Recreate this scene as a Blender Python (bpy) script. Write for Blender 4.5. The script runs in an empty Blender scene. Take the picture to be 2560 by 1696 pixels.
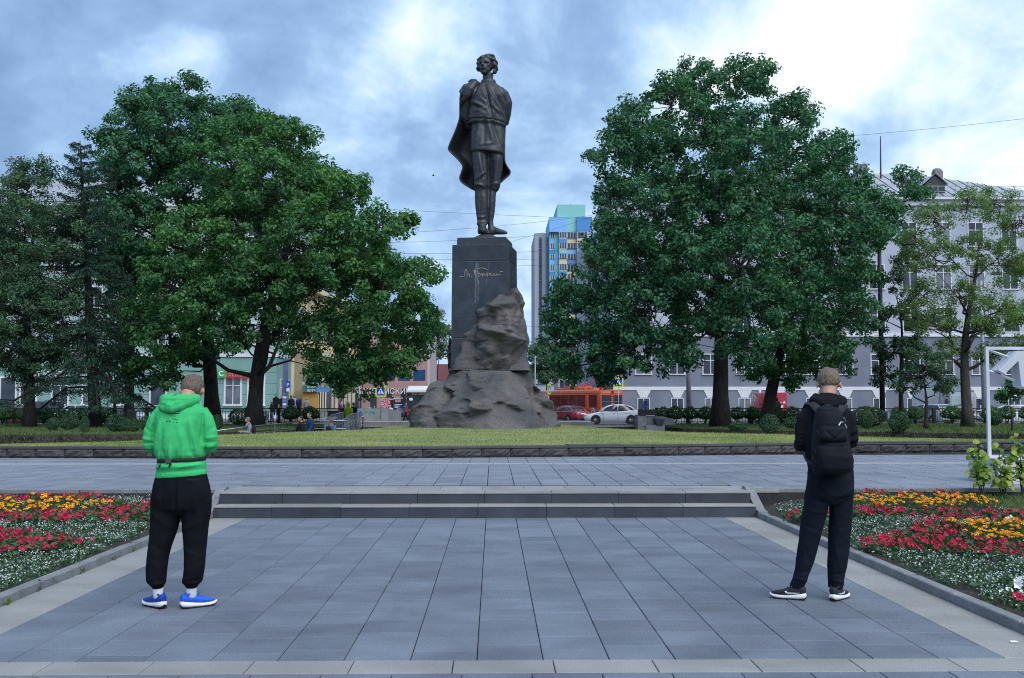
import bpy, bmesh, math, random
import numpy as np
from mathutils import Vector, Matrix, noise as mnoise
rad = math.radians
sc = bpy.context.scene
COL = sc.collection
# ------------------------------------------------------------------ camera
F, CU, CV, EYE = 2640.0, 1280.0, 848.0, 1.56     # pixels of the 2560 px wide photograph, metres
YAW, PITCH = math.atan(46 / F), math.atan(157 / F)
cam_d = bpy.data.cameras.new('camera')
cam_d.sensor_width = 36.0
cam_d.lens = 36.0 * F / 2560
cam_d.clip_end = 6000
cam = bpy.data.objects.new('camera', cam_d)
COL.objects.link(cam)
cam.location = (0, 0, EYE)
cam.rotation_euler = (math.pi / 2 + PITCH, 0, -YAW)
sc.camera = cam
# ------------------------------------------------------------------ sky, sun, exposure
SUN_EL, SUN_AZ = rad(48), rad(150)                # azimuth clockwise from straight ahead
CAMMAT = Matrix.Rotation(-YAW, 3, 'Z') @ Matrix.Rotation(math.pi / 2 + PITCH, 3, 'X')
def ray(u, v):
    return CAMMAT @ Vector(((u - CU) / F, (CV - v) / F, -1.0))
def at_y(u, v, Y):
    d = ray(u, v); return Vector((0, 0, EYE)) + d * (Y / d.y)
def at_z(u, v, z):
    d = ray(u, v); return Vector((0, 0, EYE)) + d * ((z - EYE) / d.z)
def PX(u, Y): return at_y(u, 1005, Y).x
def PZ(v, Y): return at_y(1234, v, Y).z

world = bpy.data.worlds.new('World'); sc.world = world; world.use_nodes = True
NT = world.node_tree; NT.nodes.clear()
def nn(t, typ, **kw):
    n = t.nodes.new(typ)
    for k, v in kw.items():
        if k.startswith('i_'):
            n.inputs[int(k[2:]) if k[2:].isdigit() else k[2:].replace('_', ' ')].default_value = v
        else: setattr(n, k, v)
    return n
def math_(t, op, a, b=None, c=None, clamp=False):
    n = t.nodes.new('ShaderNodeMath'); n.operation = op; n.use_clamp = clamp
    for i, x in enumerate((a, b, c)):
        if x is None: continue
        if isinstance(x, (int, float)): n.inputs[i].default_value = x
        else: t.links.new(x, n.inputs[i])
    return n.outputs[0]
def mixc(t, f, a, b, mode='MIX'):
    n = t.nodes.new('ShaderNodeMix'); n.data_type = 'RGBA'; n.blend_type = mode
    for k, x in ((0, f), (6, a), (7, b)):
        if isinstance(x, (int, float)): n.inputs[k].default_value = x
        elif isinstance(x, (tuple, list)): n.inputs[k].default_value = (*x[:3], 1)
        else: t.links.new(x, n.inputs[k])
    return n.outputs[2]
def ramp(t, f, stops, interp='LINEAR'):
    n = t.nodes.new('ShaderNodeValToRGB'); n.color_ramp.interpolation = interp
    e = n.color_ramp.elements
    while len(e) < len(stops): e.new(.5)
    for q, (p, c) in zip(e, stops):
        q.position = p; q.color = (*c, 1) if isinstance(c, (tuple, list)) else (c, c, c, 1)
    t.links.new(f, n.inputs[0])
    return n.outputs[0]
tc = nn(NT, 'ShaderNodeTexCoord')
dirv = nn(NT, 'ShaderNodeVectorMath', operation='NORMALIZE'); NT.links.new(tc.outputs['Generated'], dirv.inputs[0])
D = dirv.outputs[0]
sep = nn(NT, 'ShaderNodeSeparateXYZ'); NT.links.new(D, sep.inputs[0])
den = math_(NT, 'ADD', math_(NT, 'MAXIMUM', sep.outputs[2], 0.0), 0.62)
cx = math_(NT, 'DIVIDE', sep.outputs[0], den); cy = math_(NT, 'DIVIDE', sep.outputs[1], den)
comb = nn(NT, 'ShaderNodeCombineXYZ'); NT.links.new(cx, comb.inputs[0]); NT.links.new(cy, comb.inputs[1])
def cloud(scale, detail, off, rough=.55, dist=.25):
    m = nn(NT, 'ShaderNodeMapping'); m.inputs['Location'].default_value = off
    NT.links.new(comb.outputs[0], m.inputs[0])
    n = nn(NT, 'ShaderNodeTexNoise'); n.inputs['Scale'].default_value = scale; n.inputs['Detail'].default_value = detail
    n.inputs['Roughness'].default_value = rough; n.inputs['Distortion'].default_value = dist
    NT.links.new(m.outputs[0], n.inputs['Vector']); return n.outputs[0]
n1, n2 = cloud(1.7, 7, (3.1, 1.7, .4)), cloud(4.6, 10, (7.7, 2.3, 1.1), .60, .30)
n3 = cloud(11.0, 7, (1.7, 5.3, 2.1), .58, .45)
val = math_(NT, 'ADD', math_(NT, 'MULTIPLY', n1, .30), math_(NT, 'ADD', math_(NT, 'MULTIPLY', n2, .80), -.12))
val = math_(NT, 'ADD', val, math_(NT, 'MULTIPLY', math_(NT, 'SUBTRACT', n3, .5), .40))
# where the thinner, lit parts of the cover stand (direction, angular size, amount)
BLOBS = [((1060, 70), .055, .13), ((970, 190), .045, .13), ((880, 300), .06, .07), ((1240, 60), .07, .12), ((2010, 200), .09, .13), ((2330, 130), .12, .17), ((2450, 330), .10, .14),
         ((1650, 130), .05, .15), ((470, 60), .06, .09), ((2150, 50), .09, .12), ((1040, 640), .10, .06), ((1300, 560), .09, .05), ((820, 600), .08, .03),
         ((120, 180), .15, -.06), ((1380, 300), .12, -.08), ((1500, 50), .05, -.05), ((700, 300), .12, -.05), ((2290, 240), .05, -.14), ((2150, 330), .05, -.10), ((1150, 330), .08, -.06)]
for (u, v), s, a in BLOBS:
    d = ray(u, v).normalized()
    dist = nn(NT, 'ShaderNodeVectorMath', operation='DISTANCE'); NT.links.new(D, dist.inputs[0]); dist.inputs[1].default_value = d
    g = math_(NT, 'POWER', 2.718, math_(NT, 'MULTIPLY', math_(NT, 'POWER', math_(NT, 'DIVIDE', dist.outputs['Value'], s), 2.0), -1.0))
    val = math_(NT, 'ADD', val, math_(NT, 'MULTIPLY', g, a))
skyt = nn(NT, 'ShaderNodeTexSky', sky_type='NISHITA', sun_disc=False, sun_elevation=SUN_EL, sun_rotation=SUN_AZ)
cl = ramp(NT, val, [(.24, (1.12, 1.85, 3.15)), (.40, (1.6, 2.5, 3.95)), (.49, (2.3, 3.35, 4.75)), (.58, (3.5, 4.45, 5.4)), (.72, (5.1, 5.45, 5.7))])
# ramp colours are stored 0..1, so they are given in tenths and scaled back
fac = ramp(NT, val, [(.30, 1.0), (.55, .9), (.8, .97)])
mixed = mixc(NT, fac, skyt.outputs[0], cl)
bg = nn(NT, 'ShaderNodeBackground'); bg.inputs[1].default_value = .10
NT.links.new(mixed, bg.inputs[0])
wo = nn(NT, 'ShaderNodeOutputWorld'); NT.links.new(bg.outputs[0], wo.inputs[0])
sun_d = bpy.data.lights.new('sun', 'SUN'); sun_d.energy = 1.5; sun_d.angle = rad(60); sun_d.color = (1.0, .985, .965)
sun = bpy.data.objects.new('sun', sun_d); COL.objects.link(sun)
sd = Vector((math.sin(SUN_AZ) * math.cos(SUN_EL), math.cos(SUN_AZ) * math.cos(SUN_EL), math.sin(SUN_EL)))
sun.rotation_euler = sd.to_track_quat('Z', 'Y').to_euler()
sc.view_settings.view_transform = 'Standard'; sc.view_settings.look = 'None'
sc.view_settings.exposure = 1.08; sc.cycles.filter_width = 1.1; sc.cycles.use_denoising = False; sc.view_settings.gamma = 1.0; sc.view_settings.use_curve_mapping = False
# ------------------------------------------------------------------ materials
MATS = {}
def pm(name, col, rough=.8, var=.2, scale=6, bump=0, bscale=None, metal=0.0, spec=.4, rnd=0.0, isl=0.0, col2=None, fine=0.0, fscale=150, coat=0, trans=0, world_co=False, stretch=None, detail=6, stain=0):
    """procedural surface: base colour varied by noise (var), by piece (rnd / isl), by fine grain, and a bump"""
    if name in MATS: return MATS[name]
    m = bpy.data.materials.new(name); m.use_nodes = True; t = m.node_tree
    b = t.nodes['Principled BSDF']
    b.inputs['Roughness'].default_value = rough; b.inputs['Metallic'].default_value = metal
    b.inputs['Specular IOR Level'].default_value = spec
    if coat: b.inputs['Coat Weight'].default_value = coat
    co = nn(t, 'ShaderNodeTexCoord')
    if world_co:
        g = nn(t, 'ShaderNodeNewGeometry'); V = g.outputs['Position']
    else: V = co.outputs['Object']
    if stretch:
        mp = nn(t, 'ShaderNodeMapping'); mp.inputs['Scale'].default_value = stretch; t.links.new(V, mp.inputs[0]); V = mp.outputs[0]
    ns = nn(t, 'ShaderNodeTexNoise'); ns.inputs['Scale'].default_value = scale; ns.inputs['Detail'].default_value = detail
    t.links.new(V, ns.inputs['Vector'])
    c2 = col2 if col2 else tuple(x * (1 - var) for x in col)
    c1 = col if col2 else tuple(min(1, x * (1 + var * .6)) for x in col)
    f = ramp(t, ns.outputs[0], [(.32, 0.0), (.68, 1.0)])
    c = mixc(t, f, c2, c1)
    if fine:
        nf = nn(t, 'ShaderNodeTexNoise'); nf.inputs['Scale'].default_value = fscale; nf.inputs['Detail'].default_value = 2
        t.links.new(V, nf.inputs['Vector'])
        k = ramp(t, nf.outputs[0], [(.3, 1 - fine), (.7, 1 + fine * .0)])
        c = mixc(t, 1.0, c, k, 'MULTIPLY')
    if stain:
        gs_ = nn(t, 'ShaderNodeNewGeometry'); n_s = nn(t, 'ShaderNodeTexNoise'); n_s.inputs['Scale'].default_value = .9; n_s.inputs['Detail'].default_value = 7; n_s.inputs['Distortion'].default_value = 1.2; t.links.new(gs_.outputs['Position'], n_s.inputs['Vector'])
        c = mixc(t, 1.0, c, ramp(t, n_s.outputs[0], [(.28, 1 - stain), (.5, 1.0), (.75, 1.06)]), 'MULTIPLY')
        vo = nn(t, 'ShaderNodeTexVoronoi'); vo.inputs['Scale'].default_value = 2.6; t.links.new(gs_.outputs['Position'], vo.inputs['Vector'])
        c = mixc(t, 1.0, c, ramp(t, vo.outputs['Distance'], [(.030, .72), (.045, 1.0)]), 'MULTIPLY')
    if rnd or isl:
        r = None
        if rnd:
            oi = nn(t, 'ShaderNodeObjectInfo'); r = math_(t, 'MULTIPLY', math_(t, 'SUBTRACT', oi.outputs['Random'], .5), 2 * rnd)
        if isl:
            gi = nn(t, 'ShaderNodeNewGeometry'); q = math_(t, 'MULTIPLY', math_(t, 'SUBTRACT', gi.outputs['Random Per Island'], .5), 2 * isl)
            r = q if r is None else math_(t, 'ADD', r, q)
        hv = nn(t, 'ShaderNodeHueSaturation'); t.links.new(c, hv.inputs['Color'])
        t.links.new(math_(t, 'ADD', r, 1.0), hv.inputs['Value']); c = hv.outputs[0]
    t.links.new(c, b.inputs['Base Color'])
    if bump:
        nb = nn(t, 'ShaderNodeTexNoise'); nb.inputs['Scale'].default_value = bscale or scale * 4; nb.inputs['Detail'].default_value = 5
        t.links.new(V, nb.inputs['Vector'])
        bp = nn(t, 'ShaderNodeBump'); bp.inputs['Strength'].default_value = bump; bp.inputs['Distance'].default_value = .02
        t.links.new(nb.outputs[0], bp.inputs['Height']); t.links.new(bp.outputs[0], b.inputs['Normal'])
    if trans: b.inputs['Transmission Weight'].default_value = trans
    MATS[name] = m; return m
def leafmat(name, dark, light, scale=.5, isl=.45, trans=.35, rough=.45):
    if name in MATS: return MATS[name]
    m = bpy.data.materials.new(name); m.use_nodes = True; t = m.node_tree
    b = t.nodes['Principled BSDF']; b.inputs['Roughness'].default_value = rough; b.inputs['Specular IOR Level'].default_value = .35
    g = nn(t, 'ShaderNodeNewGeometry')
    ns = nn(t, 'ShaderNodeTexNoise'); ns.inputs['Scale'].default_value = scale; ns.inputs['Detail'].default_value = 4
    t.links.new(g.outputs['Position'], ns.inputs['Vector'])
    f = math_(t, 'ADD', math_(t, 'MULTIPLY', ns.outputs[0], 1.3), math_(t, 'MULTIPLY', math_(t, 'SUBTRACT', g.outputs['Random Per Island'], .5), isl))
    c = mixc(t, ramp(t, f, [(.35, 0.0), (1.0, 1.0)]), dark, light)
    t.links.new(c, b.inputs['Base Color'])
    tr = nn(t, 'ShaderNodeBsdfTranslucent'); tcx = mixc(t, 1.0, c, (1.25, 1.5, .7), 'MULTIPLY'); t.links.new(tcx, tr.inputs[0])
    mx = nn(t, 'ShaderNodeMixShader'); mx.inputs[0].default_value = trans
    t.links.new(b.outputs[0], mx.inputs[1]); t.links.new(tr.outputs[0], mx.inputs[2])
    t.links.new(mx.outputs[0], t.nodes['Material Output'].inputs[0])
    MATS[name] = m; return m
def glassmat(name, col=(.05, .07, .09), rough=.06):
    return pm(name, col, rough, var=.5, scale=.8, spec=.8)
# ------------------------------------------------------------------ mesh helpers
class MB:
    """collects shapes into one mesh"""
    def __init__(s): s.v = []; s.f = []; s.m = []
    def add(s, vs, fs, mi=0):
        o = len(s.v); s.v += [tuple(p) for p in vs]; s.f += [tuple(i + o for i in q) for q in fs]; s.m += [mi] * len(fs); return s
    def box(s, x0, x1, y0, y1, z0, z1, mi=0, M=None):
        vs = [Vector(p) for p in ((x0, y0, z0), (x1, y0, z0), (x1, y1, z0), (x0, y1, z0), (x0, y0, z1), (x1, y0, z1), (x1, y1, z1), (x0, y1, z1))]
        if M is not None: vs = [M @ p for p in vs]
        return s.add(vs, [(0, 3, 2, 1), (4, 5, 6, 7), (0, 1, 5, 4), (1, 2, 6, 5), (2, 3, 7, 6), (3, 0, 4, 7)], mi)
    def bbox(s, x0, x1, y0, y1, z0, z1, c=.01, mi=0, M=None):
        """box with chamfered top edges"""
        vs = [Vector(p) for p in ((x0, y0, z0), (x1, y0, z0), (x1, y1, z0), (x0, y1, z0), (x0, y0, z1 - c), (x1, y0, z1 - c), (x1, y1, z1 - c), (x0, y1, z1 - c),
              (x0 + c, y0 + c, z1), (x1 - c, y0 + c, z1), (x1 - c, y1 - c, z1), (x0 + c, y1 - c, z1))]
        if M is not None: vs = [M @ p for p in vs]
        fs = [(8, 9, 10, 11)]
        for i in range(4):
            j = (i + 1) % 4; fs += [(i, j, 4 + j, 4 + i), (4 + i, 4 + j, 8 + j, 8 + i)]
        return s.add(vs, fs, mi)
    def prism(s, pts, d, mi=0):
        """polygon pts (3d) extruded by vector d"""
        n = len(pts); d = Vector(d); P = [Vector(p) for p in pts]
        vs = P + [p + d for p in P]
        fs = [tuple(range(n - 1, -1, -1)), tuple(range(n, 2 * n))] + [(i, (i + 1) % n, n + (i + 1) % n, n + i) for i in range(n)]
        return s.add(vs, fs, mi)
    def loft(s, rings, mi=0, cap=True, closed=True):
        n = len(rings[0]); vs = [p for r in rings for p in r]; fs = []
        for k in range(len(rings) - 1):
            for i in range(n if closed else n - 1):
                j = (i + 1) % n; fs.append((k * n + i, k * n + j, (k + 1) * n + j, (k + 1) * n + i))
        if cap and closed: fs += [tuple(range(n - 1, -1, -1)), tuple(range((len(rings) - 1) * n, len(rings) * n))]
        return s.add(vs, fs, mi)
    def tube(s, pts, radii, n=8, mi=0, cap=True, flat=None, up=None):
        """flat=(a,b): radius factors across / along the reference direction up"""
        P = [Vector(p) for p in pts]
        if isinstance(radii, (int, float)): radii = [radii] * len(P)
        rings = []; ref = None
        for i, p in enumerate(P):
            t = (P[min(i + 1, len(P) - 1)] - P[max(i - 1, 0)])
            if t.length < 1e-9: t = Vector((0, 0, 1))
            t.normalize()
            if ref is None:
                ref = Vector(up) if up else (Vector((0, 1, 0)) if abs(t.y) < .9 else Vector((1, 0, 0)))
            b = t.cross(ref)
            if b.length < 1e-6: b = t.cross(Vector((1, .3, .2)))
            b.normalize(); a = b.cross(t).normalized(); ref = a
            ka, kb = flat if flat else (1, 1)
            rings.append([p + (b * (math.cos(2 * math.pi * k / n) * ka) + a * (math.sin(2 * math.pi * k / n) * kb)) * radii[i] for k in range(n)])
        return s.loft(rings, mi, cap)
    def ball(s, c, r, nu=10, nv=7, mi=0, M=None):
        c = Vector(c); r = r if isinstance(r, (tuple, list)) else (r, r, r)
        vs = []; fs = []
        for j in range(nv + 1):
            ph = math.pi * j / nv
            for i in range(nu):
                th = 2 * math.pi * i / nu
                p = Vector((r[0] * math.sin(ph) * math.cos(th), r[1] * math.sin(ph) * math.sin(th), r[2] * math.cos(ph)))
                vs.append(c + (M @ p if M is not None else p))
        for j in range(nv):
            for i in range(nu):
                k = (i + 1) % nu; fs.append((j * nu + i, (j + 1) * nu + i, (j + 1) * nu + k, j * nu + k))
        return s.add(vs, fs, mi)
    def lathe(s, prof, c=(0, 0, 0), n=16, axis='z', mi=0):
        rings = []
        for r, h in prof:
            ring = []
            for k in range(n):
                a = 2 * math.pi * k / n; x, y = r * math.cos(a), r * math.sin(a)
                p = (x, y, h) if axis == 'z' else ((x, h, y) if axis == 'y' else (h, x, y))
                ring.append(Vector(c) + Vector(p))
            rings.append(ring)
        return s.loft(rings, mi)
    def mesh(s, name, mats, smooth=False):
        me = bpy.data.meshes.new(name); me.from_pydata(s.v, [], s.f)
        for m in (mats if isinstance(mats, (list, tuple)) else [mats]): me.materials.append(m)
        if max(s.m, default=0): me.polygons.foreach_set('material_index', s.m)
        bm = bmesh.new(); bm.from_mesh(me); bmesh.ops.recalc_face_normals(bm, faces=bm.faces); bm.to_mesh(me); bm.free()
        if smooth is True: me.shade_smooth()
        elif smooth:
            me.shade_smooth(); me.set_sharp_from_angle(angle=rad(smooth))
        me.update(); return me
    def build(s, name, mats, parent=None, smooth=False, **tags):
        return put(name, s.mesh(name, mats, smooth), parent, **tags)
def put(name, me, parent=None, loc=None, rz=None, **tags):
    o = bpy.data.objects.new(name, me); COL.objects.link(o)
    if parent is not None: o.parent = parent
    if loc is not None: o.location = loc
    if rz is not None: o.rotation_euler = (0, 0, rz)
    for k, v in tags.items():
        if v: o[{'cat': 'category'}.get(k, k)] = v
    return o
def thing(name, label, cat, loc=(0, 0, 0), rz=0, group=None):
    return put(name, None, None, loc, rz, label=label, cat=cat, group=group)
KIDS = {}
def copy_tree(o, parent=None):
    c = o.copy(); COL.objects.link(c)
    if parent is not None: c.parent = parent
    for ch in list(o.children): copy_tree(ch, c)
    return c
def npmesh(name, V, T, mats, mi=None, smooth=False):
    """V (n,3) array, T (m,k) array of faces"""
    me = bpy.data.meshes.new(name); V = np.asarray(V, np.float32); T = np.asarray(T, np.int32); m, k = T.shape
    me.vertices.add(len(V)); me.vertices.foreach_set('co', V.ravel())
    me.loops.add(m * k); me.loops.foreach_set('vertex_index', T.ravel())
    me.polygons.add(m); me.polygons.foreach_set('loop_start', np.arange(0, m * k, k, dtype=np.int32))
    me.polygons.foreach_set('loop_total', np.full(m, k, np.int32))
    for q in (mats if isinstance(mats, (list, tuple)) else [mats]): me.materials.append(q)
    if mi is not None: me.polygons.foreach_set('material_index', np.asarray(mi, np.int32))
    me.polygons.foreach_set('use_smooth', np.full(m, bool(smooth)))
    me.update(calc_edges=True); me.validate(); return me
def remesh(mb, vox, smooth=4, fac=.5):
    """one continuous skin round everything in mb"""
    me = bpy.data.meshes.new('tmp'); me.from_pydata(mb.v, [], mb.f)
    bm = bmesh.new(); bm.from_mesh(me); bmesh.ops.recalc_face_normals(bm, faces=bm.faces); bm.to_mesh(me); bm.free()
    o = bpy.data.objects.new('tmp', me); COL.objects.link(o)
    r = o.modifiers.new('r', 'REMESH'); r.mode = 'VOXEL'; r.voxel_size = vox
    if smooth:
        q = o.modifiers.new('s', 'SMOOTH'); q.iterations = smooth; q.factor = fac
    dg = bpy.context.evaluated_depsgraph_get()
    out = bpy.data.meshes.new_from_object(o.evaluated_get(dg))
    bpy.data.objects.remove(o); bpy.data.meshes.remove(me)
    return out
def get_co(me):
    a = np.empty(len(me.vertices) * 3, np.float32); me.vertices.foreach_get('co', a); return a.reshape(-1, 3)
def get_no(me):
    a = np.empty(len(me.vertices) * 3, np.float32); me.vertices.foreach_get('normal', a); return a.reshape(-1, 3)
def set_co(me, a):
    me.vertices.foreach_set('co', np.asarray(a, np.float32).ravel()); me.update()
def fin(me, name, mats, smooth=True):
    me.name = name; me.materials.clear()
    for m in (mats if isinstance(mats, (list, tuple)) else [mats]): me.materials.append(m)
    me.polygons.foreach_set('use_smooth', np.full(len(me.polygons), bool(smooth))); me.update(); return me
def fbm(P, scale, octv=4, off=0.0):
    """value noise, vectorised: P (n,3)"""
    P = np.asarray(P, np.float64) * scale + off; out = np.zeros(len(P)); a = 1.0; tot = 0
    for o in range(octv):
        i = np.floor(P).astype(np.int64); f = P - i; f = f * f * (3 - 2 * f); acc = 0
        for dx in (0, 1):
            for dy in (0, 1):
                for dz in (0, 1):
                    h = ((i[:, 0] + dx) * 374761393 + (i[:, 1] + dy) * 668265263 + (i[:, 2] + dz) * 2147483647) & 0xffffffff
                    h = ((h ^ (h >> 13)) * 1274126177) & 0xffffffff; h = (h ^ (h >> 16)) & 0xffffff
                    acc = acc + (h / 0xffffff) * (f[:, 0] if dx else 1 - f[:, 0]) * (f[:, 1] if dy else 1 - f[:, 1]) * (f[:, 2] if dz else 1 - f[:, 2])
        out += a * acc; tot += a; a *= .5; P = P * 2.03 + 17.3
    return out / tot - .5
def text_mesh(body, size, depth=.0, mat=None, align='CENTER', name='lettering', shear=0.0, bold=0.0):
    c = bpy.data.curves.new('tmp', 'FONT'); c.body = body; c.size = size; c.extrude = depth; c.align_x = align; c.resolution_u = 3; c.shear = shear; c.offset = bold
    o = bpy.data.objects.new('tmp', c); COL.objects.link(o)
    dg = bpy.context.evaluated_depsgraph_get()
    me = bpy.data.meshes.new_from_object(o.evaluated_get(dg)); bpy.data.objects.remove(o); bpy.data.curves.remove(c)
    me.name = name; me.materials.clear(); me.materials.append(mat); return me
def lettering(body, size, mat, parent, loc, rz=0, depth=.01, align='CENTER', shear=0.0, bold=0.0, name='lettering'):
    """upright text facing the camera side (-y) of its parent"""
    o = put(name, text_mesh(body, size, depth, mat, align, name, shear, bold), parent, loc)
    o.rotation_euler = (math.pi / 2, 0, rz); return o
def interp(x, pts):
    xs = [p[0] for p in pts]; return float(np.interp(x, xs, [p[1] for p in pts]))
rng = random.Random(7); nrg = np.random.default_rng(7)
# ================================================================== GROUND
M_asph = pm('asphalt', (.075, .078, .085), .9, .3, .6, .25, 40, world_co=True)
M_pave = pm('dark_paver', (.160, .182, .222), .62, .16, 2.0, .10, 160, spec=.45, rnd=.13, fine=.28, fscale=90, world_co=True, stain=.22)
M_pave2 = pm('plaza_paver', (.205, .222, .262), .55, .10, 2.5, .08, 160, spec=.5, rnd=.14, isl=.10, fine=.2, fscale=90, world_co=True, stain=.15)
M_pale = pm('pale_granite', (.30, .295, .28), .68, .10, 2.0, .10, 150, rnd=.08, isl=.06, fine=.25, fscale=120, world_co=True, stain=.20)
M_bed = pm('joint_sand', (.03, .03, .032), .95, .3, 8)
M_riser = pm('shaded_dark_granite', (.050, .060, .076), .5, .25, 3, .05, 120, rnd=.20, fine=.35, fscale=140, world_co=True)  # polished granite risers, darkened further: shade of upright faces is in the colour
M_kerb = pm('grey_granite', (.24, .245, .25), .75, .22, 4, .15, 120, rnd=.08, fine=.35, fscale=60, world_co=True)
M_soil = pm('soil', (.040, .034, .031), .95, .4, 7, .9, 30, world_co=True)
M_earth = pm('bank_earth', (.030, .027, .022), .95, .5, 2.5, .9, 12, world_co=True)
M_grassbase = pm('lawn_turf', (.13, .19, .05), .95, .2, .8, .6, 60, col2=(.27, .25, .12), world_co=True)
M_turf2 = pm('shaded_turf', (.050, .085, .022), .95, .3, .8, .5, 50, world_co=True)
M_stone = pm('rubble_granite', (.075, .068, .070), .8, .45, 5, .6, 35, rnd=.25, fine=.4, fscale=60)
M_cap = pm('cap_stone', (.055, .058, .064), .6, .2, 3, rnd=.15)
# one sheet to the horizon: low in the sunken walk in front of the road, rising to the road
gx = [-3000, -300, -120, -60, -30, -15, 0, 15, 30, 60, 120, 300, 3000]
gy = [(-400, -.2), (4.0, -.2), (20, -.2), (27, -.3), (30, -.95), (51, -.95), (51.3, -.13), (78, -.12), (92, -.2), (108, -.32), (140, -.35), (400, -.4), (4000, -.5)]
mb = MB(); V = [(x, y, z) for y, z in gy for x in gx]; n = len(gx)
mb.add(V, [(j * n + i, j * n + i + 1, (j + 1) * n + i + 1, (j + 1) * n + i) for j in range(len(gy) - 1) for i in range(n - 1)])
mb.build('ground', M_asph, kind='structure')
def road_z(y): return interp(y, gy)
# ---------------- walkway in front, paver by paver
XL, XR, ST = -3.32, 3.12, 14.35                 # dark field edges, foot of the steps
PW = (XR - XL) / 16
walk = MB().box(-9, 9, 2.5, 14.2, -.12, -.035).build('walkway', M_bed, kind='structure')
def paver_mesh(name, w, d, mat, h=.05, c=.004):
    return MB().bbox(-w / 2, w / 2, -d / 2, d / 2, -h, 0, c).mesh(name, mat)
cells = []
for c in range(16):
    xc = XL + PW * (c + .5); y = 6.50 - rng.random() * .38
    while y < ST:
        y0 = max(y, 6.50); y1 = min(y + .4, ST)
        if y1 - y0 > .05: cells.append((xc, (y0 + y1) / 2, PW, y1 - y0))
        y += .4
k = -24
for r in range(3):
    for c in range(-2, 18):
        cells.append((XL + PW * (c + .5 * (r % 2) + .3), 6.19 - .2 - .4 * r, PW, .4))
cells.sort(key=lambda q: q[1])
pm_cache = {}
stuff = MB()
GAP = .0055
for i, (x, y, w, d) in enumerate(cells):
    dz = rng.uniform(-.0015, .0015)
    if i < 300:
        gv = rng.choice((.004, .006, .010)); key = (round(w, 3), round(d, 3), gv)
        if key not in pm_cache: pm_cache[key] = paver_mesh('paver', w - GAP, d - gv, M_pave)
        o = put('paver', pm_cache[key], walk, (x, y, dz)); o.rotation_euler = (rng.gauss(0, .0018), rng.gauss(0, .0018), rng.gauss(0, .0016))
    else: stuff.bbox(x - w / 2 + .004, x + w / 2 - .004, y - d / 2 + .003, y + d / 2 - .003, -.05, dz, .003)
for yy in (4.79, 4.39, 3.99, 3.59):
    for c in range(-3, 19): stuff.bbox(XL + PW * c + .004, XL + PW * (c + 1) - .004, yy - .197, yy + .197, -.05, 0, .003)
M_pave_s = pm('dark_paver_far', (.160, .182, .222), .62, .10, 2.5, .10, 160, spec=.45, isl=.17, fine=.22, fscale=90)
stuff.build('far_paver', M_pave_s, walk, kind='stuff')
# pale border slabs
me_b = {}
def slab(x0, x1, y0, y1, name='border_slab', mat=M_pale, parent=walk, z=0.0, h=.05):
    key = (round(x1 - x0, 3), round(y1 - y0, 3), mat.name)
    if key not in me_b: me_b[key] = paver_mesh(name, x1 - x0 - .006, y1 - y0 - .005, mat, h)
    o = put(name, me_b[key], parent, ((x0 + x1) / 2, (y0 + y1) / 2, z + rng.uniform(-.001, .001))); return o
y = 6.50
while y < ST - .1:
    d = min(.8, ST - y)
    slab(-3.76, XL, y, y + d); slab(XR, 3.56, y + .0, y + d); y += d
for kx in range(-9, 10):
    x0 = -.02 + .6 * kx - .22; slab(x0, x0 + .6, 6.195, 6.495)
# ---------------- kerbs of the beds
kerb_l = thing('flower_bed_kerb', 'low pale granite kerb along the flower bed behind the man in green', 'kerb', group=None)
kerb_r = thing('flower_bed_kerb', 'low pale granite kerb along the flower bed behind the man in black', 'kerb', group=None)
for par, xa, xb in ((kerb_l, -3.862, -3.762), (kerb_r, 3.562, 3.662)):
    y = 5.2
    while y < 14.2:
        d = min(1.0, 14.22 - y)
        o = MB().bbox(-.05, .05, -d / 2 + .003, d / 2 - .003, -.15, .075, .008).build('kerb_stone', M_kerb, par)
        o.location = ((xa + xb) / 2, y + d / 2, rng.uniform(-.004, .004)); y += d
    x0, x1 = (xa - .02, xb) if xa < 0 else (xa, xb + .02)
    prof = [(14.22, -.15), (14.22, .09), (14.36, .10), (15.0, .36), (15.2, .36), (15.2, -.15)]
    MB().prism([(x0, a, b) for a, b in prof], (x1 - x0, 0, 0)).build('cheek_stone', M_kerb, par)
# ---------------- steps
steps = thing('stone_steps', 'two wide dark granite steps with pale treads up to the plaza', 'steps', (0, ST, 0))
jx = [-3.758, -2.986, -2.06, -1.136, -.21, .714, 1.64, 2.565, 3.558]
for r, (y0, z0, z1) in enumerate(((0, -.05, .163), (.3, .10, .318))):
    for a, b in zip(jx[:-1], jx[1:]):
        a2 = a + (.09 if r and a > -3.5 else 0); b2 = b + (.09 if r and b < 3.4 else 0)
        jz = rng.uniform(-.002, .002)
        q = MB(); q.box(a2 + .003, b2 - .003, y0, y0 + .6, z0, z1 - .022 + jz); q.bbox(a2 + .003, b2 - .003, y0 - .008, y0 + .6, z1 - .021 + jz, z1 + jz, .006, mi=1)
        q.build('step_block', [M_riser, M_pale], steps)
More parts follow.
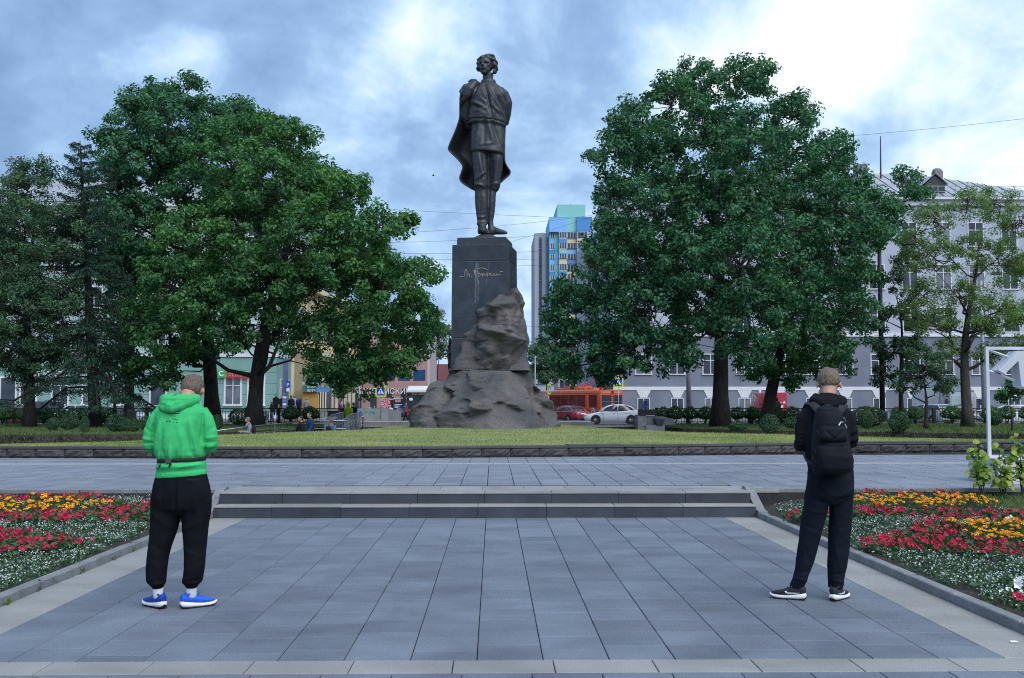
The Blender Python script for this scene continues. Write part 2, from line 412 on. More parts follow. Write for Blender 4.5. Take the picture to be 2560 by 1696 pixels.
# ---------------- plaza
PZL = .32
plaza = MB().box(-30, 34, 14.97, 30, -.15, .28).build('plaza', M_bed, kind='structure')
x = -3.76
while x < 3.5:
    slab(x, x + .6, 14.96, 15.66, parent=plaza, z=PZL, h=.04); x += .6
for s, xa, xb in ((-1, -26, -3.76), (1, 3.56, 24)):
    y0 = 15.1
    x = xa
    while x < xb - .2:
        d = min(1.0, xb - x); slab(x, x + d, 15.0, 15.12, 'edge_stone', M_kerb, plaza, PZL + .012, .3); x += d
me_pp = paver_mesh('paver', .392, .392, M_pave2, .04)
cnt = 0; stuff = MB()
for r in range(24):
    y = 15.12 + .4 * r + .2
    if y > 21.2 and y < 21.6: continue
    for c in range(-50, 60):
        x = .4025 * c + .11 + (.2 if False else 0)
        if abs(x) > .62 * y + 3: continue
        if y - .2 < 15.66 and -3.9 < x < 3.7: continue
        u = 1234 + x / y * F
        if cnt < 300 and 300 < u < 2200 and y > 15.6:
            put('paver', me_pp, plaza, (x, y, PZL + rng.uniform(-.002, .002))); cnt += 1
        else:
            stuff.box(x - .196, x + .196, y - .196, y + .196, .27, PZL + rng.uniform(-.002, .002))
stuff.build('far_paver', M_pave2, plaza, kind='stuff')
M_lightstrip = pm('light_strip', (.31, .32, .35), .6, .1, 2, isl=.05)
q = MB()
for c in range(-40, 44): q.bbox(c * .6 + .003, c * .6 + .597, 21.24, 21.52, .27, PZL + .003, .004)
q.build('pale_band', M_lightstrip, plaza, kind='stuff')
# ---------------- low rock-faced wall round the lawn
WL = [(-18, 24.9), (-11, 23.7), (-5.5, 23.3), (-2, 23.35), (3.6, 24.3), (8, 25.4), (13.5, 26.4), (22, 28.0)]
wall = thing('lawn_wall', 'low dark rock-faced stone wall holding the round lawn', 'wall', (0, 23.4, PZL))
s = 0; pts = []
x = -16.0
while x < 18:
    y = interp(x, WL); y2 = interp(x + .66, WL); dx = .66 * .66 / math.hypot(.66, y2 - y)
    pts.append((x, y)); x += dx
for bi, (a, b) in enumerate(zip(pts[:-1], pts[1:])):
    L = math.hypot(b[0] - a[0], b[1] - a[1]); ang = math.atan2(b[1] - a[1], b[0] - a[0])
    nx, nz = 9, 4; V = []; h = .205
    for j in range(nz + 1):
        for i in range(nx + 1):
            e = min(i, nx - i, j, nz - j); bul = 0 if e == 0 else .045 * rng.random() + .02
            V.append((-L / 2 + .004 + (L - .008) * i / nx + (rng.uniform(-.01, .01) if e else 0), -bul, h * j / nz + (rng.uniform(-.008, .008) if e else 0)))
    Fs = [(j * (nx + 1) + i, j * (nx + 1) + i + 1, (j + 1) * (nx + 1) + i + 1, (j + 1) * (nx + 1) + i) for j in range(nz) for i in range(nx)]
    q = MB(); q.add(V, Fs); q.box(-L / 2 + .004, L / 2 - .004, .0, .35, -.05, h)
    hop = .02 if 26 < bi < 29 or 35 < bi < 41 else 0
    mid = ((a[0] + b[0]) / 2, (a[1] + b[1]) / 2)
    o = q.build('stone_block', M_stone, wall); o.location = (mid[0], mid[1] - 23.4, 0); o.rotation_euler = (0, 0, ang)
    o = MB().bbox(-L / 2 + .002, L / 2 - .002, -.03, .3, h + .001, h + .05 + hop, .008).build('cap_stone', M_cap, wall)
    o.location = (mid[0], mid[1] - 23.4, 0); o.rotation_euler = (0, 0, ang)
# ---------------- lawn
YB = [(-16, 24.6), (-13, 25.0), (-11.8, 25.6), (-9.5, 28.5), (-8.7, 33), (-4.7, 37.2), (-3, 43), (0, 45), (3, 43), (4, 39.8), (6.25, 35.4), (9, 33.5), (11.7, 29.5), (13.4, 27.4), (16, 27.2)]
ZB = [(-16, .55), (-11.8, .50), (-9.5, .50), (-8.7, .52), (-4.7, .58), (-2.5, .66), (2, .66), (4, .58), (6.25, .54), (9, .52), (11.7, .53), (16, .55)]
def lawn_z(x, t):
    zb = interp(x, ZB); return .57 + (zb - .57) * t + .05 * math.sin(math.pi * t) * 0 + .012 * math.sin(x * 1.3 + t * 5) * math.sin(math.pi * t)
xs = np.linspace(-15.2, 15.2, 100); nt = 26; V = []
for x in xs:
    yf = interp(x, WL) + .22; yb = max(interp(x, YB), yf + .02)
    for j in range(nt):
        t = j / (nt - 1); V.append((x, yf + (yb - yf) * t, lawn_z(x, t)))
    V.append((x, yb + .1, -1.0))
Fs = [(i * (nt + 1) + j, (i + 1) * (nt + 1) + j, (i + 1) * (nt + 1) + j + 1, i * (nt + 1) + j + 1) for i in range(len(xs) - 1) for j in range(nt)]
mi = [1 if j == nt - 1 else 0 for i in range(len(xs) - 1) for j in range(nt)]
q = MB(); q.v = V; q.f = Fs; q.m = mi
q.build('lawn', [M_grassbase, M_earth], kind='structure', smooth=40)
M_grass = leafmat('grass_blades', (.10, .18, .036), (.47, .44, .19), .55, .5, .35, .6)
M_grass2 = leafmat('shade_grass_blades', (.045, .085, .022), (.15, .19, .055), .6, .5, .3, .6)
def blades(name, P, h, w, mat, **tg):
    n = len(P); a = nrg.uniform(0, 2 * math.pi, n); hh = h * nrg.uniform(.5, 1.25, n); ww = w * nrg.uniform(.6, 1.3, n)
    dx, dy = np.cos(a), np.sin(a); lean = nrg.normal(0, .5, (n, 2)) * hh[:, None]
    V = np.empty((n, 3, 3)); V[:, 0] = P + np.c_[dx * ww, dy * ww, np.zeros(n)]; V[:, 1] = P - np.c_[dx * ww, dy * ww, np.zeros(n)]
    V[:, 2] = P + np.c_[lean, hh]
    return put(name, npmesh(name, V.reshape(-1, 3), np.arange(3 * n).reshape(-1, 3), mat), kind='stuff', **tg)
n = 90000; X = nrg.uniform(-15, 15, n); T = nrg.uniform(0, 1, n) ** 1.25
Yf = np.interp(X, [p[0] for p in WL], [p[1] for p in WL]) + .22; Yb = np.interp(X, [p[0] for p in YB], [p[1] for p in YB])
ok = Yb > Yf; X, T, Yf, Yb = X[ok], T[ok], Yf[ok], Yb[ok]
Z = np.array([lawn_z(x, t) for x, t in zip(X, T)])
blades('lawn_grass', np.c_[X, Yf + (Yb - Yf) * T, Z - .01], .05, .009, M_grass)
# ---------------- outer lawns, with earth banks facing the sunken walk
def outer(name, poly, z0, z1, y0, y1):
    zz = lambda y: z0 + (z1 - z0) * (y - y0) / (y1 - y0)
    top = [Vector((x, y, zz(y))) for x, y in poly]; n = len(top)
    c = Vector((sum(p.x for p in top) / n, sum(p.y for p in top) / n, 0)); bot = []
    for p in top:
        dv = Vector((0, -1.0, 0)); bot.append(Vector((p.x, p.y - (1.1 if p.y < 60 else 0), -1.0)))
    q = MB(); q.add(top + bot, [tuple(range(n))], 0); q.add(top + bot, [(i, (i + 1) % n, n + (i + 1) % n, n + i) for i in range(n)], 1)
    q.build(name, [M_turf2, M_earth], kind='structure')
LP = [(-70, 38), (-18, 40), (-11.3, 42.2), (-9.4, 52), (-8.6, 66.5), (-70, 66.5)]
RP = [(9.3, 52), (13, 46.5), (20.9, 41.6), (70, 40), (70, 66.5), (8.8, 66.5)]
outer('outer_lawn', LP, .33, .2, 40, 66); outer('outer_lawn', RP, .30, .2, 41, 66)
def inpoly(x, y, poly):
    r = np.zeros(len(x), bool); n = len(poly)
    for i in range(n):
        (x0, y0), (x1, y1) = poly[i], poly[(i + 1) % n]
        c = ((y0 > y) != (y1 > y)); xx = x0 + (y - y0) * (x1 - x0) / ((y1 - y0) or 1e-9); r ^= c & (x < xx)
    return r
def oz(y): return .33 + (.2 - .33) * (y - 40) / 26
for poly, xr in ((LP, (-40, -8)), (RP, (8, 40))):
    n = 45000; X = nrg.uniform(*xr, n); Y = 38 + 28 * nrg.uniform(0, 1, n) ** 1.6
    ok = inpoly(X, Y, poly); X, Y = X[ok], Y[ok]
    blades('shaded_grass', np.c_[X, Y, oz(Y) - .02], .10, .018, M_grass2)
# weeds and low dry plants on the banks
for poly, xr in (((-40, -11), None), ((11, 34), None)):
    n = 14000; X = nrg.uniform(*poly, n); Yt = np.interp(X, [-70, -18, -11.3, 13, 20.9, 70], [38, 40, 42.2, 46.5, 41.6, 40]); t = nrg.uniform(0, 1, n) ** .7
    m = leafmat('bank_weeds', (.018, .020, .012), (.075, .080, .035), 1.2, .6, .2)
    blades('bank_weeds', np.c_[X, Yt - 1.1 * t - .03, .3 - 1.3 * t], .12, .03, m)
# ---------------- flower beds
def bz(y, x=None):
    z = .045 + .17 * np.clip((np.asarray(y) - 9.0) / 5.6, 0, 1) ** 1.2
    if x is None: return z
    d = np.where(np.asarray(x) < 0, -3.86 - np.asarray(x), np.asarray(x) - 3.66)
    return .045 + (z - .045) * np.clip(d / 1.1 + .25, 0.25, 1)
def on_bed(u, v):
    z = .1
    for _ in range(12): p = at_z(u, v, z); z = float(bz(p.y))
    return (p.x, p.y)
for s, (xa, xb) in ((-1, (-13.5, -3.83)), (1, (3.63, 13.5))):
    nx, ny = 60, 70; V = []
    for j in range(ny):
        for i in range(nx):
            x = xa + (xb - xa) * i / (nx - 1); y = 5.3 + (15.02 - 5.3) * j / (ny - 1)
            V.append((x, y, float(bz(y, x)) - .01 + .02 * (mnoise.noise((x * 3, y * 3, 0)) + mnoise.noise((x * 9, y * 9, 3)) * .6)))
    q = MB(); q.add(V, [(j * nx + i, j * nx + i + 1, (j + 1) * nx + i + 1, (j + 1) * nx + i) for j in range(ny - 1) for i in range(nx - 1)])
    q.build('bed_soil', M_soil, kind='structure', smooth=True)
def zl(pts): return [on_bed(.3672 * x, 1120 + .3672 * y) for x, y in pts]          # points read off enlargements of the two beds
def zr(pts): return [on_bed(1800 + .3291 * x, 1180 + .3291 * y) for x, y in pts]
EXT = -60
A = {
 'l_red_back': zl([(-400, 395), (0, 352), (380, 318), (560, 345), (760, 372), (760, 392), (600, 392), (0, 392), (-400, 440)]),
 'l_yellow': zl([(-400, 440), (0, 400), (400, 392), (720, 425), (740, 455), (540, 470), (0, 482), (-400, 520)]),
 'l_red_mid': zl([(-400, 525), (0, 487), (500, 475), (720, 462), (760, 400), (1060, 425), (1060, 500), (760, 515), (520, 530), (200, 552), (0, 535), (-400, 600)]),
 'l_red_front': zl([(-400, 650), (0, 600), (180, 640), (400, 655), (545, 690), (500, 720), (300, 742), (100, 765), (0, 770), (-400, 850)]),
 'r_red_back': zr([(1100, 210), (1380, 150), (1600, 105), (1740, 130), (1790, 215), (1950, 250), (1700, 232), (1400, 222)]),
 'r_yellow_back': zr([(1000, 240), (1300, 232), (1700, 228), (2100, 270), (2080, 300), (1700, 322), (1300, 300), (1020, 290)]),
 'r_red_mid': zr([(480, 310), (600, 292), (830, 305), (1010, 300), (1300, 310), (1700, 332), (2060, 308), (2500, 380), (2500, 410), (2100, 392), (1700, 385), (1300, 372), (980, 372), (800, 350), (520, 340)]),
 'r_red_front': zr([(1130, 580), (1290, 500), (1550, 425), (1780, 440), (1770, 470), (1830, 560), (2050, 590), (2500, 620), (2500, 710), (2160, 680), (1950, 665), (1700, 650), (1350, 640)]),
 'r_yellow_front': zr([(1775, 462), (1960, 432), (2100, 450), (2500, 405), (2500, 590), (2080, 580), (1850, 545)]),
 'r_white_back': zr([(2140, 395), (2500, 395), (2500, 432), (2150, 425)]), 'r_white_front': zr([(2150, 870), (2500, 820), (2500, 985), (2160, 970)]),
 'r_red_corner': zr([(2110, 985), (2500, 985), (2500, 1075), (2200, 1060)]),
}
GL = zl([(-700, 380), (-700, 290), (90, 287), (120, 330), (60, 366)]); GR = zr([(1740, 105), (3400, 98), (3400, 420), (2309, 345), (2120, 300), (1960, 250), (1810, 215)])
def fill(poly, step, jit=.5):
    xs_, ys_ = [p[0] for p in poly], [p[1] for p in poly]; out = []
    y = min(ys_)
    while y < max(ys_):
        x = min(xs_)
        while x < max(xs_):
            px, py = x + rng.uniform(-jit, jit) * step, y + rng.uniform(-jit, jit) * step
            if inpoly(np.array([px]), np.array([py]), poly)[0]: out.append((px, py))
            x += step
        y += step
    return out
M_fleaf = leafmat('bedding_leaf', (.020, .060, .028), (.085, .165, .065), 6, .6, .25)
M_red = pm('petunia_red', (.42, .008, .035), .6, .2, 9, isl=.35, spec=.2, col2=(.50, .03, .09))
M_yel = pm('marigold_orange', (.80, .30, .005), .7, .2, 12, isl=.25, col2=(.85, .42, .01))
M_wht = pm('petunia_white', (.80, .80, .80), .6, .05, 9)
M_aly = pm('alyssum_white', (.46, .52, .51), .7, .1, 20, isl=.2)
def leaves_np(n, c, spread, size, upbias=.5, rr=nrg, flat=.6):
    """n leaf quads scattered about c"""
    P = np.asarray(c) + rr.normal(0, 1, (n, 3)) * np.asarray(spread)
    return leaf_quads(P, size, upbias, rr, flat)
def leaf_quads(P, size, upbias=.5, rr=nrg, asp=.6, out=None):
    n = len(P); N = rr.normal(0, 1, (n, 3)); N[:, 2] = N[:, 2] * .6 + upbias
    if out is not None: N = N * .7 + out
    N /= np.linalg.norm(N, axis=1)[:, None] + 1e-9
    A_ = np.cross(N, rr.normal(0, 1, (n, 3))); A_ /= np.linalg.norm(A_, axis=1)[:, None] + 1e-9
    B_ = np.cross(N, A_); s = (size * rr.uniform(.65, 1.3, n))[:, None]
    V = np.empty((n, 4, 3)); V[:, 0] = P - A_ * s * .5; V[:, 1] = P + B_ * s * asp * .5 + N * s * .08; V[:, 2] = P + A_ * s * .5 - N * s * .1; V[:, 3] = P - B_ * s * asp * .5 + N * s * .08
    return V.reshape(-1, 3)
def qidx(nv, o=0): return np.arange(nv).reshape(-1, 4) + o
def petunia(seed, matf, nfl=7):
    r = np.random.default_rng(seed)
    L = leaves_np(75, (0, 0, .06), (.085, .085, .030), .06, .8, r)
    V = [L]; T = [qidx(len(L))]; mi = [0] * (len(L) // 4); o = len(L)
    for k in range(nfl):
        a, d = r.uniform(0, 6.28), r.uniform(.02, .14); c = np.array([math.cos(a) * d, math.sin(a) * d, r.uniform(.07, .14)])
        ax = np.array([math.cos(a) * .5 + r.normal(0, .25), math.sin(a) * .5 - .75 + r.normal(0, .3), .65]); ax /= np.linalg.norm(ax)
        e1 = np.cross(ax, [0, 0, 1]); e1 /= np.linalg.norm(e1); e2 = np.cross(ax, e1); R = r.uniform(.022, .034)
        vs = []
        for q in range(5):
            t0, t1 = 2 * math.pi * q / 5, 2 * math.pi * (q + 1) / 5; tm = (t0 + t1) / 2
            vs += [c - ax * .018, c + (e1 * math.cos(t0) + e2 * math.sin(t0)) * R * .82 + ax * r.normal(.002, .006), c + (e1 * math.cos(tm) + e2 * math.sin(tm)) * R * 1.12 + ax * r.normal(-.002, .008),
                   c + (e1 * math.cos(t1) + e2 * math.sin(t1)) * R * .82 + ax * r.normal(.002, .006)]
        V.append(np.array(vs)); T.append(qidx(20, o)); o += 20; mi += [1] * 5
    return npmesh('foliage', V[0], T[0], M_fleaf), npmesh('blossoms', np.concatenate(V[1:]), np.concatenate(T[1:]) - len(V[0]), matf)
def marigold(seed):
    r = np.random.default_rng(seed)
    L = leaves_np(70, (0, 0, .07), (.08, .08, .035), .05, .6, r, .35); V = [L]; T = [qidx(len(L))]; mi = [0] * (len(L) // 4); o = len(L)
    for k in range(6):
        c = np.array([r.uniform(-.11, .11), r.uniform(-.11, .11), r.uniform(.11, .16)]); m = 14
        P = r.normal(0, 1, (m, 3)); P /= np.linalg.norm(P, axis=1)[:, None]; P[:, 2] = np.abs(P[:, 2])
        Q = leaf_quads(c + P * np.array([.018, .018, .013]), .028, .3, r, .9, P * 1.5)
        V.append(Q); T.append(qidx(len(Q), o)); o += len(Q); mi += [1] * m
    return npmesh('foliage', V[0], T[0], M_fleaf), npmesh('blossoms', np.concatenate(V[1:]), np.concatenate(T[1:]) - len(V[0]), M_yel)
PET = [petunia(i, M_red) for i in range(5)]; PEW = [petunia(i + 20, M_wht, 4) for i in range(2)]; MAR = [marigold(i + 40) for i in range(4)]
spots = {
 'l_red_back': (PET, 'petunia', 'red petunia at the back edge of the left flower bed', 'red petunias behind the marigolds, left bed', .26),
 'l_yellow': (MAR, 'marigold', 'orange marigold in the band of the left flower bed', 'orange marigolds in the left bed', .22),
 'l_red_mid': (PET, 'petunia', 'red petunia in the band before the marigolds of the left bed', 'red petunias before the marigolds, left bed', .24),
 'l_red_front': (PET, 'petunia', 'red petunia in the front patch of the left flower bed', 'red petunias in the front patch, left bed', .22),
 'r_red_back': (PET, 'petunia', 'red petunia at the back edge of the right flower bed', 'red petunias behind the marigolds, right bed', .28),
 'r_yellow_back': (MAR, 'marigold', 'orange marigold in the rear band of the right flower bed', 'orange marigolds in the rear band, right bed', .22),
 'r_red_mid': (PET, 'petunia', 'red petunia in the middle band of the right flower bed', 'red petunias in the middle band, right bed', .25),
 'r_red_front': (PET, 'petunia', 'red petunia in the large front patch of the right bed', 'red petunias in the front patch, right bed', .20),
 'r_yellow_front': (MAR, 'marigold', 'orange marigold in the front patch at the bed\'s right side', 'orange marigolds in the front patch, right bed', .19),
 'r_white_back': (PEW, 'petunia', 'white petunia beside the front marigold patch', 'white petunias beside the marigolds', .3),
 'r_white_front': (PEW, 'petunia', 'white petunia low in the right bed near the kerb', 'white petunias near the right kerb', .24),
 'r_red_corner': (PET, 'petunia', 'red petunia in the near corner of the right bed', 'red petunias in the near corner', .24)}
taken = []
for key, (var, nm, lab, grp, step) in spots.items():
    for px, py in fill(A[key], step):
        if px < -10.5 or px > 10.5 or -3.95 < px < 3.75 or py > 14.8: continue
        fm_, bm_ = rng.choice(var); o = put(nm, None, None, (px, py, float(bz(py, px))), rng.uniform(-.6, .6), label=lab, cat='flower', group=grp)
        sc_ = rng.uniform(.8, 1.2) * (.72 if py < 8.2 else 1); o.scale = (sc_, sc_, sc_ * rng.uniform(.6, 1.0)); put('foliage', fm_, o); put('blossoms', bm_, o)
# white alyssum: nobody could count it
def aly_bed(poly, n, holes, name):
    xs_, ys_ = [p[0] for p in poly], [p[1] for p in poly]
    P = np.c_[nrg.uniform(min(xs_), max(xs_), n), nrg.uniform(min(ys_), max(ys_), n)]
    P = P[inpoly(P[:, 0], P[:, 1], poly)]
    for h in holes: P = P[~inpoly(P[:, 0], P[:, 1], h)]
    # bare soil between the plants, more of it near the steps
    N_ = fbm(np.c_[P, P[:, 0] * 0], 1.6, 3, 5.1) + .0; bare = np.clip((P[:, 1] - 11.5) / 3, 0, 1) * (np.abs(P[:, 0]) < 8)
    P = P[N_ > -.34 + .27 * bare]
    LV, LT, mi, o = [], [], [], 0
    for x, y in P:
        z = float(bz(y, x)); s = rng.uniform(.7, 1.25)
        L = leaves_np(13, (x, y, z + .035 * s), (.045 * s, .045 * s, .018), .036, .7); LV.append(L); LT.append(qidx(len(L), o)); o += len(L); mi += [0] * 13
        W = leaves_np(8, (x, y - .008, z + .064 * s), (.040 * s, .040 * s, .010), .0145, .8, nrg, .95); LV.append(W); LT.append(qidx(len(W), o)); o += len(W); mi += [1] * 8
    put(name, npmesh(name, np.concatenate(LV), np.concatenate(LT), [M_fleaf, M_aly], mi), kind='stuff')
lb = [(-3.92, 6.6), (-3.92, 14.1), (-4.0, 14.75), (-9.5, 14.75), (-9.5, 9.0), (-6.5, 6.6)]
rb = [(3.74, 6.3), (3.74, 14.1), (3.85, 14.75), (10.2, 14.75), (8.2, 7.8), (6.0, 6.3)]
aly_bed(lb, 5200, [A[k] for k in A if k[0] == 'l'] + [GL, zl([(-200, 285), (700, 288), (690, 335), (300, 350), (100, 350), (-200, 370)])], 'white_alyssum')
aly_bed(rb, 5600, [A[k] for k in A if k[0] == 'r'] + [GR], 'white_alyssum')
for nm, poly, n in (('bed_grass', GL, 5000), ('bed_grass', GR, 16000)):
    xs_, ys_ = [p[0] for p in poly], [p[1] for p in poly]
    X = nrg.uniform(min(xs_), max(xs_), n); Y = nrg.uniform(min(ys_), max(ys_), n); ok = inpoly(X, Y, poly); X, Y = X[ok], Y[ok]
    blades(nm, np.c_[X, Y, bz(Y, X)], .07, .006, leafmat('bed_grass_blades', (.07, .14, .03), (.26, .31, .09), 2, .6, .35))
# a few weeds rooted in the gap below the left kerb
wd = thing('weeds', 'small green weeds growing in the joint under the left kerb', 'weeds')
q = [leaves_np(10, (-3.75 + rng.uniform(-.006, .012), y, .02), (.012, .03, .015), .03, .6) for y in (8.3, 8.36, 8.9, 9.25, 9.8, 10.6, 11.2)]
V = np.concatenate(q); put('foliage', npmesh('foliage', V, qidx(len(V)), leafmat('weed_leaf', (.06, .12, .02), (.16, .24, .05), 5)), wd)

for u, v_, s_ in ((2535, 1606, .024), (1660, 1502, .016), (1340, 1380, .014), (985, 1250, .02)):
    p = at_z(u, v_, .004); q = MB(); q.add([(-s_, -s_ * .5, .002), (s_, -s_ * .6, .004), (s_ * .9, s_ * .6, .007), (-s_ * .3, s_ * .8, .003), (-s_, s_ * .3, .009)], [(0, 1, 2, 3, 4)]); q.add([(-s_, -s_ * .5, .001), (s_, -s_ * .6, .001), (s_ * .9, s_ * .6, .001), (-s_ * .3, s_ * .8, .001), (-s_, s_ * .3, .001)], [(4, 3, 2, 1, 0)])
    if u in (2535,): q.build('paper_scrap', M_wht, None, label='scrap of white paper on the pale border slabs at the right', cat='litter').location = p
# ================================================================== MONUMENT
MY, MX = 40.6, PX(1206, 40.6)
M_gran = pm('polished_granite', (.034, .041, .055), .38, .35, 2.5, .04, 90, spec=.5, fine=.4, fscale=70, rnd=.12)
M_rock = pm('rough_granite', (.158, .143, .134), .85, .4, .9, .8, 16, fine=.5, fscale=22, col2=(.066, .067, .074), stretch=(1, 1, 1.3))
M_bronze = pm('dark_bronze', (.056, .057, .064), .48, .4, 1.6, .25, 14, metal=.35, spec=.5, fine=.3, fscale=22, col2=(.045, .052, .060))
M_sig = pm('engraved_gilt', (.33, .28, .23), .6, .1, 5)
S2 = .3571 / 65.0                                # metres per pixel of the pedestal enlargement
def mx(x): return (x - 640) * S2                 # 640,1395 of it stands at the monument's foot
def mz(y): return (1395 - y) * S2 + .66
mon = thing('monument_base', 'tall dark granite pedestal rising out of a rough boulder on the lawn', 'pedestal', (MX, MY, 0))
MXO = at_y(980 + .3571 * 640, 1005, MY).x - MX
def lx(x): return mx(x) + MXO
# pedestal: a turned, slightly tapering block with courses
ANG = rad(-9)
def ped_block(z0, z1, w0, w1, d0, d1, cxm, name, mat=M_gran, inset=0.0, cut=.02):
    R = Matrix.Rotation(ANG, 4, 'Z'); q = MB()
    def ring(w, d, z): return [Vector((cxm, .0, 0)) + (R @ Vector((sx * w / 2, sy * d / 2, 0))) + Vector((0, 0, z)) for sx, sy in ((-1, -1), (1, -1), (1, 1), (-1, 1))]
    rings = [ring(w0 - cut, d0 - cut, z0), ring(w0, d0, z0 + cut), ring(w1, d1, z1 - cut), ring(w1 - cut, d1 - cut, z1)]
    q.loft(rings); return q.build(name, mat, mon)
wf = lambda a, b: (b - a) * S2 / math.cos(ANG)
cxp = lambda a, b, sd: (lx(a) + lx(b)) / 2 + sd
DEP = 2.05
cc = (lx(425) + lx(818)) / 2 + .16
for (y0, y1, nm) in ((1060, 795, 'granite_block'), (795, 660, 'granite_block'), (660, 266, 'granite_block'), (266, 150, 'granite_block')):
    k0, k1 = 1 + .03 * (y0 - 150) / 900, 1 + .03 * (y1 - 150) / 900
    W = wf(425, 818)
    ped_block(mz(y0), mz(y1) - .006, W * k0, W * k1, DEP * k0, DEP * k1, cc, nm)
ped_block(mz(150), mz(97), wf(455, 795), wf(457, 793), 1.75, 1.72, (lx(455) + lx(795)) / 2 + .14, 'plinth')
q = MB()
ptop = mz(97); PC = (lx(455) + lx(795)) / 2 + .14
rings = []
for k, (w, d, z) in enumerate(((1.6, 1.5, -.01), (1.25, 1.3, .05), (.85, 1.05, .13), (.55, .85, .17))):
    rings.append([Vector((PC + .03 - .0 * k + w / 2 * math.cos(a) * (1 + .1 * math.sin(3 * a)), d / 2 * math.sin(a) - .1, ptop + z + .01 * math.sin(5 * a))) for a in [2 * math.pi * i / 14 for i in range(14)]])
q.loft(rings); q.build('bronze_footing', M_bronze, mon, smooth=True)
# ---- the boulder round the pedestal, course by course
LEFT = [(450, 848), (470, 765), (500, 690), (550, 625), (605, 555), (650, 552), (700, 550), (740, 520), (770, 482), (880, 476), (950, 455), (1000, 440), (1030, 425), (1060, 405), (1085, 385), (1105, 300), (1140, 265), (1180, 238), (1260, 190), (1330, 155), (1395, 122), (1440, 112)]
RIGHT = [(450, 878), (470, 890), (510, 905), (590, 918), (650, 922), (720, 938), (830, 950), (900, 945), (1010, 942), (1050, 975), (1100, 995), (1130, 1005), (1180, 1055), (1230, 1095), (1310, 1120), (1360, 1135), (1395, 1160), (1440, 1175)]
def rock(y0, y1, ny, nth, name, seed, joint=True, left=LEFT, right=RIGHT, depth=None, splits=()):
    V = []
    ys_ = np.linspace(y0, y1, ny)
    for y in ys_:
        xl, xr = interp(y, left), interp(y, right); c = (lx(xl) + lx(xr)) / 2; hw = (xr - xl) * S2 / 2
        if depth is None:
            dF = 1.25 + .45 * max(0, (y - 470) / 550) + (2.1 * max(0, (y - 1010) / 385) if y > 1010 else 0)
            dB = 1.1 + (1.6 * max(0, (y - 1010) / 385) if y > 1010 else 0)
            if y < 700: dF = 1.15 + .25 * max(0, (y - 450) / 250)
        else: dF, dB = depth(y)
        for k in range(nth):
            a = 2 * math.pi * k / nth; ca, sa = math.cos(a), math.sin(a); p = 2.6
            r = (abs(ca) ** p + abs(sa) ** p) ** (-1 / p)
            V.append((c + hw * r * ca, r * sa * (dF if sa < 0 else dB), mz(y)))
    V = np.array(V); n0 = len(V)
    cen = np.repeat(np.array([V[i * nth:(i + 1) * nth].mean(0) for i in range(ny)]), nth, 0)
    out = V - cen; out[:, 2] = 0; out /= np.linalg.norm(out, axis=1)[:, None] + 1e-6
    rs = np.random.default_rng(int(seed)); Wp = V + np.c_[fbm(V, 1.3, 2, seed), fbm(V, 1.3, 2, seed + 4), fbm(V, 1.3, 2, seed + 7)] * .35
    def chisel(ns, tilt, off):
        s_ = V[rs.choice(n0, ns, False)]; g_ = rs.normal(0, tilt, (ns, 3)); o_ = rs.normal(0, off, ns)
        d_ = np.linalg.norm((Wp[:, None] - s_[None]) * np.array([1, 1, 1.25]), axis=2); k1 = d_.argmin(1); d1 = d_[np.arange(n0), k1]; d_[np.arange(n0), k1] = 9e9; k2 = d_.argmin(1); d2 = d_[np.arange(n0), k2]
        h1 = o_[k1] + ((V - s_[k1]) * g_[k1]).sum(1); h2 = o_[k2] + ((V - s_[k2]) * g_[k2]).sum(1); w = np.clip((d2 - d1) / .22, 0, 1) * .5 + .5
        return h1 * w + h2 * (1 - w) - .02 * np.exp(-((d2 - d1) / .03) ** 2)
    area = 2 * math.pi * 1.6 * (ys_[-1] - ys_[0]) * S2
    disp = fbm(V, .6, 2, seed) * .18 + chisel(max(8, int(area * 1.2)), .30, .05) + .05 + chisel(max(20, int(area * 5)), .32, .02) 
    yy = np.repeat(ys_, nth); edge = np.minimum((yy - y0), (y1 - yy)) / 6.0
    for j_ in splits: disp -= .06 * np.exp(-((yy - j_) / 3.2) ** 2)
    if joint: disp -= .04 * np.exp(-np.clip(edge, 0, None) ** 2)
    g2 = disp.reshape(ny, nth)
    for _ in range(1):
        g2 = (g2 + np.roll(g2, 1, 1) + np.roll(g2, -1, 1)) / 3; g3 = g2.copy(); g3[1:-1] = (g2[:-2] + g2[1:-1] + g2[2:]) / 3; g2 = g3
    disp = g2.ravel() + fbm(V, 2.6, 4, seed + 3) * .16 + (.5 - np.abs(fbm(V * np.array([1.2, 1.2, .8]), 1.5, 4, seed + 13)) * 4) * .06 + fbm(V, 9, 3, seed + 6) * .05
    disp *= 1 - .75 * np.clip((np.abs(out[:, 0]) - .6) / .35, 0, 1)
    V = V + out * disp[:, None] + np.c_[np.zeros((n0, 2)), fbm(V, 1.6, 3, seed + 2) * .16 * np.clip(edge / 3, 0, 1)]
    cuts = [0] + [int(np.argmin(np.abs(ys_ - s_))) for s_ in splits] + [ny - 1]; out_ = None
    for r0_, r1_ in zip(cuts[:-1], cuts[1:]):
        P_ = V[r0_ * nth:(r1_ + 1) * nth]; m_ = r1_ - r0_ + 1
        T = [(j * nth + i, (j + 1) * nth + i, (j + 1) * nth + (i + 1) % nth, j * nth + (i + 1) % nth) for j in range(m_ - 1) for i in range(nth)]
        q = MB(); q.add(P_, T + [tuple(range(nth)), tuple(range((m_ - 1) * nth, m_ * nth))[::-1]]); out_ = q.build(name, M_rock, mon, smooth=38)
    return out_
rock(452, 1018, 112, 150, 'rock_course', 8.0, True, splits=(658, 828))
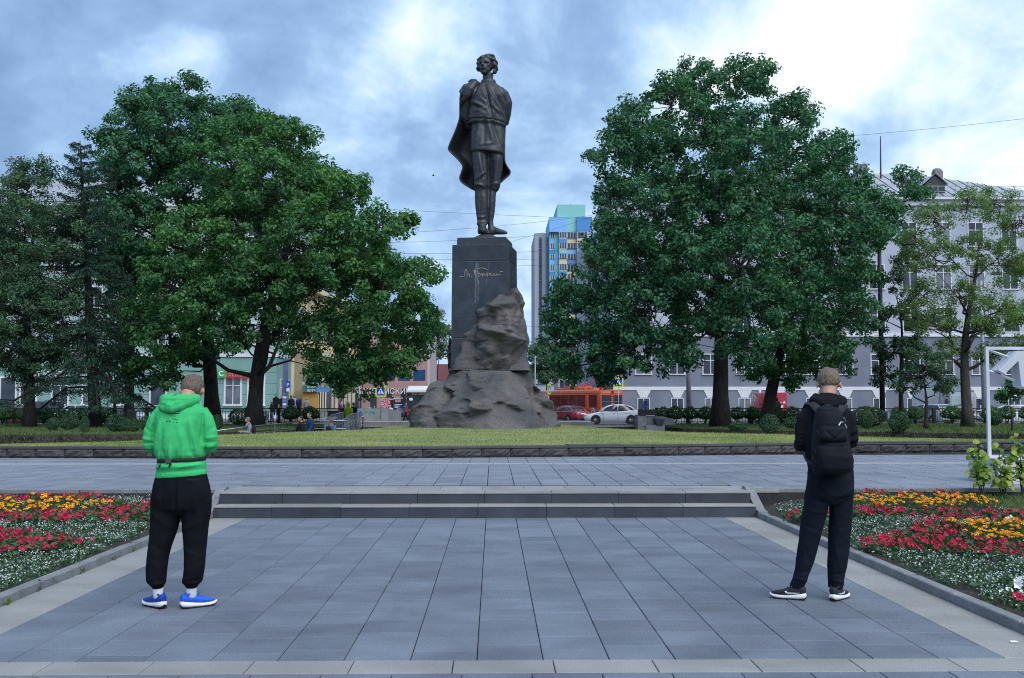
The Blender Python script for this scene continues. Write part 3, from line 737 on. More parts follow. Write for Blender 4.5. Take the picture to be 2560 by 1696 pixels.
L2 = [(1018, 440), (1060, 412), (1100, 385), (1140, 360), (1200, 335), (1260, 300), (1330, 272), (1395, 250), (1450, 240)]
R2 = [(1018, 950), (1050, 975), (1100, 990), (1130, 1000), (1180, 1005), (1260, 1020), (1330, 1032), (1395, 1050), (1450, 1060)]
dp = lambda y: (1.7 + 2.3 * max(0, (y - 1018) / 400) ** .8, 1.3 + 1.5 * max(0, (y - 1018) / 400))
rock(1022, 1445, 120, 200, 'rock_course', 21.0, False, L2, R2, dp)
L3 = [(1085, 338), (1105, 302), (1140, 275), (1180, 250), (1260, 206), (1330, 170), (1400, 138), (1450, 126)]
R3 = [(1085, 520), (1140, 520), (1260, 500), (1450, 480)]
rock(1085, 1445, 90, 130, 'rock_spur', 31.0, False, L3, R3, lambda y: (1.0 + 2.1 * max(0, (y - 1085) / 330), .9 + 1.2 * max(0, (y - 1085) / 330)))
L4 = [(1125, 880), (1180, 860), (1450, 840)]
R4 = [(1125, 1000), (1180, 1050), (1230, 1090), (1310, 1115), (1360, 1132), (1400, 1155), (1450, 1172)]
rock(1125, 1445, 80, 130, 'rock_spur', 41.0, False, L4, R4, lambda y: (.9 + 2.0 * max(0, (y - 1125) / 300), 1.0 + 1.0 * max(0, (y - 1125) / 300)))
rock(785, 1090, 40, 70, 'rock_spur', 55.0, False, [(785, 405), (900, 395), (1050, 392), (1090, 380)], [(785, 470), (1090, 520)], lambda y: (-.3, 1.1))
# ---- signature cut into the front
SIG = [[(315, 815), (350, 800), (400, 800), (440, 812), (470, 790), (482, 740), (478, 680), (490, 630), (515, 605), (535, 625), (540, 680), (545, 750), (555, 790), (575, 740), (595, 715), (603, 745), (600, 790), (612, 815)],
       [(648, 800), (672, 800)], [(715, 672), (735, 640), (765, 615)], [(735, 655), (750, 720), (770, 820)], [(775, 612), (768, 700), (775, 822)],
       [(800, 605), (860, 582), (940, 570), (1020, 582), (1080, 605), (1110, 640)],
       [(880, 718), (850, 735), (838, 775), (855, 805), (890, 800), (908, 765), (900, 730), (870, 712), (835, 715)], [(850, 690), (880, 683)], [(908, 765), (940, 770), (960, 730)],
       [(955, 725), (970, 780), (975, 865)], [(960, 740), (990, 715), (1018, 735), (1010, 775), (980, 795)], [(1018, 770), (1050, 790)],
       [(1130, 712), (1085, 722), (1060, 760), (1075, 800), (1110, 790), (1118, 760), (1080, 750)], [(1150, 715), (1160, 795)], [(1212, 712), (1165, 752), (1215, 795), (1250, 790)],
       [(1262, 735), (1262, 790), (1300, 740), (1302, 785), (1330, 790)], [(1342, 740), (1345, 788), (1385, 742), (1388, 785), (1410, 785)], [(1420, 745), (1430, 780), (1455, 745), (1460, 785)], [(1420, 705), (1460, 682), (1520, 680)]]
s3 = (190 / 2128) / 65.0
def sigpt(p, off=.012):
    X = (1120 + p[0] * 190 / 2128); Vv = 620 + p[1] * 140 / 1568
    xw = at_y(X, 1005, MY).x - MX; z = PZ(Vv, MY - 1.0)
    # front face of the turned block
    R = Matrix.Rotation(ANG, 3, 'Z'); n = R @ Vector((0, -1, 0)); c0 = Vector((cc, 0, 0)) + n * (DEP * 1.012 / 2 + off * .2)
    y = c0.y + (-(xw - c0.x) * n.x) / n.y
    return Vector((xw, y, z))
q = MB()
for st in SIG: q.tube([sigpt(p) for p in st], .0115, 6, flat=(1, 1))
q.build('signature', M_sig, mon, smooth=True)
# pale runs of lime down the front
M_lime = pm('lime_stain', (.17, .205, .26), .7, .5, 3, col2=(.06, .07, .09), stretch=(6, 6, 1))
q = MB()
for x0, x1, y0, y1, w in ((795, 770, 395, 1560, 22), (835, 840, 400, 1560, 16), (1150, 1060, 400, 1100, 7), (770, 775, 400, 560, 6), (1040, 1045, 280, 370, 6), (860, 830, 900, 1560, 25)):
    n = 14; L_ = []; R_ = []
    for i in range(n + 1):
        t = i / n; x = x0 + (x1 - x0) * t + 9 * math.sin(i * 1.7); ww = w * (.5 + .6 * rng.random()) * (1 if 0 < i < n else .2)
        L_.append(sigpt((x - ww, y0 + (y1 - y0) * t), .02)); R_.append(sigpt((x + ww, y0 + (y1 - y0) * t), .02))
    q.add(L_ + R_, [(i, n + 1 + i, n + 2 + i, i + 1) for i in range(n)])
q.build('lime_stain', M_lime, mon)
# ================================================================== STATUE
S1 = 1 / 182.0
def sx(x): return (x - 590) * S1
def sz(y): return (1415 - y) * S1
def P3(x, y, d=0.0): return Vector((sx(x), d, sz(y)))
STX = at_y(1000 + .3571 * 590, 1005, MY).x; STZ = PZ(80 + .3571 * 1415, MY)
stat = thing('bronze_statue', 'tall dark bronze statue of a man in belted blouse, boots and flying cape', 'statue', (STX, MY, STZ))
def ering(x0, x1, y, dc, dd, n=28, p=2.3, tilt=0.0, y1=None):
    """ring between outline x0..x1 at height y; dc centre depth, dd half depth"""
    r = []
    for k in range(n):
        a = 2 * math.pi * k / n; ca, sa = math.cos(a), math.sin(a)
        R = (abs(ca) ** p + abs(sa) ** p) ** (-1 / p)
        yy = y if y1 is None else y + (y1 - y) * (.5 + .5 * ca)
        r.append(Vector((sx((x0 + x1) / 2 + (x1 - x0) / 2 * R * ca), dc + dd * R * sa, sz(yy))))
    return r
b = MB()
# blouse
b.loft([ering(470, 742, 628, 0, .50, y1=655), ering(476, 742, 600, 0, .58, y1=640), ering(478, 738, 560, 0, .60, y1=600), ering(480, 738, 500, 0, .58), ering(478, 742, 440, -.02, .56), ering(462, 745, 405, 0, .48), ering(480, 725, 375, .02, .40), ering(530, 690, 350, .03, .30), ering(562, 668, 332, .03, .25), ering(566, 664, 316, .03, .23)])
# belt and skirt of the blouse
b.loft([ering(498, 724, 605, 0, .44), ering(496, 728, 650, 0, .47), ering(492, 730, 700, 0, .50), ering(488, 732, 770, -.01, .53), ering(487, 730, 828, -.02, .55, y1=850), ering(492, 727, 834, -.02, .50, y1=855)])
# neck
b.tube([P3(614, 350, .04), P3(612, 300, .0), P3(615, 260, -.02)], [.24, .215, .22], 16)
# left arm (viewer's right) swung behind the back, right arm under the cape
b.tube([P3(722, 410, .02), P3(745, 470, .10), P3(738, 550, .26), P3(724, 615, .40)], [.22, .235, .215, .19], 14)
b.tube([P3(724, 615, .42), P3(670, 640, .62), P3(600, 640, .66)], [.19, .17, .14], 12)
b.tube([P3(470, 410, .02), P3(452, 480, .08), P3(448, 560, .22), P3(480, 625, .42), P3(570, 645, .62)], [.25, .24, .21, .18, .15], 14)
# trousers
b.loft([ering(497, 618, 800, 0, .40), ering(500, 616, 880, -.02, .40), ering(507, 612, 960, -.04, .38), ering(514, 613, 1030, -.06, .36), ering(514, 617, 1075, -.07, .34), ering(520, 612, 1102, -.06, .28), ering(528, 606, 1112, -.05, .2)])
b.loft([ering(604, 722, 800, .06, .40), ering(614, 722, 880, .06, .40), ering(622, 716, 960, .08, .36), ering(622, 706, 1030, .10, .34), ering(620, 700, 1075, .10, .32), ering(618, 690, 1098, .10, .27), ering(622, 676, 1110, .10, .2)])
# boots
b.loft([ering(521, 612, 1105, -.05, .26), ering(521, 614, 1160, -.04, .28), ering(526, 612, 1230, -.03, .25), ering(534, 607, 1300, -.03, .22), ering(540, 603, 1340, -.03, .21), ering(543, 602, 1370, -.06, .23), ering(540, 608, 1395, -.08, .25), ering(542, 620, 1416, -.08, .26)])
b.loft([ering(614, 670, 1105, .12, .24), ering(612, 668, 1180, .13, .25), ering(610, 660, 1260, .13, .22), ering(612, 652, 1320, .12, .20), ering(614, 654, 1360, .10, .21), ering(612, 668, 1390, .06, .22), ering(612, 672, 1418, .05, .2)])
b.tube([P3(575, 1385, -.1), P3(578, 1402, -.42), P3(580, 1406, -.62)], [.16, .13, .08], 10)
b.tube([P3(640, 1385, .05), P3(690, 1402, -.12), P3(735, 1412, -.22), P3(752, 1416, -.25)], [.17, .12, .08, .05], 10)
for yk, dx_ in ((1335, 4), (1352, 6), (1300, 3)): b.tube([P3(538 - dx_ + 2, yk, -.2), P3(572, yk + 7, -.28), P3(605 + dx_, yk - 3, -.15)], .035, 8)
body = remesh(b, .034, 3)
C = get_co(body); N = get_no(body)
xz = C[:, 0] / S1 + 590; yz = 1415 - C[:, 2] / S1
front = np.clip(-N[:, 1] * 1.3 + .3, 0, 1)
dsp = np.zeros(len(C))
def fold(a, b_, w, amp):
    """a crease: raised (amp>0) or sunk along the segment a-b in outline pixels"""
    global dsp
    a = np.array(a, float); b_ = np.array(b_, float); d = b_ - a; L = d @ d
    t = np.clip(((xz - a[0]) * d[0] + (yz - a[1]) * d[1]) / L, 0, 1)
    r = np.hypot(xz - a[0] - t * d[0], yz - a[1] - t * d[1]); dsp += amp * np.exp(-(r / w) ** 2) * front * np.sin(np.pi * np.clip(t * .9 + .05, 0, 1)) ** .5
for a_, b_, w, am in (((590, 360), (640, 600), 9, -.05), ((612, 365), (660, 595), 10, .06), ((600, 380), (735, 600), 9, .05), ((640, 400), (738, 575), 9, -.05), ((660, 370), (735, 520), 9, .05), ((690, 380), (742, 480), 8, -.05),
        ((490, 480), (570, 530), 12, .06), ((500, 510), (590, 560), 12, -.06), ((520, 560), (600, 545), 10, .05), ((545, 360), (500, 470), 9, -.045), ((570, 400), (600, 470), 9, .03), ((560, 470), (700, 570), 10, .05), ((590, 480), (700, 600), 9, -.05),
        ((590, 620), (585, 800), 12, -.05), ((610, 620), (650, 780), 14, .07), ((560, 630), (520, 800), 13, .05), ((640, 620), (690, 790), 11, -.05), ((530, 640), (510, 740), 9, -.04), ((690, 640), (715, 800), 11, .05), ((560, 800), (640, 790), 10, .04),
        ((545, 850), (590, 1060), 14, .06), ((575, 870), (600, 1050), 10, -.05), ((530, 1040), (600, 990), 10, .05), ((525, 1070), (590, 1090), 9, .05), ((600, 1000), (540, 1060), 9, -.05), ((690, 870), (660, 1050), 12, .05), ((640, 880), (640, 1050), 10, -.05), ((640, 1070), (695, 1060), 9, .04),
        ((560, 1130), (555, 1290), 10, -.03), ((590, 1150), (590, 1290), 9, .03), ((640, 1130), (635, 1300), 9, .025)): fold(a_, b_, w, am)
dsp += -.05 * np.exp(-((yz - (608 + (xz - 480) * .10)) / 5.5) ** 2) * (np.abs(xz - 610) < 150) * (yz < 660)      # the belt's nip
dsp += .03 * fbm(C, 2.0, 3, 3) + .012 * fbm(C, 9, 2, 6)
set_co(body, C + N * dsp[:, None]); fin(body, 'body', M_bronze); put('body', body, stat)
# head, turned to the viewer's left and lifted
h = MB(); HS = .92                                 # face units: head about 0.92 m high
h.ball((0, .02, .14), (.335, .40, .37), 20, 14); h.ball((0, -.13, -.10), (.27, .27, .33), 16, 12); h.ball((0, -.24, -.33), (.13, .12, .10), 10, 8)
h.ball((0, -.12, -.22), (.24, .24, .19), 14, 10)
h.tube([(0, -.34, .12), (0, -.43, -.02), (0, -.45, -.09)], [.045, .06, .075], 10); h.ball((.055, -.38, -.10), .05, 8, 6); h.ball((-.055, -.38, -.10), .05, 8, 6)
h.tube([(-.22, -.25, .12), (-.11, -.345, .135), (0, -.36, .12), (.11, -.345, .135), (.22, -.25, .12)], [.05, .055, .05, .055, .05], 8)
for s in (-1, 1):
    h.ball((s * .19, -.25, -.04), (.09, .08, .06), 10, 8); h.ball((s * .12, -.285, .055), (.055, .04, .035), 10, 6); h.ball((s * .325, .02, .0), (.05, .09, .12), 8, 8)
h.tube([(-.13, -.30, -.20), (-.06, -.385, -.165), (0, -.385, -.175), (.06, -.385, -.165), (.13, -.30, -.20)], [.04, .055, .05, .055, .04], 8)      # moustache
h.tube([(-.08, -.33, -.235), (0, -.37, -.23), (.08, -.33, -.235)], [.025, .035, .025], 8)
hm = remesh(h, .014, 3); C = get_co(hm)
def dent(c, r, amp, dirv=(0, 1, 0)):
    global C
    d = np.linalg.norm((C - np.array(c)) / np.array(r), axis=1); C += np.outer(np.exp(-d ** 2) * amp, dirv)
for s in (-1, 1): dent((s * .115, -.31, .055), (.075, .08, .04), .05); dent((s * .2, -.27, -.17), (.07, .1, .07), .03)
dent((0, -.36, -.255), (.09, .06, .018), .03)
set_co(hm, C); fin(hm, 'head', M_bronze); hd = put('head', hm, stat)
hd.location = P3(601, 222, -.06); hd.scale = (.83, .83, .87); hd.rotation_euler = (rad(-6), 0, rad(-24))
hr = MB()
rr = random.Random(4)
for k in range(40):
    a = rr.uniform(-2.5, 2.5); e = rr.uniform(.05, .75)
    p0 = Vector((math.sin(a) * .12, -.26 + .14 * rr.random(), .36 + .06 * rr.random()))
    tgt = Vector((math.sin(a) * .43, .10 - math.cos(a) * .36, .18 - .42 * e)) if abs(a) > .9 else Vector((math.sin(a) * .36, -.20, .40))
    if math.cos(a) > .2 and abs(a) < .9: tgt = Vector((.30 * math.sin(a) + .06, .08, .43))
    mid = (p0 + tgt) / 2 + Vector((math.sin(a) * .12, .04, .06)); 
    hr.tube([p0, mid, tgt, tgt + Vector((math.sin(a) * .03, .05, -.03))], [.07, .10, .095, .05], 8)
hr.ball((0, .10, .20), (.37, .36, .30), 16, 12)
for s, z in ((.40, .02), (.43, -.10), (.40, -.22), (.38, -.30), (-.38, .05), (-.36, -.08)): hr.ball((s, .10, z), (.09, .13, .075), 9, 7)
hrm = remesh(hr, .02, 3); C = get_co(hrm); N = get_no(hrm); C = C + N * (.022 * np.sin(C[:, 2] * 26 + 9 * fbm(C, 2.2, 2) + C[:, 0] * 6))[:, None]
set_co(hrm, C); fin(hrm, 'hair', M_bronze); put('hair', hrm, hd, (0, .01, .02))
# collar of the blouse
q = MB(); q.loft([ering(563, 667, 345, .02, .27), ering(560, 670, 330, .02, .28), ering(564, 667, 317, .02, .27), ering(572, 659, 318, .02, .23), ering(570, 660, 340, .02, .22)], cap=False); q.build('collar', M_bronze, stat, smooth=True)
q = MB(); q.loft([ering(484, 728, 596, 0, .53, y1=622), ering(482, 731, 604, 0, .545, y1=630), ering(484, 731, 614, 0, .54, y1=640), ering(488, 727, 620, 0, .5, y1=646)]); q.build('belt', M_bronze, stat, smooth=True)
# cape: a heavy sheet hung from the shoulders round the back
XLc = [(335, 505), (360, 470), (400, 424), (450, 413), (520, 412), (580, 412), (620, 398), (670, 380), (740, 348), (797, 324), (815, 340), (850, 378), (890, 418), (922, 436), (960, 424), (1000, 410), (1025, 411), (1050, 440), (1085, 519)]
XRc = [(335, 690), (400, 728), (450, 742), (600, 738), (740, 734), (850, 733), (890, 733), (930, 755), (968, 783), (985, 768), (1010, 730), (1040, 706), (1085, 640)]
rows = [340, 365, 400, 450, 520, 580, 620, 670, 705, 740, 770, 797, 815, 850, 890, 922, 945, 960, 985, 1000, 1025, 1050, 1085]
nc = 40; V = []
for y in rows:
    xl, xr = interp(y, XLc), interp(y, XRc); back = .62 + .30 * min(1, max(0, (y - 500) / 300))
    for k in range(nc):
        t = k / (nc - 1); x = xl + (xr - xl) * (t - .12 * math.sin(2 * math.pi * t) * .5)
        dl = (.05 if y < 560 else .05 + .25 * min(1, (y - 560) / 250)); dr = .25
        d = dl * (1 - t) ** 2.2 + dr * t ** 3 + back * (math.sin(math.pi * t) ** .8)
        d += .05 * math.sin(t * 19 + y * .004) * min(1, max(0, (y - 420) / 300)) * (1 - .4 * t)
        if y < 520: d = d if t > .2 else d - .42 * (1 - t / .2) * math.sin(math.pi * min(1, (y - 335) / 185))
        V.append(P3(x, y, d))
q = MB(); q.add(V, [(j * nc + i, j * nc + i + 1, (j + 1) * nc + i + 1, (j + 1) * nc + i) for j in range(len(rows) - 1) for i in range(nc - 1)])
cm = q.mesh('cape', M_bronze, True)
co_ = put('cape', cm, stat); so = co_.modifiers.new('thick', 'SOLIDIFY'); so.thickness = .07; so.offset = 0
sb = co_.modifiers.new('sub', 'SUBSURF'); sb.levels = 1; sb.render_levels = 1
# the cape laid over the right shoulder, with its stiff collar wing
q = MB()
q.tube([P3(560, 345, -.12), P3(520, 350, -.25), P3(488, 400, -.38), P3(470, 440, -.36), P3(440, 470, -.22), P3(415, 500, -.02)], [.06, .13, .15, .13, .11, .06], 12)
q.tube([P3(545, 335, .0), P3(520, 370, -.05), P3(470, 395, -.08), P3(440, 430, -.02)], [.10, .26, .30, .26], 14)
q.tube([P3(470, 322, .02), P3(495, 318, -.02), P3(522, 330, -.08), P3(535, 352, -.14)], [.02, .075, .12, .10], 10)
q.tube([P3(470, 322, .02), P3(492, 345, -.04), P3(505, 360, -.1)], [.02, .06, .10], 10)
mm = remesh(q, .03, 4); put('cape_collar', fin(mm, 'cape_collar', M_bronze), stat)
q = MB()
q.tube([P3(735, 405, .05), P3(752, 470, .06), P3(742, 560, .2)], [.10, .16, .10], 10); q.tube([P3(700, 372, 0), P3(738, 410, -.05), P3(745, 450, -.02)], [.10, .13, .06], 10)
put('cape_fold', fin(remesh(q, .03, 4), 'cape_fold', M_bronze), stat)
# ================================================================== TREES
M_bark = pm('bark', (.035, .030, .027), .95, .4, 3, .9, 12, stretch=(3, 3, .6))
M_bark2 = pm('light_bark', (.060, .052, .046), .95, .4, 3, .8, 14, stretch=(3, 3, .6))
L_oak = leafmat('oak_leaves', (.014, .078, .046), (.090, .235, .098), .55, .7, .28, .42)
L_oak2 = leafmat('oak_leaves_yellowish', (.016, .085, .036), (.115, .265, .072), .5, .7, .32, .42)  # slightly yellower green for some oaks and the young trees
L_dark = leafmat('dark_leaves', (.020, .065, .036), (.075, .150, .060), .6, .6, .25, .45)
L_ash = leafmat('ash_leaves', (.080, .155, .050), (.250, .350, .120), .7, .6, .35, .5)
L_elm = leafmat('elm_leaves', (.020, .072, .044), (.115, .205, .098), .5, .7, .3, .45)
L_spr = leafmat('spruce_needles', (.012, .044, .032), (.042, .100, .060), .9, .6, .12, .5)
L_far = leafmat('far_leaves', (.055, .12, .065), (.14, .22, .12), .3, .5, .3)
def crown_tree(name, label, base, lobes, rtrunk, leafm, clump_r=.62, leaf=.17, per=95, dens=1.0, depth=.75, bark=M_bark, fork=.30, lean=0.0, group=None, forks=None, asp=.62, seed=1, twig=.022):
    """lobes: (u, v, radius) in the picture's pixels, lifted to real distance; each is filled front and back"""
    r = np.random.default_rng(seed); rr = random.Random(seed)
    bu, Yb, zb = base; B = at_y(bu, 1005, Yb); B.z = zb
    k = Yb / F
    cu = sum(l[0] * l[2] for l in lobes) / sum(l[2] for l in lobes); cv = sum(l[1] * l[2] for l in lobes) / sum(l[2] for l in lobes)
    ru = max(abs(l[0] - cu) + l[2] for l in lobes); rv = max(abs(l[1] - cv) + l[2] for l in lobes)
    t = thing(name, label, 'tree', B, 0, group)
    top = Vector((PX(cu, Yb), Yb, PZ(min(l[1] for l in lobes) + 40, Yb))); H = top.z - zb
    wood = MB()
    # trunk and leader
    fz = H * fork; nodes = []
    lead = []
    for i in range(11):
        q = i / 10; z = H * .9 * q; wob = .03 * H * math.sin(q * 5 + seed) * q
        ctr = Vector(((top.x - B.x) * q ** 1.6 + wob, .04 * H * math.sin(q * 4 + seed * 2) * q, z)); rd_ = rtrunk * (1.35 if i == 0 else 1.0) * max(.06, (1 - q) ** .75 if q > fork else 1 - .22 * q / fork)
        lead.append((ctr, rd_)); nodes.append((ctr, rd_))
    wood.tube([p for p, _ in lead], [a for _, a in lead], 12)
    clumps = []; allnodes = list(nodes[2:])
    for li, (u, v, lr) in enumerate(sorted(lobes, key=lambda l: math.hypot(l[0] - bu - (cu - bu) * .6, (l[1] - cv) * .6))):
        du, dv = (u - cu) / ru, (v - cv) / rv
        hd = math.sqrt(max(.05, 1 - min(1, du * du + dv * dv))) * ru * k * depth
        R_ = lr * k
        for side in ((-1, 1) if hd > R_ * .45 else (0,)):
            dy = side * hd * rr.uniform(.35, .8)
            c = at_y(u, v, Yb + dy) - B
            Rl = R_ * (Yb + dy) / Yb
            # limb from the leader to the lobe
            def cost(n_):
                e_ = c - n_[0]; L_ = e_.length
                return L_ + max(0, .45 * L_ - e_.z) * 1.3 + (3.0 if n_[0].z < fz * .9 else 0) - n_[1] * 3.5
            p0, r0 = min(allnodes, key=cost); d = c - p0
            mid1 = p0 + d * .35 + Vector((rr.uniform(-.3, .3), rr.uniform(-.3, .3), -.04 * d.length + rr.uniform(-.2, .2))); mid2 = p0 + d * .7 + Vector((rr.uniform(-.4, .4), rr.uniform(-.4, .4), .03 * d.length))
            rl = min(r0 * .62, .045 + .020 * d.length)
            wood.tube([p0, mid1, mid2, c], [rl, rl * .75, rl * .5, rl * .25], 7, cap=False)
            allnodes += [(mid1, rl * .75), ((mid1 + mid2) / 2, rl * .62), (mid2, rl * .5)]
            limb = [mid1, (mid1 + mid2) / 2, mid2, (mid2 + c) / 2, c]
            for _s in range(4):
                e_ = Vector(r.normal(0, 1, 3)).normalized() * Rl * rr.uniform(.35, .6); s0 = rr.choice([mid2, (mid2 + c) / 2, c]); s1 = c + e_
                sm_ = (s0 + s1) / 2 + Vector((rr.uniform(-.12, .12), rr.uniform(-.12, .12), rr.uniform(-.05, .15)))
                wood.tube([s0, sm_, s1], [max(twig * 1.5, rl * .3), max(twig * 1.2, rl * .2), twig], 5, cap=False); limb += [sm_, s1]
            n = max(4, int(dens * 23 * (Rl / 1.55) ** 2 * (.9 if side else 1.3)))
            for _ in range(n):
                dv_ = Vector(r.normal(0, 1, 3)); dv_.normalize()
                if dv_.z < -.35 and rr.random() < .4: dv_.z = -dv_.z
                rad_ = Rl * ((.45 + .55 * rr.random() ** .6) if rr.random() > .16 else rr.uniform(1.0, 1.28)); pc = c + Vector((dv_.x * rad_, dv_.y * rad_, dv_.z * rad_ * .9))
                clumps.append((pc, dv_))
                near = min(limb, key=lambda w_: (w_ - pc).length)
                m_ = (near + pc) / 2 + Vector((rr.uniform(-.15, .15), rr.uniform(-.15, .15), -.1))
                wood.tube([near, m_, pc], [twig, twig * .8, twig * .35], 4, cap=False)
    wood.build('trunk', bark, t, smooth=True)
    Vs = []
    for pc, dv_ in clumps:
        m = int(per * 1.05 * rr.uniform(.7, 1.25)); cr = clump_r * .8 * rr.uniform(.7, 1.25)
        g = r.normal(0, 1, (m, 3)); g /= np.linalg.norm(g, axis=1)[:, None]; rad_ = cr * r.uniform(0, 1, m) ** .45
        P = np.array(pc) + g * rad_[:, None] * np.array([1, 1, .8]) + np.array(dv_) * cr * .2
        Vs.append(leaf_quads(P, leaf * 1.0, .55, r, asp, g * .8 + np.array(dv_) * .5))
    V = np.concatenate(Vs)
    put('crown', npmesh('crown', V, qidx(len(V)), leafm), t)
    return t
TREES = []
crown_tree('oak_tree', 'broad spreading oak left of the statue with forked dark trunk and low limbs', (637, 56, .28),
    [(640, 350, 75), (725, 350, 62), (560, 410, 90), (690, 470, 105), (760, 440, 60), (800, 500, 75), (862, 480, 50), (610, 560, 105), (750, 610, 105), (870, 590, 65), (955, 570, 50), (915, 640, 60), (490, 610, 95), (650, 710, 105), (800, 720, 100), (940, 700, 80), (1030, 700, 62), (545, 750, 95),
     (430, 720, 80), (1035, 800, 62), (930, 820, 85), (810, 850, 70), (430, 850, 75), (345, 800, 62), (950, 905, 44), (880, 925, 40), (1040, 868, 34), (1060, 835, 36), (940, 925, 34), (850, 950, 26), (1005, 912, 38), (920, 952, 32), (700, 830, 55), (580, 830, 50), (360, 930, 36), (420, 945, 28), (1020, 560, 22), (805, 940, 30), (900, 470, 25)],
    .44, L_oak2, .62, .20, 92, 1.25, .75, fork=.19, seed=11)
crown_tree('oak_tree', 'tall oak rising behind the spreading oak, its straight trunk beside it', (533, 62, .22),
    [(466, 225, 40), (395, 250, 45), (340, 310, 68), (285, 365, 55), (440, 320, 85), (540, 300, 50), (600, 300, 48), (380, 420, 95), (275, 450, 52), (480, 470, 80), (330, 560, 85), (255, 560, 55), (280, 680, 75), (360, 680, 75), (300, 800, 55), (440, 900, 40), (500, 880, 40), (300, 900, 45)],
    .45, L_oak, .68, .21, 84, 1.1, .6, fork=.35, seed=12)
crown_tree('oak_tree', 'huge round-crowned oak right of the statue before the grey building', (1800, 55, .30),
    [(1755, 205, 62), (1850, 195, 58), (1905, 205, 48), (1680, 265, 72), (1590, 305, 58), (1980, 300, 68), (1545, 375, 66), (1640, 400, 90), (1760, 350, 110), (1870, 370, 100), (1990, 420, 90), (2075, 390, 62), (2125, 445, 45), (1535, 490, 62), (1640, 530, 100), (1770, 510, 110), (1890, 530, 110), (2010, 540, 100),
     (2110, 530, 78), (2185, 515, 45), (1545, 600, 72), (1490, 665, 52), (1600, 660, 100), (1720, 660, 110), (1850, 670, 110), (1980, 660, 100), (2085, 650, 75), (1420, 755, 62), (1520, 770, 85), (1630, 780, 100), (1750, 780, 90), (1870, 790, 100), (1985, 790, 85), (1390, 850, 52), (1480, 870, 78), (1580, 870, 80),
     (1690, 870, 60), (1870, 880, 62), (1430, 925, 34), (1545, 930, 32), (1500, 940, 26), (2270, 450, 34), (2300, 480, 26), (2240, 520, 26), (2170, 600, 52), (2200, 560, 36), (2155, 690, 52), (2145, 790, 50), (2110, 870, 45), (1400, 910, 30)],
    .46, L_oak, .62, .195, 82, 1.02, .75, fork=.24, seed=13)
crown_tree('oak_tree', 'second oak with straight trunk standing behind the huge round oak', (1916, 62, .22),
    [(1960, 890, 62), (2040, 860, 65), (2085, 780, 70), (2120, 690, 55), (2030, 930, 38), (2110, 900, 38), (1900, 930, 34), (1985, 950, 26), (2000, 720, 80), (2150, 600, 45)],
    .42, L_oak2, .60, .18, 85, .95, .6, fork=.3, seed=14)
crown_tree('elm_tree', 'feathery leafy tree at the left edge with a slim dark trunk', (75, 55, .27),
    [(45, 435, 36), (100, 430, 32), (70, 480, 45), (40, 560, 80), (150, 560, 62), (20, 660, 85), (130, 670, 75), (195, 590, 38), (40, 770, 85), (140, 775, 65), (30, 870, 65), (95, 900, 50), (-60, 640, 90), (-60, 780, 90), (-50, 890, 70), (165, 860, 34), (60, 940, 26)],
    .30, L_elm, .58, .17, 105, 1.35, .6, fork=.28, asp=.4, seed=15)
crown_tree('ash_tree', 'loose yellow-green tree before the pale building at the right', (2418, 54, .28),
    [(2330, 555, 44), (2290, 610, 42), (2420, 510, 44), (2500, 515, 42), (2555, 560, 50), (2340, 650, 52), (2440, 630, 50), (2520, 650, 50), (2300, 735, 45), (2400, 740, 50), (2500, 780, 55), (2560, 800, 50), (2345, 815, 48), (2450, 830, 40), (2575, 690, 50), (2380, 880, 36), (2485, 885, 36), (2290, 800, 34), (2540, 880, 36)],
    .28, L_ash, .52, .14, 95, 1.35, .6, bark=M_bark2, fork=.28, asp=.42, seed=16)
crown_tree('maple_tree', 'thin dark-leaved tree between lamp post and yellow-green tree', (2255, 60, .24),
    [(2260, 640, 24), (2245, 700, 32), (2265, 780, 38), (2205, 800, 30), (2290, 870, 38), (2240, 880, 38), (2200, 880, 32), (2215, 940, 28)],
    .15, L_dark, .50, .16, 80, 1.0, .6, fork=.3, seed=17)
crown_tree('hawthorn_tree', 'low many-stemmed dark tree on the right outer lawn', (2314, 50, .28),
    [(2312, 920, 40), (2270, 945, 32), (2355, 945, 32), (2300, 890, 30), (2340, 900, 28), (2372, 965, 20), (2255, 970, 18)],
    .12, L_dark, .40, .11, 90, 1.3, .6, fork=.25, seed=18)
crown_tree('young_tree', 'staked young tree on the lawn under the white letter frame', (2529, 46, .29), [(2527, 978, 16), (2508, 990, 13), (2548, 985, 13), (2530, 960, 12)], .05, L_oak2, .30, .12, 60, 1.6, .6, fork=.6, seed=19, twig=.012)
crown_tree('young_tree', 'small light green street tree before the yellow building', (843, 86, 0.0), [(865, 935, 30), (842, 965, 22), (885, 965, 18), (860, 985, 14)], .10, L_oak2, .5, .16, 80, 1.2, .6, fork=.35, seed=20)
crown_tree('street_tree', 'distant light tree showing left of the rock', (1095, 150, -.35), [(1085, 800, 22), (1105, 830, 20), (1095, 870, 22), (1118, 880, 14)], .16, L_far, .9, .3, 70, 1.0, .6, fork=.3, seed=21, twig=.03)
crown_tree('street_tree', 'distant grey-green tree right of the rock above the orange trolleybus', (1368, 170, -.35), [(1350, 890, 26), (1375, 880, 28), (1400, 910, 26), (1345, 930, 20), (1370, 940, 20), (1336, 872, 10)], .2, L_far, 1.0, .32, 75, 1.0, .6, fork=.3, seed=22, twig=.03)
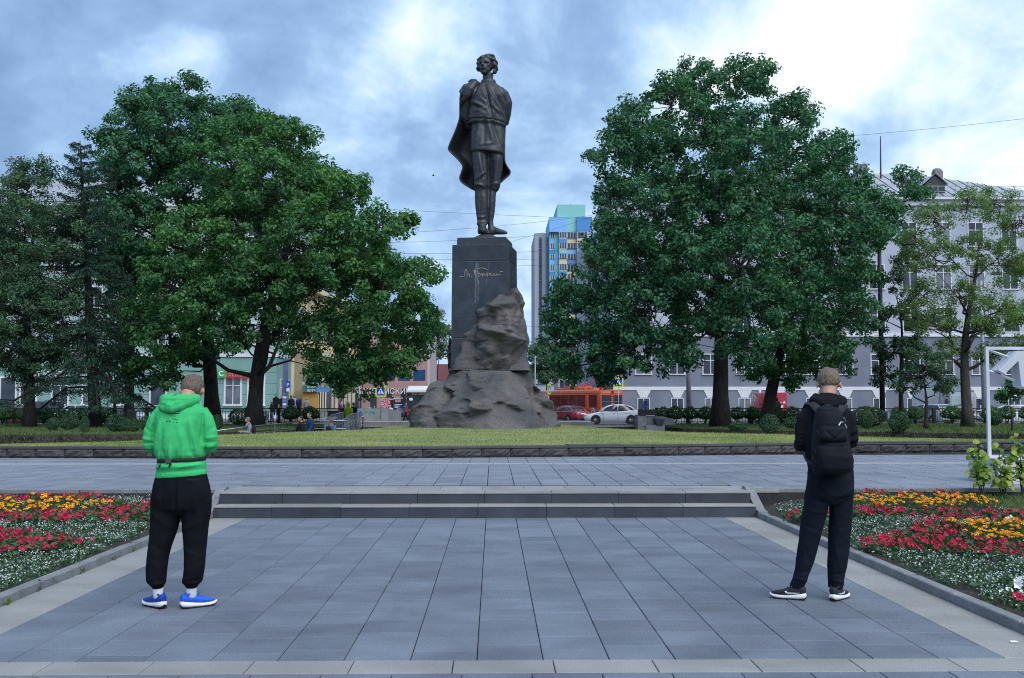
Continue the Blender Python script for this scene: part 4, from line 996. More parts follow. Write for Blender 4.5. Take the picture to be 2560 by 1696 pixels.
# spruce with drooping tiers
def spruce(label, bu, Yb, zb, tu, tv):
    r = np.random.default_rng(5); rr = random.Random(5)
    B = at_y(bu, 1005, Yb); B.z = zb; T = at_y(tu, tv, Yb) - B; t = thing('spruce_tree', label, 'tree', B)
    w = MB(); w.tube([(0, 0, 0), T * .3, T * .6, T], [.34, .26, .15, .02], 10); LV = []
    for i in range(78):
        q = .13 + .86 * (i / 77); p0 = T * q; L = 4.6 * (1 - q) ** .75 * rr.uniform(.6, 1.1) + .35; a = i * 2.4 + rr.uniform(-.4, .4)
        dr = Vector((math.cos(a), math.sin(a), 0)); sag = .30 if q < .5 else .02
        pts = [p0, p0 + dr * L * .4 + Vector((0, 0, -.02 * L)), p0 + dr * L * .8 + Vector((0, 0, -sag * L * .9)), p0 + dr * L + Vector((0, 0, -sag * L * .85))]
        if q > .6: pts = [p0, p0 + dr * L * .5 + Vector((0, 0, .12 * L)), p0 + dr * L + Vector((0, 0, .30 * L))]
        w.tube(pts, [.05 * (1 - q) + .015] * (len(pts) - 1) + [.006], 5, cap=False)
        n = int(200 * L)
        tt = r.uniform(.08, 1, n); seg = np.array([[*p] for p in pts]); cum = np.linspace(0, 1, len(pts))
        C = np.c_[[np.interp(tt, cum, seg[:, j]) for j in range(3)]].T; sp = (.10 + .34 * np.sin(np.pi * np.clip(tt, 0, .97)) * min(1, L / 2.5)); lat = np.array([-dr.y, dr.x, 0])
        off = r.normal(0, 1, n) * sp
        C = C + lat * off[:, None]; C[:, 2] -= np.abs(off) * .35 + np.abs(r.normal(0, .10, n)) + (.18 * r.uniform(0, 1, n) if q < .5 else 0)
        LV.append(leaf_quads(C, .17, .2, r, .28))
    w.build('trunk', pm('spruce_bark', (.016, .014, .013), .95, .4, 3, .8, 14), t, smooth=True); V = np.concatenate(LV); put('crown', npmesh('crown', V, qidx(len(V)), L_spr), t)
spruce('dark spruce with drooping branches between the leafy tree and the oaks', 241, 55, .27, 200, 352)
# dead thin stems leaning by the left lamp post
q = MB(); b0 = at_y(293, 1062, 56)
for (a, b_) in (((293, 1060), (270, 920)), ((312, 1060), (313, 930)), ((285, 1010), (262, 985)), ((283, 1000), (300, 985))):
    q.tube([at_y(a[0], a[1], 56), at_y((a[0] + b_[0]) / 2 + 2, (a[1] + b_[1]) / 2, 56), at_y(*b_, 56)], [.09, .07, .04] if a[1] > 1050 else [.02, .015, .01], 6)
q.build('bare_stems', M_bark, None, smooth=True, label='two bare leaning stems beside the left lamp post', cat='tree')
# ---------------- bushes
L_bush = leafmat('bush_leaves', (.014, .052, .024), (.055, .125, .045), 1.5, .7, .22)
L_hedge = leafmat('hedge_leaves', (.018, .070, .020), (.085, .185, .045), 1.5, .7, .25)
def bush_mesh(seed, mat, n=1500, leaf=.055, legs=False):
    r = np.random.default_rng(seed); g = r.normal(0, 1, (n, 3)); g /= np.linalg.norm(g, axis=1)[:, None]
    lump = 1 + .22 * fbm(g * 1.0, 2.2, 3, seed * 3.1) * 2; rad_ = lump * r.uniform(.72, 1.03, n) ** .5
    P = g * rad_[:, None] * .5
    if legs: P[:, 2] = np.where(P[:, 2] < -.05, P[:, 2] * .45, P[:, 2] * 1.0)
    P[:, 2] = np.clip(P[:, 2], -.49, .6) + .5
    V = leaf_quads(P, leaf, .4, r, .65, g * 1.2)
    return npmesh('foliage', V, qidx(len(V)), mat)
BM = [bush_mesh(i, L_bush, 2200, .07) for i in range(3)]; HM = [bush_mesh(10 + i, L_hedge, 1500, .095, True) for i in range(4)]
qs = MB()
for k in range(7):
    a = k * .9; qs.tube([(.03 * math.cos(a), .03 * math.sin(a), 0), (.12 * math.cos(a), .1 * math.sin(a), .3), (.22 * math.cos(a + .3), .2 * math.sin(a), .6)], [.018, .014, .008], 5, cap=False)
STEM = qs.mesh('stems', M_bark)
BU = [ # u0,u1,v0,v1,label
 (116, 148, 1044, 1077, 'small dark round bush, first of the row left of the big clipped one'), (147, 197, 1036, 1075, 'big dark clipped round bush on the outer lawn left of the spruce'), (200, 223, 1041, 1090, 'narrow upright bush standing forward before the spruce trunk'),
 (265, 318, 1036, 1080, 'wide dark bush right of the spruce trunk'), (303, 350, 1047, 1083, 'low dark bush at the foot of the left lamp post'), (349, 378, 1040, 1078, 'dark bush half hidden by the man in green'),
 (528, 556, 1038, 1075, 'dark bush just right of the man in green'), (573, 622, 1022, 1062, 'ragged green bush at the spreading oak\'s trunk'), (655, 672, 1030, 1052, 'small pale bush behind the spreading oak\'s trunk'), (520, 545, 1058, 1082, 'low bush by the ramp rail'),
 (1900, 1948, 1036, 1085, 'dark bush left of the man in black, standing forward'), (1958, 2002, 1042, 1072, 'dark low bush hidden behind the man in black'), (2130, 2212, 1016, 1068, 'large dark bush between the man in black and the lamp post'), (2150, 2185, 1025, 1073, 'leafy lobe of bush before the large dark bush'),
 (2223, 2274, 1029, 1081, 'round bush right of the right lamp post'), (2460, 2504, 1030, 1064, 'leggy bush behind the white frame post'), (1820, 1868, 1055, 1078, 'low bush at the foot of the huge oak')]
for u0, u1, v0, v1, lab in BU:
    Y = min(64, max(44, 1.27 * F / (v1 - 1005))); p = at_y((u0 + u1) / 2, v1, Y); t = thing('bush', lab, 'bush', p, rng.uniform(0, 6), 'dark bushes on the outer lawns')
    o = put('foliage', rng.choice(BM), t); o.scale = ((u1 - u0) * Y / F * 1.05, (u1 - u0) * Y / F * 1.0, (v1 - v0) * Y / F); so_ = put('stems', STEM, t); so_.scale = o.scale
HU = [(-30, 42, 1018, 1050, 'hedge plant at the left frame edge'), (42, 72, 1019, 1052, 'hedge plant just left of the leafy tree\'s trunk'), (88, 131, 1018, 1062, 'hedge plant right of the leafy tree\'s trunk'), (134, 166, 1018, 1045, 'thin hedge plant above the big clipped bush'), (166, 205, 1019, 1052, 'hedge plant left of the spruce trunk'),
 (200, 234, 1019, 1046, 'hedge plant touching the spruce trunk'), (250, 277, 1019, 1050, 'hedge plant right of the spruce trunk'), (704, 750, 1015, 1056, 'bright hedge plant at the fence behind the ramp, the first'), (752, 798, 1015, 1054, 'bright hedge plant at the fence behind the ramp, the second'),
 (1645, 1672, 1016, 1054, 'hedge plant at the right end of the stone block'), (1668, 1708, 1014, 1056, 'tall hedge plant left of the huge oak, with twigs on top'), (1706, 1744, 1015, 1056, 'hedge plant second to the left of the huge oak\'s trunk'), (1742, 1784, 1015, 1056, 'hedge plant touching the huge oak\'s left side'), (1826, 1860, 1016, 1054, 'hedge plant right of the huge oak\'s trunk'), (1862, 1898, 1016, 1052, 'hedge plant left of the second oak trunk'),
 (1928, 1958, 1016, 1056, 'hedge plant before the red van'), (1958, 2003, 1016, 1054, 'hedge plant right of the red van'), (2228, 2270, 1015, 1046, 'hedge plant above the round bush'), (2266, 2310, 1015, 1054, 'hedge plant left of the low many-stemmed tree'), (2354, 2408, 1014, 1058, 'hedge plant left of the yellow-green tree\'s trunk'), (2455, 2500, 1014, 1060, 'hedge plant behind the white frame post'), (2496, 2540, 1014, 1050, 'hedge plant before the white car'), (2538, 2600, 1014, 1050, 'hedge plant at the right frame edge')]
for u0, u1, v0, v1, lab in HU:
    Y = 64.5; z0 = .21; p = at_y((u0 + u1) / 2, 1050, Y); p.z = z0; H_ = PZ(v0, Y) - z0; t = thing('hedge_shrub', lab, 'shrub', p, rng.uniform(0, 6), 'clipped shrubs along the iron fences')
    o = put('foliage', rng.choice(HM), t); o.scale = ((u1 - u0) * Y / F * 1.1, 1.0, H_ * .95); st = put('stems', STEM, t); st.scale = (1.1, 1.1, H_)
# ---------------- three young shrubs with large pale leaves beside the white base
L_lime = leafmat('lime_leaf', (.10, .20, .025), (.36, .42, .07), 3.5, 1.1, .4, .45)
def big_leaf_shrub(u, v, top, seed, label):
    r = np.random.default_rng(seed); rr = random.Random(seed); Y = 14.75; p = at_y(u, v, Y); p.z = float(bz(Y)) - .01; H_ = PZ(top, Y) - p.z
    t = thing('lime_shrub', label, 'shrub', p, 0, 'young pale green shrubs by the white base'); w = MB(); LV = []; LT = []; o = 0
    for k in range(4):
        a = rr.uniform(0, 6.28); tip = Vector((math.cos(a) * rr.uniform(.02, .14), math.sin(a) * .1, H_ * (1 if k == 0 else rr.uniform(.6, .9)))); m_ = tip * .5 + Vector((rr.uniform(-.03, .03), 0, 0))
        w.tube([(0, 0, 0), m_, tip], [.011, .008, .003], 6)
        for j in range(20):
            q = .28 + .72 * (j + rr.random()) / 20; c = (m_ * (q / .5) if q < .5 else m_.lerp(tip, (q - .5) / .5)); b_ = rr.uniform(0, 6.28); ln = rr.uniform(.03, .14) * (1.15 - q * .6)
            lp = c + Vector((math.cos(b_) * ln, math.sin(b_) * ln, rr.uniform(-.01, .04))); w.tube([c, lp], [.003, .002], 4, cap=False)
            s_ = rr.uniform(.035, .06); N_ = Vector((math.cos(b_) * .5 + rr.gauss(0, .3), math.sin(b_) * .5 - .5, .8 + rr.gauss(0, .3))).normalized()
            e1 = N_.cross(Vector((math.cos(b_), math.sin(b_), .1))).normalized(); e2 = N_.cross(e1)
            pts = [lp + (e1 * math.cos(th) * .85 + e2 * math.sin(th)) * s_ + N_ * (.012 * math.cos(2 * th)) for th in [2 * math.pi * i / 8 for i in range(8)]]
            LV += [*pts]; LT += [(o, o + 1, o + 2, o + 3), (o, o + 3, o + 4, o + 7), (o + 4, o + 5, o + 6, o + 7)]; o += 8
    w.build('stems', M_bark2, t); put('foliage', npmesh('foliage', np.array([list(x) for x in LV]), np.array(LT), L_lime), t)
big_leaf_shrub(2455, 1226, 1105, 3, 'pale green young shrub, leftmost by the white base of the frame')
big_leaf_shrub(2508, 1226, 1118, 4, 'pale green young shrub with two crowns, middle of the three by the white base')
big_leaf_shrub(2556, 1226, 1088, 5, 'tallest pale green young shrub, cut by the right edge of the photo')
# ================================================================== BUILDINGS
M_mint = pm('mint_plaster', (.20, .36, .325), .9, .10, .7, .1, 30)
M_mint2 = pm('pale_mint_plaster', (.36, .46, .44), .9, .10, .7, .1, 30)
M_white = pm('white_trim', (.66, .67, .69), .75, .08, 1.5)
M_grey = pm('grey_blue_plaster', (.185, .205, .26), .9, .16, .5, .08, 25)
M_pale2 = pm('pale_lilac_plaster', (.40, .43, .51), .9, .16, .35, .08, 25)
M_glass = pm('window_glass', (.055, .070, .095), .3, .5, .8, spec=.3)
M_curt = pm('curtained_glass', (.16, .18, .21), .4, .6, .9, spec=.3)
M_metal = pm('sheet_metal_roof', (.40, .42, .45), .5, .15, .8, metal=.3)
M_darkm = pm('dark_metal', (.030, .032, .036), .5, .2, 4)
M_steel = pm('stainless', (.34, .36, .38), .35, .1, 5, metal=.85)
M_conc = pm('concrete', (.27, .27, .27), .85, .2, 1.2, .3, 30)
WM = {}
def window(parent, x, z, w, h, fy, frame=M_white, pane=None, sill=True, bars=2, fr=.08, proj=.06):
    """frame, sill and panes as parts; fy the wall's face (front at -y)"""
    key = (round(w, 2), round(h, 2), frame.name, bars, sill)
    if key not in WM:
        q = MB(); q.box(-w / 2 - fr, -w / 2, -proj, .1, 0, h); q.box(w / 2, w / 2 + fr, -proj, .1, 0, h); q.box(-w / 2 - fr, w / 2 + fr, -proj, .1, h, h + fr); q.box(-w / 2 - fr - (.06 if sill else 0), w / 2 + fr + (.06 if sill else 0), -proj - (.08 if sill else 0), .1, -fr, 0)
        fm = q.mesh('window', frame); q = MB()
        for b in range(1, bars): q.box(-w / 2 + w * b / bars - .035, -w / 2 + w * b / bars + .035, -.04, .06, 0, h)
        if h > 1.2: q.box(-w / 2, w / 2, -.037, .058, h * .68, h * .68 + .06)
        WM[key] = (fm, q.mesh('casement', frame), MB().box(-w / 2, w / 2, -.012, .09, 0, h).mesh('pane', M_glass), MB().box(-w / 2, w / 2, -.012, .09, 0, h).mesh('pane', M_curt))
    fm, cm_, p1, p2 = WM[key]
    o = put('window', fm, parent, (x, fy, z)); put('casement', cm_, o); put('pane', p2 if rng.random() < .35 else p1, o); return o
# ---------------- mint building on the left
GY = 92.0
gx0, gx1 = -62.0, PX(690, GY); g0 = -.15
gb = thing('apartment_building', 'long mint green corner building with white window trim behind the left trees', 'building', (0, GY, 0))
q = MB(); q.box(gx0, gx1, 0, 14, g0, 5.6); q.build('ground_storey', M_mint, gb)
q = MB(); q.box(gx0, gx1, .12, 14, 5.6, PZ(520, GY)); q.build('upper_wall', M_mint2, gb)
q = MB(); q.box(gx0 - .1, gx1 + .1, -.12, 14.1, 5.45, 5.75); q.box(gx0 - .1, gx1 + .1, -.08, 14.1, g0, .55); ez = PZ(520, GY)
q.box(gx0 - .5, gx1 + .5, -.5, 14.4, ez, ez + .35); q.box(gx0 - .3, gx1 + .3, -.25, 14.2, ez - .5, ez); q.build('cornice', M_white, gb)
q = MB(); rz_ = PZ(455, GY + 7)
q.add([(gx0 - .6, -.6, ez + .35), (gx1 + .6, -.6, ez + .35), (gx1 - 5.5, 7, rz_), (gx0, 7, rz_), (gx0 - .6, 14.5, ez + .35), (gx1 + .6, 14.5, ez + .35)], [(0, 1, 2, 3), (1, 5, 2), (5, 4, 3, 2), (4, 0, 3)]); q.build('roof', M_metal, gb)
q = MB()
for i in range(60):
    x = gx0 + i * .75
    if x < gx1 - 6: q.box(x - .03, x + .03, -.05, .05, 0, 0); q.add([(x - .03, -.6, ez + .42), (x + .03, -.6, ez + .42), (x + .03, 7, rz_ + .07), (x - .03, 7, rz_ + .07), (x - .03, -.6, ez + .3), (x + .03, -.6, ez + .3), (x + .03, 7, rz_ - .05), (x - .03, 7, rz_ - .05)], [(0, 1, 2, 3), (0, 4, 7, 3), (1, 2, 6, 5)])
q.build('standing_seam', M_metal, gb, kind='stuff')
q = MB()
for i in range(24): q.box(gx0 + i * 1.9 - .03, gx0 + i * 1.9 + .03, -.4, -.34, ez + .3, ez + 1.1)
for zz in (.7, 1.1): q.box(gx0, gx1, -.4, -.36, ez + zz - .03, ez + zz)
q.build('roof_railing', M_steel, gb)
for k in range(4):
    q = MB().box(gx0, gx1, -.004, .0, 1.25 + k * .95, 1.27 + k * .95).build('joint_line', M_darkm, gb)
u = 582
ux = [20, 70, 150, 226, 302, 395, 480, 582, 640]
for i, u in enumerate(ux):
    x = PX(u, GY)
    if u in (20, 395, 480):
        dq = MB(); dq.box(x - .75, x - .62, -.1, .1, .5, 3.6); dq.box(x + .62, x + .75, -.1, .1, .5, 3.6); dq.box(x - .75, x + .75, -.1, .1, 3.6, 3.75); d_ = dq.build('door', M_white, gb); MB().box(x - .62, x + .62, -.02, .05, .5, 3.6).build('pane', M_glass, d_)
    else: window(gb, x, 1.0 + .35, 1.25, 2.35, 0.0, fr=.16)
for r_ in range(4):
    for k in range(15):
        x = gx1 - 1.9 - k * 2.8
        if x > gx0: window(gb, x, 6.6 + r_ * 3.15, 1.3, 1.75, .12, fr=.12)
for k in range(4): # side street face
    o = window(gb, 0, 0, 1.2, 2.2, 0); o.location = (gx1, 2.2 + k * 3.0, 1.3); o.rotation_euler = (0, 0, math.pi / 2)
    for r_ in range(4):
        o = window(gb, 0, 0, 1.2, 1.7, 0); o.location = (gx1, 2.2 + k * 3.0, 6.6 + 3.15 * r_); o.rotation_euler = (0, 0, math.pi / 2)
M_sgn_r = pm('sign_red', (.55, .015, .03), .5, .05, 5); M_sgn_g = pm('sign_green', (.05, .42, .10), .5, .05, 5); M_sgn_w = pm('sign_white', (.80, .80, .86), .5, .05, 5); M_sgn_b = pm('sign_blue', (.02, .04, .40), .45, .1, 5); M_sgn_k = pm('sign_black', (.01, .01, .012), .5, .1, 5)
sgn = thing('shop_sign', 'red and green pharmacy sign on the mint building beside the spreading oak', 'sign', (PX(565, GY), GY - .25, PZ(938, GY)))
px_ = .0348
q = MB(); q.box(-.65, -.05, 0, .1, -.25, .45, ); q.build('green_panel', M_sgn_g, sgn); q = MB()
for a in range(8): q.tube([(-.35 + .2 * math.cos(a * .6 + .9), -.02, .1 + .2 * math.sin(a * .6 + .9)), (-.35 + .2 * math.cos(a * .6 + 1.5), -.02, .1 + .2 * math.sin(a * .6 + 1.5))], .05, 5)
q.build('emblem', M_sgn_w, sgn)
lettering('fantasy', .85, M_sgn_r, sgn, (.05, -.02, -.28), 0, .04, 'LEFT', bold=.02); lettering('аптека', .28, M_sgn_g, sgn, (.75, -.02, .36), 0, .03, 'LEFT')
sg2 = thing('shop_sign', 'white slanted lettering on the mint building at the left', 'sign', (PX(88, GY), GY - .25, PZ(943, GY)))
lettering('ЗАПРЕТ', .62, M_sgn_w, sg2, (0, 0, 0), 0, .05, 'LEFT', .35, .015)
# ---------------- pale building on the right
RY = 101.0; K = RY / F; SC = RY / 90
rx0, rx1 = PX(1535, RY), PX(2655, RY); r0 = -.2
rb_ = thing('apartment_building', 'long pale building with grey ground storey and metal hip roof at the right', 'building', (0, RY, 0))
zb1, zb2, ze = PZ(975, RY), PZ(838, RY), PZ(497, RY)
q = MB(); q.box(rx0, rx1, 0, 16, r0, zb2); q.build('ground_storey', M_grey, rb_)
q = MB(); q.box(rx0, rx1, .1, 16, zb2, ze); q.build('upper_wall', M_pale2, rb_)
q = MB(); q.box(rx0 - .06, rx1 + .06, -.07, .2, zb1 - .03, zb1 + .3); q.box(rx0 - .1, rx1 + .1, -.14, .3, zb2 - .12, zb2 + .2); q.box(rx0 - .5, rx1 + .5, -.55, 16.3, ze, ze + .3); q.box(rx0 - .2, rx1 + .2, -.15, 16.2, ze - .55, ze)
q.box(rx0 - .05, rx0 + .5, -.05, .2, r0, ze - .55); q.box(PX(1900, RY) - .12, PX(1900, RY) + .12, -.08, .1, r0, zb1 - .03); q.build('cornice', M_white, rb_)
cols = [1609 + 84.2 * k for k in range(-1 + 1, 13)]
for k, u in enumerate(cols):
    x = PX(u, RY)
    z0, z1 = PZ(1026, RY), PZ(997, RY)
    window(rb_, x, z0, .95 * SC, z1 - z0, 0.0, fr=.07)
    q = MB(); a, b_ = z1 + .06, zb1 - .03; q.prism([(x - .30 * SC, -.06, a + .03), (x + .30 * SC, -.06, a + .03), (x + .62 * SC, -.06, b_), (x - .62 * SC, -.06, b_)], (0, .1, 0)); q.build('keystone', M_white, rb_)
    for vb, hh in ((935, 1.65), (828, 2.05), (720, 2.05), (612, 2.0)):
        z = PZ(vb, RY); window(rb_, x, z, 1.25 * SC, hh * SC, .1 if vb < 838 else 0.0, fr=.09)
# hip roof
rz_ = PZ(431, RY + 8)
hx = PX(2274, RY + 6); 
q = MB(); q.add([(rx0 - .6, -.6, ze + .3), (rx1 + .6, -.6, ze + .3), (hx + 1.5, 8, rz_), (rx0 + 7, 8, rz_), (rx0 - .6, 16.6, ze + .3), (rx1 + .6, 16.6, ze + .3)], [(0, 1, 2, 3), (1, 5, 2), (5, 4, 3, 2), (4, 0, 3)]); q.build('roof', M_metal, rb_)
q = MB()
n_ = Vector((0, 8.6, rz_ - ze - .3)).normalized()
for i in range(40):
    x = rx0 + i * 1.0; xe = hx + 1.5
    t = 1.0 if x < xe else max(0, 1 - (x - xe) / (rx1 + .6 - xe))
    if t > .05 and x < rx1: q.tube([(x, -.6, ze + .33), (x, -.6 + 8.6 * t, ze + .33 + (rz_ - ze - .3) * t)], .035, 4)
q.build('standing_seam', M_darkm, rb_, kind='stuff')
q = MB()
for i in range(22): q.box(rx0 + i * 1.75, rx0 + i * 1.75 + .05, -.45, -.40, ze + .3, ze + 1.3)
for zz in (.8, 1.3): q.box(rx0, rx1, -.45, -.42, ze + zz - .04, ze + zz)
q.build('roof_railing', M_steel, rb_)
# dormer, chimney, vents, aerials
dx = PX(2354, RY); dz = PZ(492, RY) + .4
q = MB(); q.prism([(dx - .95, .3, dz), (dx + .95, .3, dz), (dx + .95, .3, dz + 1.1), (dx, .3, dz + 1.9), (dx - .95, .3, dz + 1.1)], (0, 4, 0)); dm = q.build('dormer', M_darkm, rb_)
q = MB(); q.add([(dx - 1.25, .1, dz + 1.0), (dx, .1, dz + 2.05), (dx, 4.6, dz + 2.05), (dx - 1.25, 4.6, dz + 1.0), (dx + 1.25, .1, dz + 1.0), (dx + 1.25, 4.6, dz + 1.0)], [(0, 1, 2, 3), (1, 4, 5, 2)]); q.build('dormer_roof', M_metal, dm)
MB().box(dx - .4, dx + .4, .24, .29, dz + .2, dz + 1.0).build('dormer_window', M_glass, dm)
cxx = PX(2349, RY + 8); M_brk = pm('chimney_brick', (.21, .21, .23), .9, .3, 3, .5)
q = MB(); ct = PZ(424, RY + 7); q.box(cxx - .42, cxx + .42, 6.8, 7.7, ct - 2.2, ct); q.lathe([(.5, 0), (.46, .2), (.25, .33), (0, .36)], (cxx, 7.25, ct), 10); q.build('chimney', M_brk, rb_)
q = MB(); x = PX(2172, RY + 6); ct = PZ(410, RY + 7); q.box(x - .5, x + .5, 6.4, 7.4, ct - 3, ct); q.build('chimney', M_brk, rb_)
for u, v in ((2476, 462), (2513, 466)):
    x = PX(u, RY + 3); q = MB(); q.lathe([(.22, 0), (.22, .6), (.45, .62), (.1, .9), (0, .9)], (x, 3.0, PZ(v + 22, RY + 3)), 10); q.build('roof_vent', M_darkm, rb_)
for u, v0, v1 in ((2134, 333, 470), (2201, 341, 430)):
    p0, p1 = at_y(u + 1, v1 + 20, RY + 6), at_y(u, v0, RY + 6)
    MB().tube([p0, p1], [.10, .05], 6).build('antenna_mast', M_darkm, None, label='thin aerial mast on the pale building\'s roof, ' + ('left one touching the oak' if u < 2150 else 'right one above the roof ridge'), cat='antenna', group='aerial masts on the roof')
# side wing beyond its left corner
wing = thing('apartment_building', 'pale grey building between trolleybus and the pale long building', 'building', (0, 118, 0))
a, b_ = PX(1462, 118), PX(1556, 118)
MB().box(a, b_, 0, 10, -.4, PZ(600, 118)).build('wall', M_pale2, wing)
for u in (1480, 1500, 1522):
    for vb in (935, 860, 790, 720): window(wing, PX(u, 118), PZ(vb, 118), .8, 2.0, 0.0, fr=.06)
# ---------------- tall coloured tower
TY = 300.0; tk = TY / F
def tx(x): return PX(1320 + .2805 * x, TY)
def tz(y): return PZ(480 + .2805 * y, TY)
tw = thing('tower_block', 'tall far tower block with blue, teal and yellow panels and grey stair shaft', 'building', (0, TY, 0))
M_tg = pm('tower_grey', (.38, .41, .46), .8, .06, .05); M_tgd = pm('tower_dark_grey', (.16, .19, .25), .8, .06, .05); M_tb = pm('tower_blue', (.20, .44, .75), .7, .06, .05); M_tdb = pm('tower_deep_blue', (.07, .24, .55), .7, .06, .05); M_tt = pm('tower_teal', (.12, .48, .52), .7, .06, .05); M_tgr = pm('tower_green', (.22, .52, .50), .7, .06, .05); M_ty = pm('tower_yellow', (.60, .52, .32), .7, .06, .05)
zb_ = -1
MB().box(tx(65), tx(192), 4, 30, zb_, tz(347)).build('stair_shaft', M_tg, tw); MB().box(tx(167), tx(191), 3.7, 4.1, zb_, tz(382)).build('dark_strip', M_tgd, tw)
MB().box(tx(106), tx(131), 3.8, 4.1, zb_, tz(382)).build('dark_strip', M_tgd, tw)
for k in range(16):
    z = tz(482 + 96 * k); MB().box(tx(108), tx(129), 3.6, 3.85, z, z + 2.6).build('stair_window', M_glass, tw); MB().box(tx(105), tx(132), 3.5, 3.8, z - .3, z - .12).build('window_ledge', M_tgd, tw)
MB().box(tx(193), tx(660), 0, 30, zb_, tz(362)).build('wall', M_tt, tw)
MB().box(tx(191), tx(348), -1.5, 20, tz(362), tz(232)).build('upper_box', M_tb, tw); MB().box(tx(437), tx(575), -1.5, 20, tz(362), tz(228)).build('upper_box', M_tdb, tw); MB().box(tx(264), tx(517), -.6, 24, tz(364), tz(115)).build('roof_box', M_tgr, tw)
pal = [M_tb, M_tt, M_tdb, M_tgr, M_ty]
rp = random.Random(3)
for k in range(15):
    z = tz(425 + 96 * k); zt = tz(362 + 96 * k); zl_ = tz(457.7 + 96 * k)
    for (x0, x1, m, d, wx) in ((193, 241, pal[(k * 2) % 4], -.3, (205, 238)), (243, 274, [M_tgr, M_tt, M_tb][k % 3], -.2, None), (277, 347, [M_tdb, M_tgr, M_ty, M_tdb, M_tt][k % 5], -1.6, (280, 345)), (350, 433, [M_ty, M_tb, M_tdb, M_ty][k % 4], -.4, (356, 431)), (437, 560, [M_ty, M_tt, M_tgr][k % 3], -1.6, (444, 530))):
        if wx is None: MB().box(tx(x0), tx(x1), d, .1, zl_, zt).build('colour_panel', m, tw); continue
        MB().box(tx(x0), tx(x1), d, .1, zl_, z - .01).build('colour_panel', m, tw)
        if x0 > 270: MB().box(tx(x0), tx(x1), d + .05, .1, z, zt).build('balcony_wall', M_tgd if x0 == 350 else M_tg, tw)
        else: MB().box(tx(x0), tx(x1), d + .02, .1, z, zt).build('colour_panel', M_tb if k % 2 else M_tt, tw)
        wo_ = MB().box(tx(wx[0]), tx(wx[1]), d - .06, d + .1, z + .5, zt - .12).build('window', M_glass, tw)
        q = MB(); n_ = 3 if x0 > 270 else 2
        for j in range(n_ + 1): xx = tx(wx[0] + (wx[1] - wx[0]) * j / n_); q.box(xx - .12, xx + .12, d - .10, d - .06, z + .5, zt - .12)
        q.build('mullion', M_tg, wo_)
MB().tube([(tx(395), 5, tz(115)), (tx(395), 5, tz(80))], .15, 6).build('antenna', M_darkm, tw)
# ---------------- yellow building and pink building down the side street
M_yel2 = pm('yellow_plaster', (.55, .40, .16), .9, .12, .6); M_cream = pm('cream_trim', (.66, .60, .42), .85, .08, 1); M_pink = pm('pink_plaster', (.40, .25, .24), .9, .1, .6); M_brown = pm('brown_facade', (.20, .10, .095), .7, .15, 1); M_ochre = pm('ochre_panel', (.42, .24, .055), .8, .12, 1); M_stone2 = pm('tan_stone', (.30, .25, .17), .9, .15, 1.2)
yb = thing('apartment_building', 'yellow building with cream pilasters running away down the side street', 'building')
A0 = Vector((PX(722, 98), 98, 0)); A1 = Vector((PX(884, 128), 128, 0)); du_ = (A1 - A0).normalized(); nn_ = Vector((du_.y, -du_.x, 0)); L_ = (A1 - A0).length
def ybp(s, o, z): return A0 + du_ * s + nn_ * o + Vector((0, 0, z))
def ybox(s0, s1, o0, o1, z0, z1, name, mat, par=yb):
    q = MB(); q.prism([ybp(s0, o0, z0), ybp(s1, o0, z0), ybp(s1, o1, z0), ybp(s0, o1, z0)], (0, 0, z1 - z0)); return q.build(name, mat, par)
ybox(0, L_, -12, 0, -.4, 12.5, 'wall', M_yel2); ybox(-.2, L_ + .2, -12, .5, 6.3, 6.8, 'cornice', M_cream); ybox(-.3, L_ + .3, -12.2, .7, 12.5, 13.0, 'cornice', M_cream)
for k in range(13):
    s = 1 + k * (L_ - 1.6) / 12; ybox(s - .35, s + .35, 0, .22, -.3, 6.3, 'pilaster', M_cream); ybox(s - .3, s + .3, 0, .16, 6.8, 12.5, 'pilaster', M_cream)
    if k < 12:
        c = s + (L_ - 1.6) / 24
        for z0, z1 in ((.8, 3.6), (7.6, 10.6)): ybox(c - .6, c + .6, .02, .08, z0, z1, 'window', M_glass)
fr_ = MB(); fr_.box(PX(690, 99), PX(783, 99), 99.0, 104, -.3, 6.2); fr_.build('stone_front', M_stone2, yb)
kb = thing('kiosk', 'ochre corner kiosk with teal eyewear sign on its roof edge', 'kiosk', (0, 96, 0))
kx0, kx1, kx2 = PX(756, 96), PX(793, 96), PX(812, 96)
MB().box(kx0, kx1, 0, 4, -.2, PZ(980, 96)).build('wall', M_ochre, kb)
q = MB(); q.box(kx1, kx2, .5, 4, -.2, PZ(980, 96)); q.build('glazed_side', M_glass, kb); 
q = MB()
for k in range(4): x = kx1 + (kx2 - kx1) * k / 3; q.box(x - .05, x + .05, .42, .52, -.2, PZ(980, 96))
q.build('mullion', M_cream, kb)
M_teal = pm('teal_sign', (.030, .135, .150), .5, .1, 2); M_blue_f = pm('blue_fascia', (.10, .28, .50), .5, .3, 3)
sz_ = MB().box(PX(756, 95.6), PX(790, 95.6), -.4, -.2, PZ(978, 96), PZ(965, 96)).build('fascia', M_teal, kb)
lettering('очки\nврач', .32, M_sgn_w, kb, (PX(780, 96), -.43, PZ(970.5, 96)), 0, .02, 'CENTER')
q = MB(); q.prism([(PX(791, 96), -.3, PZ(981, 96)), (PX(822, 97.5), 2.5, PZ(985, 97.5)), (PX(822, 97.5), 2.5, PZ(969, 97.5)), (PX(791, 96), -.3, PZ(966, 96))], (0, .2, 0)); q.build('fascia', M_blue_f, kb)
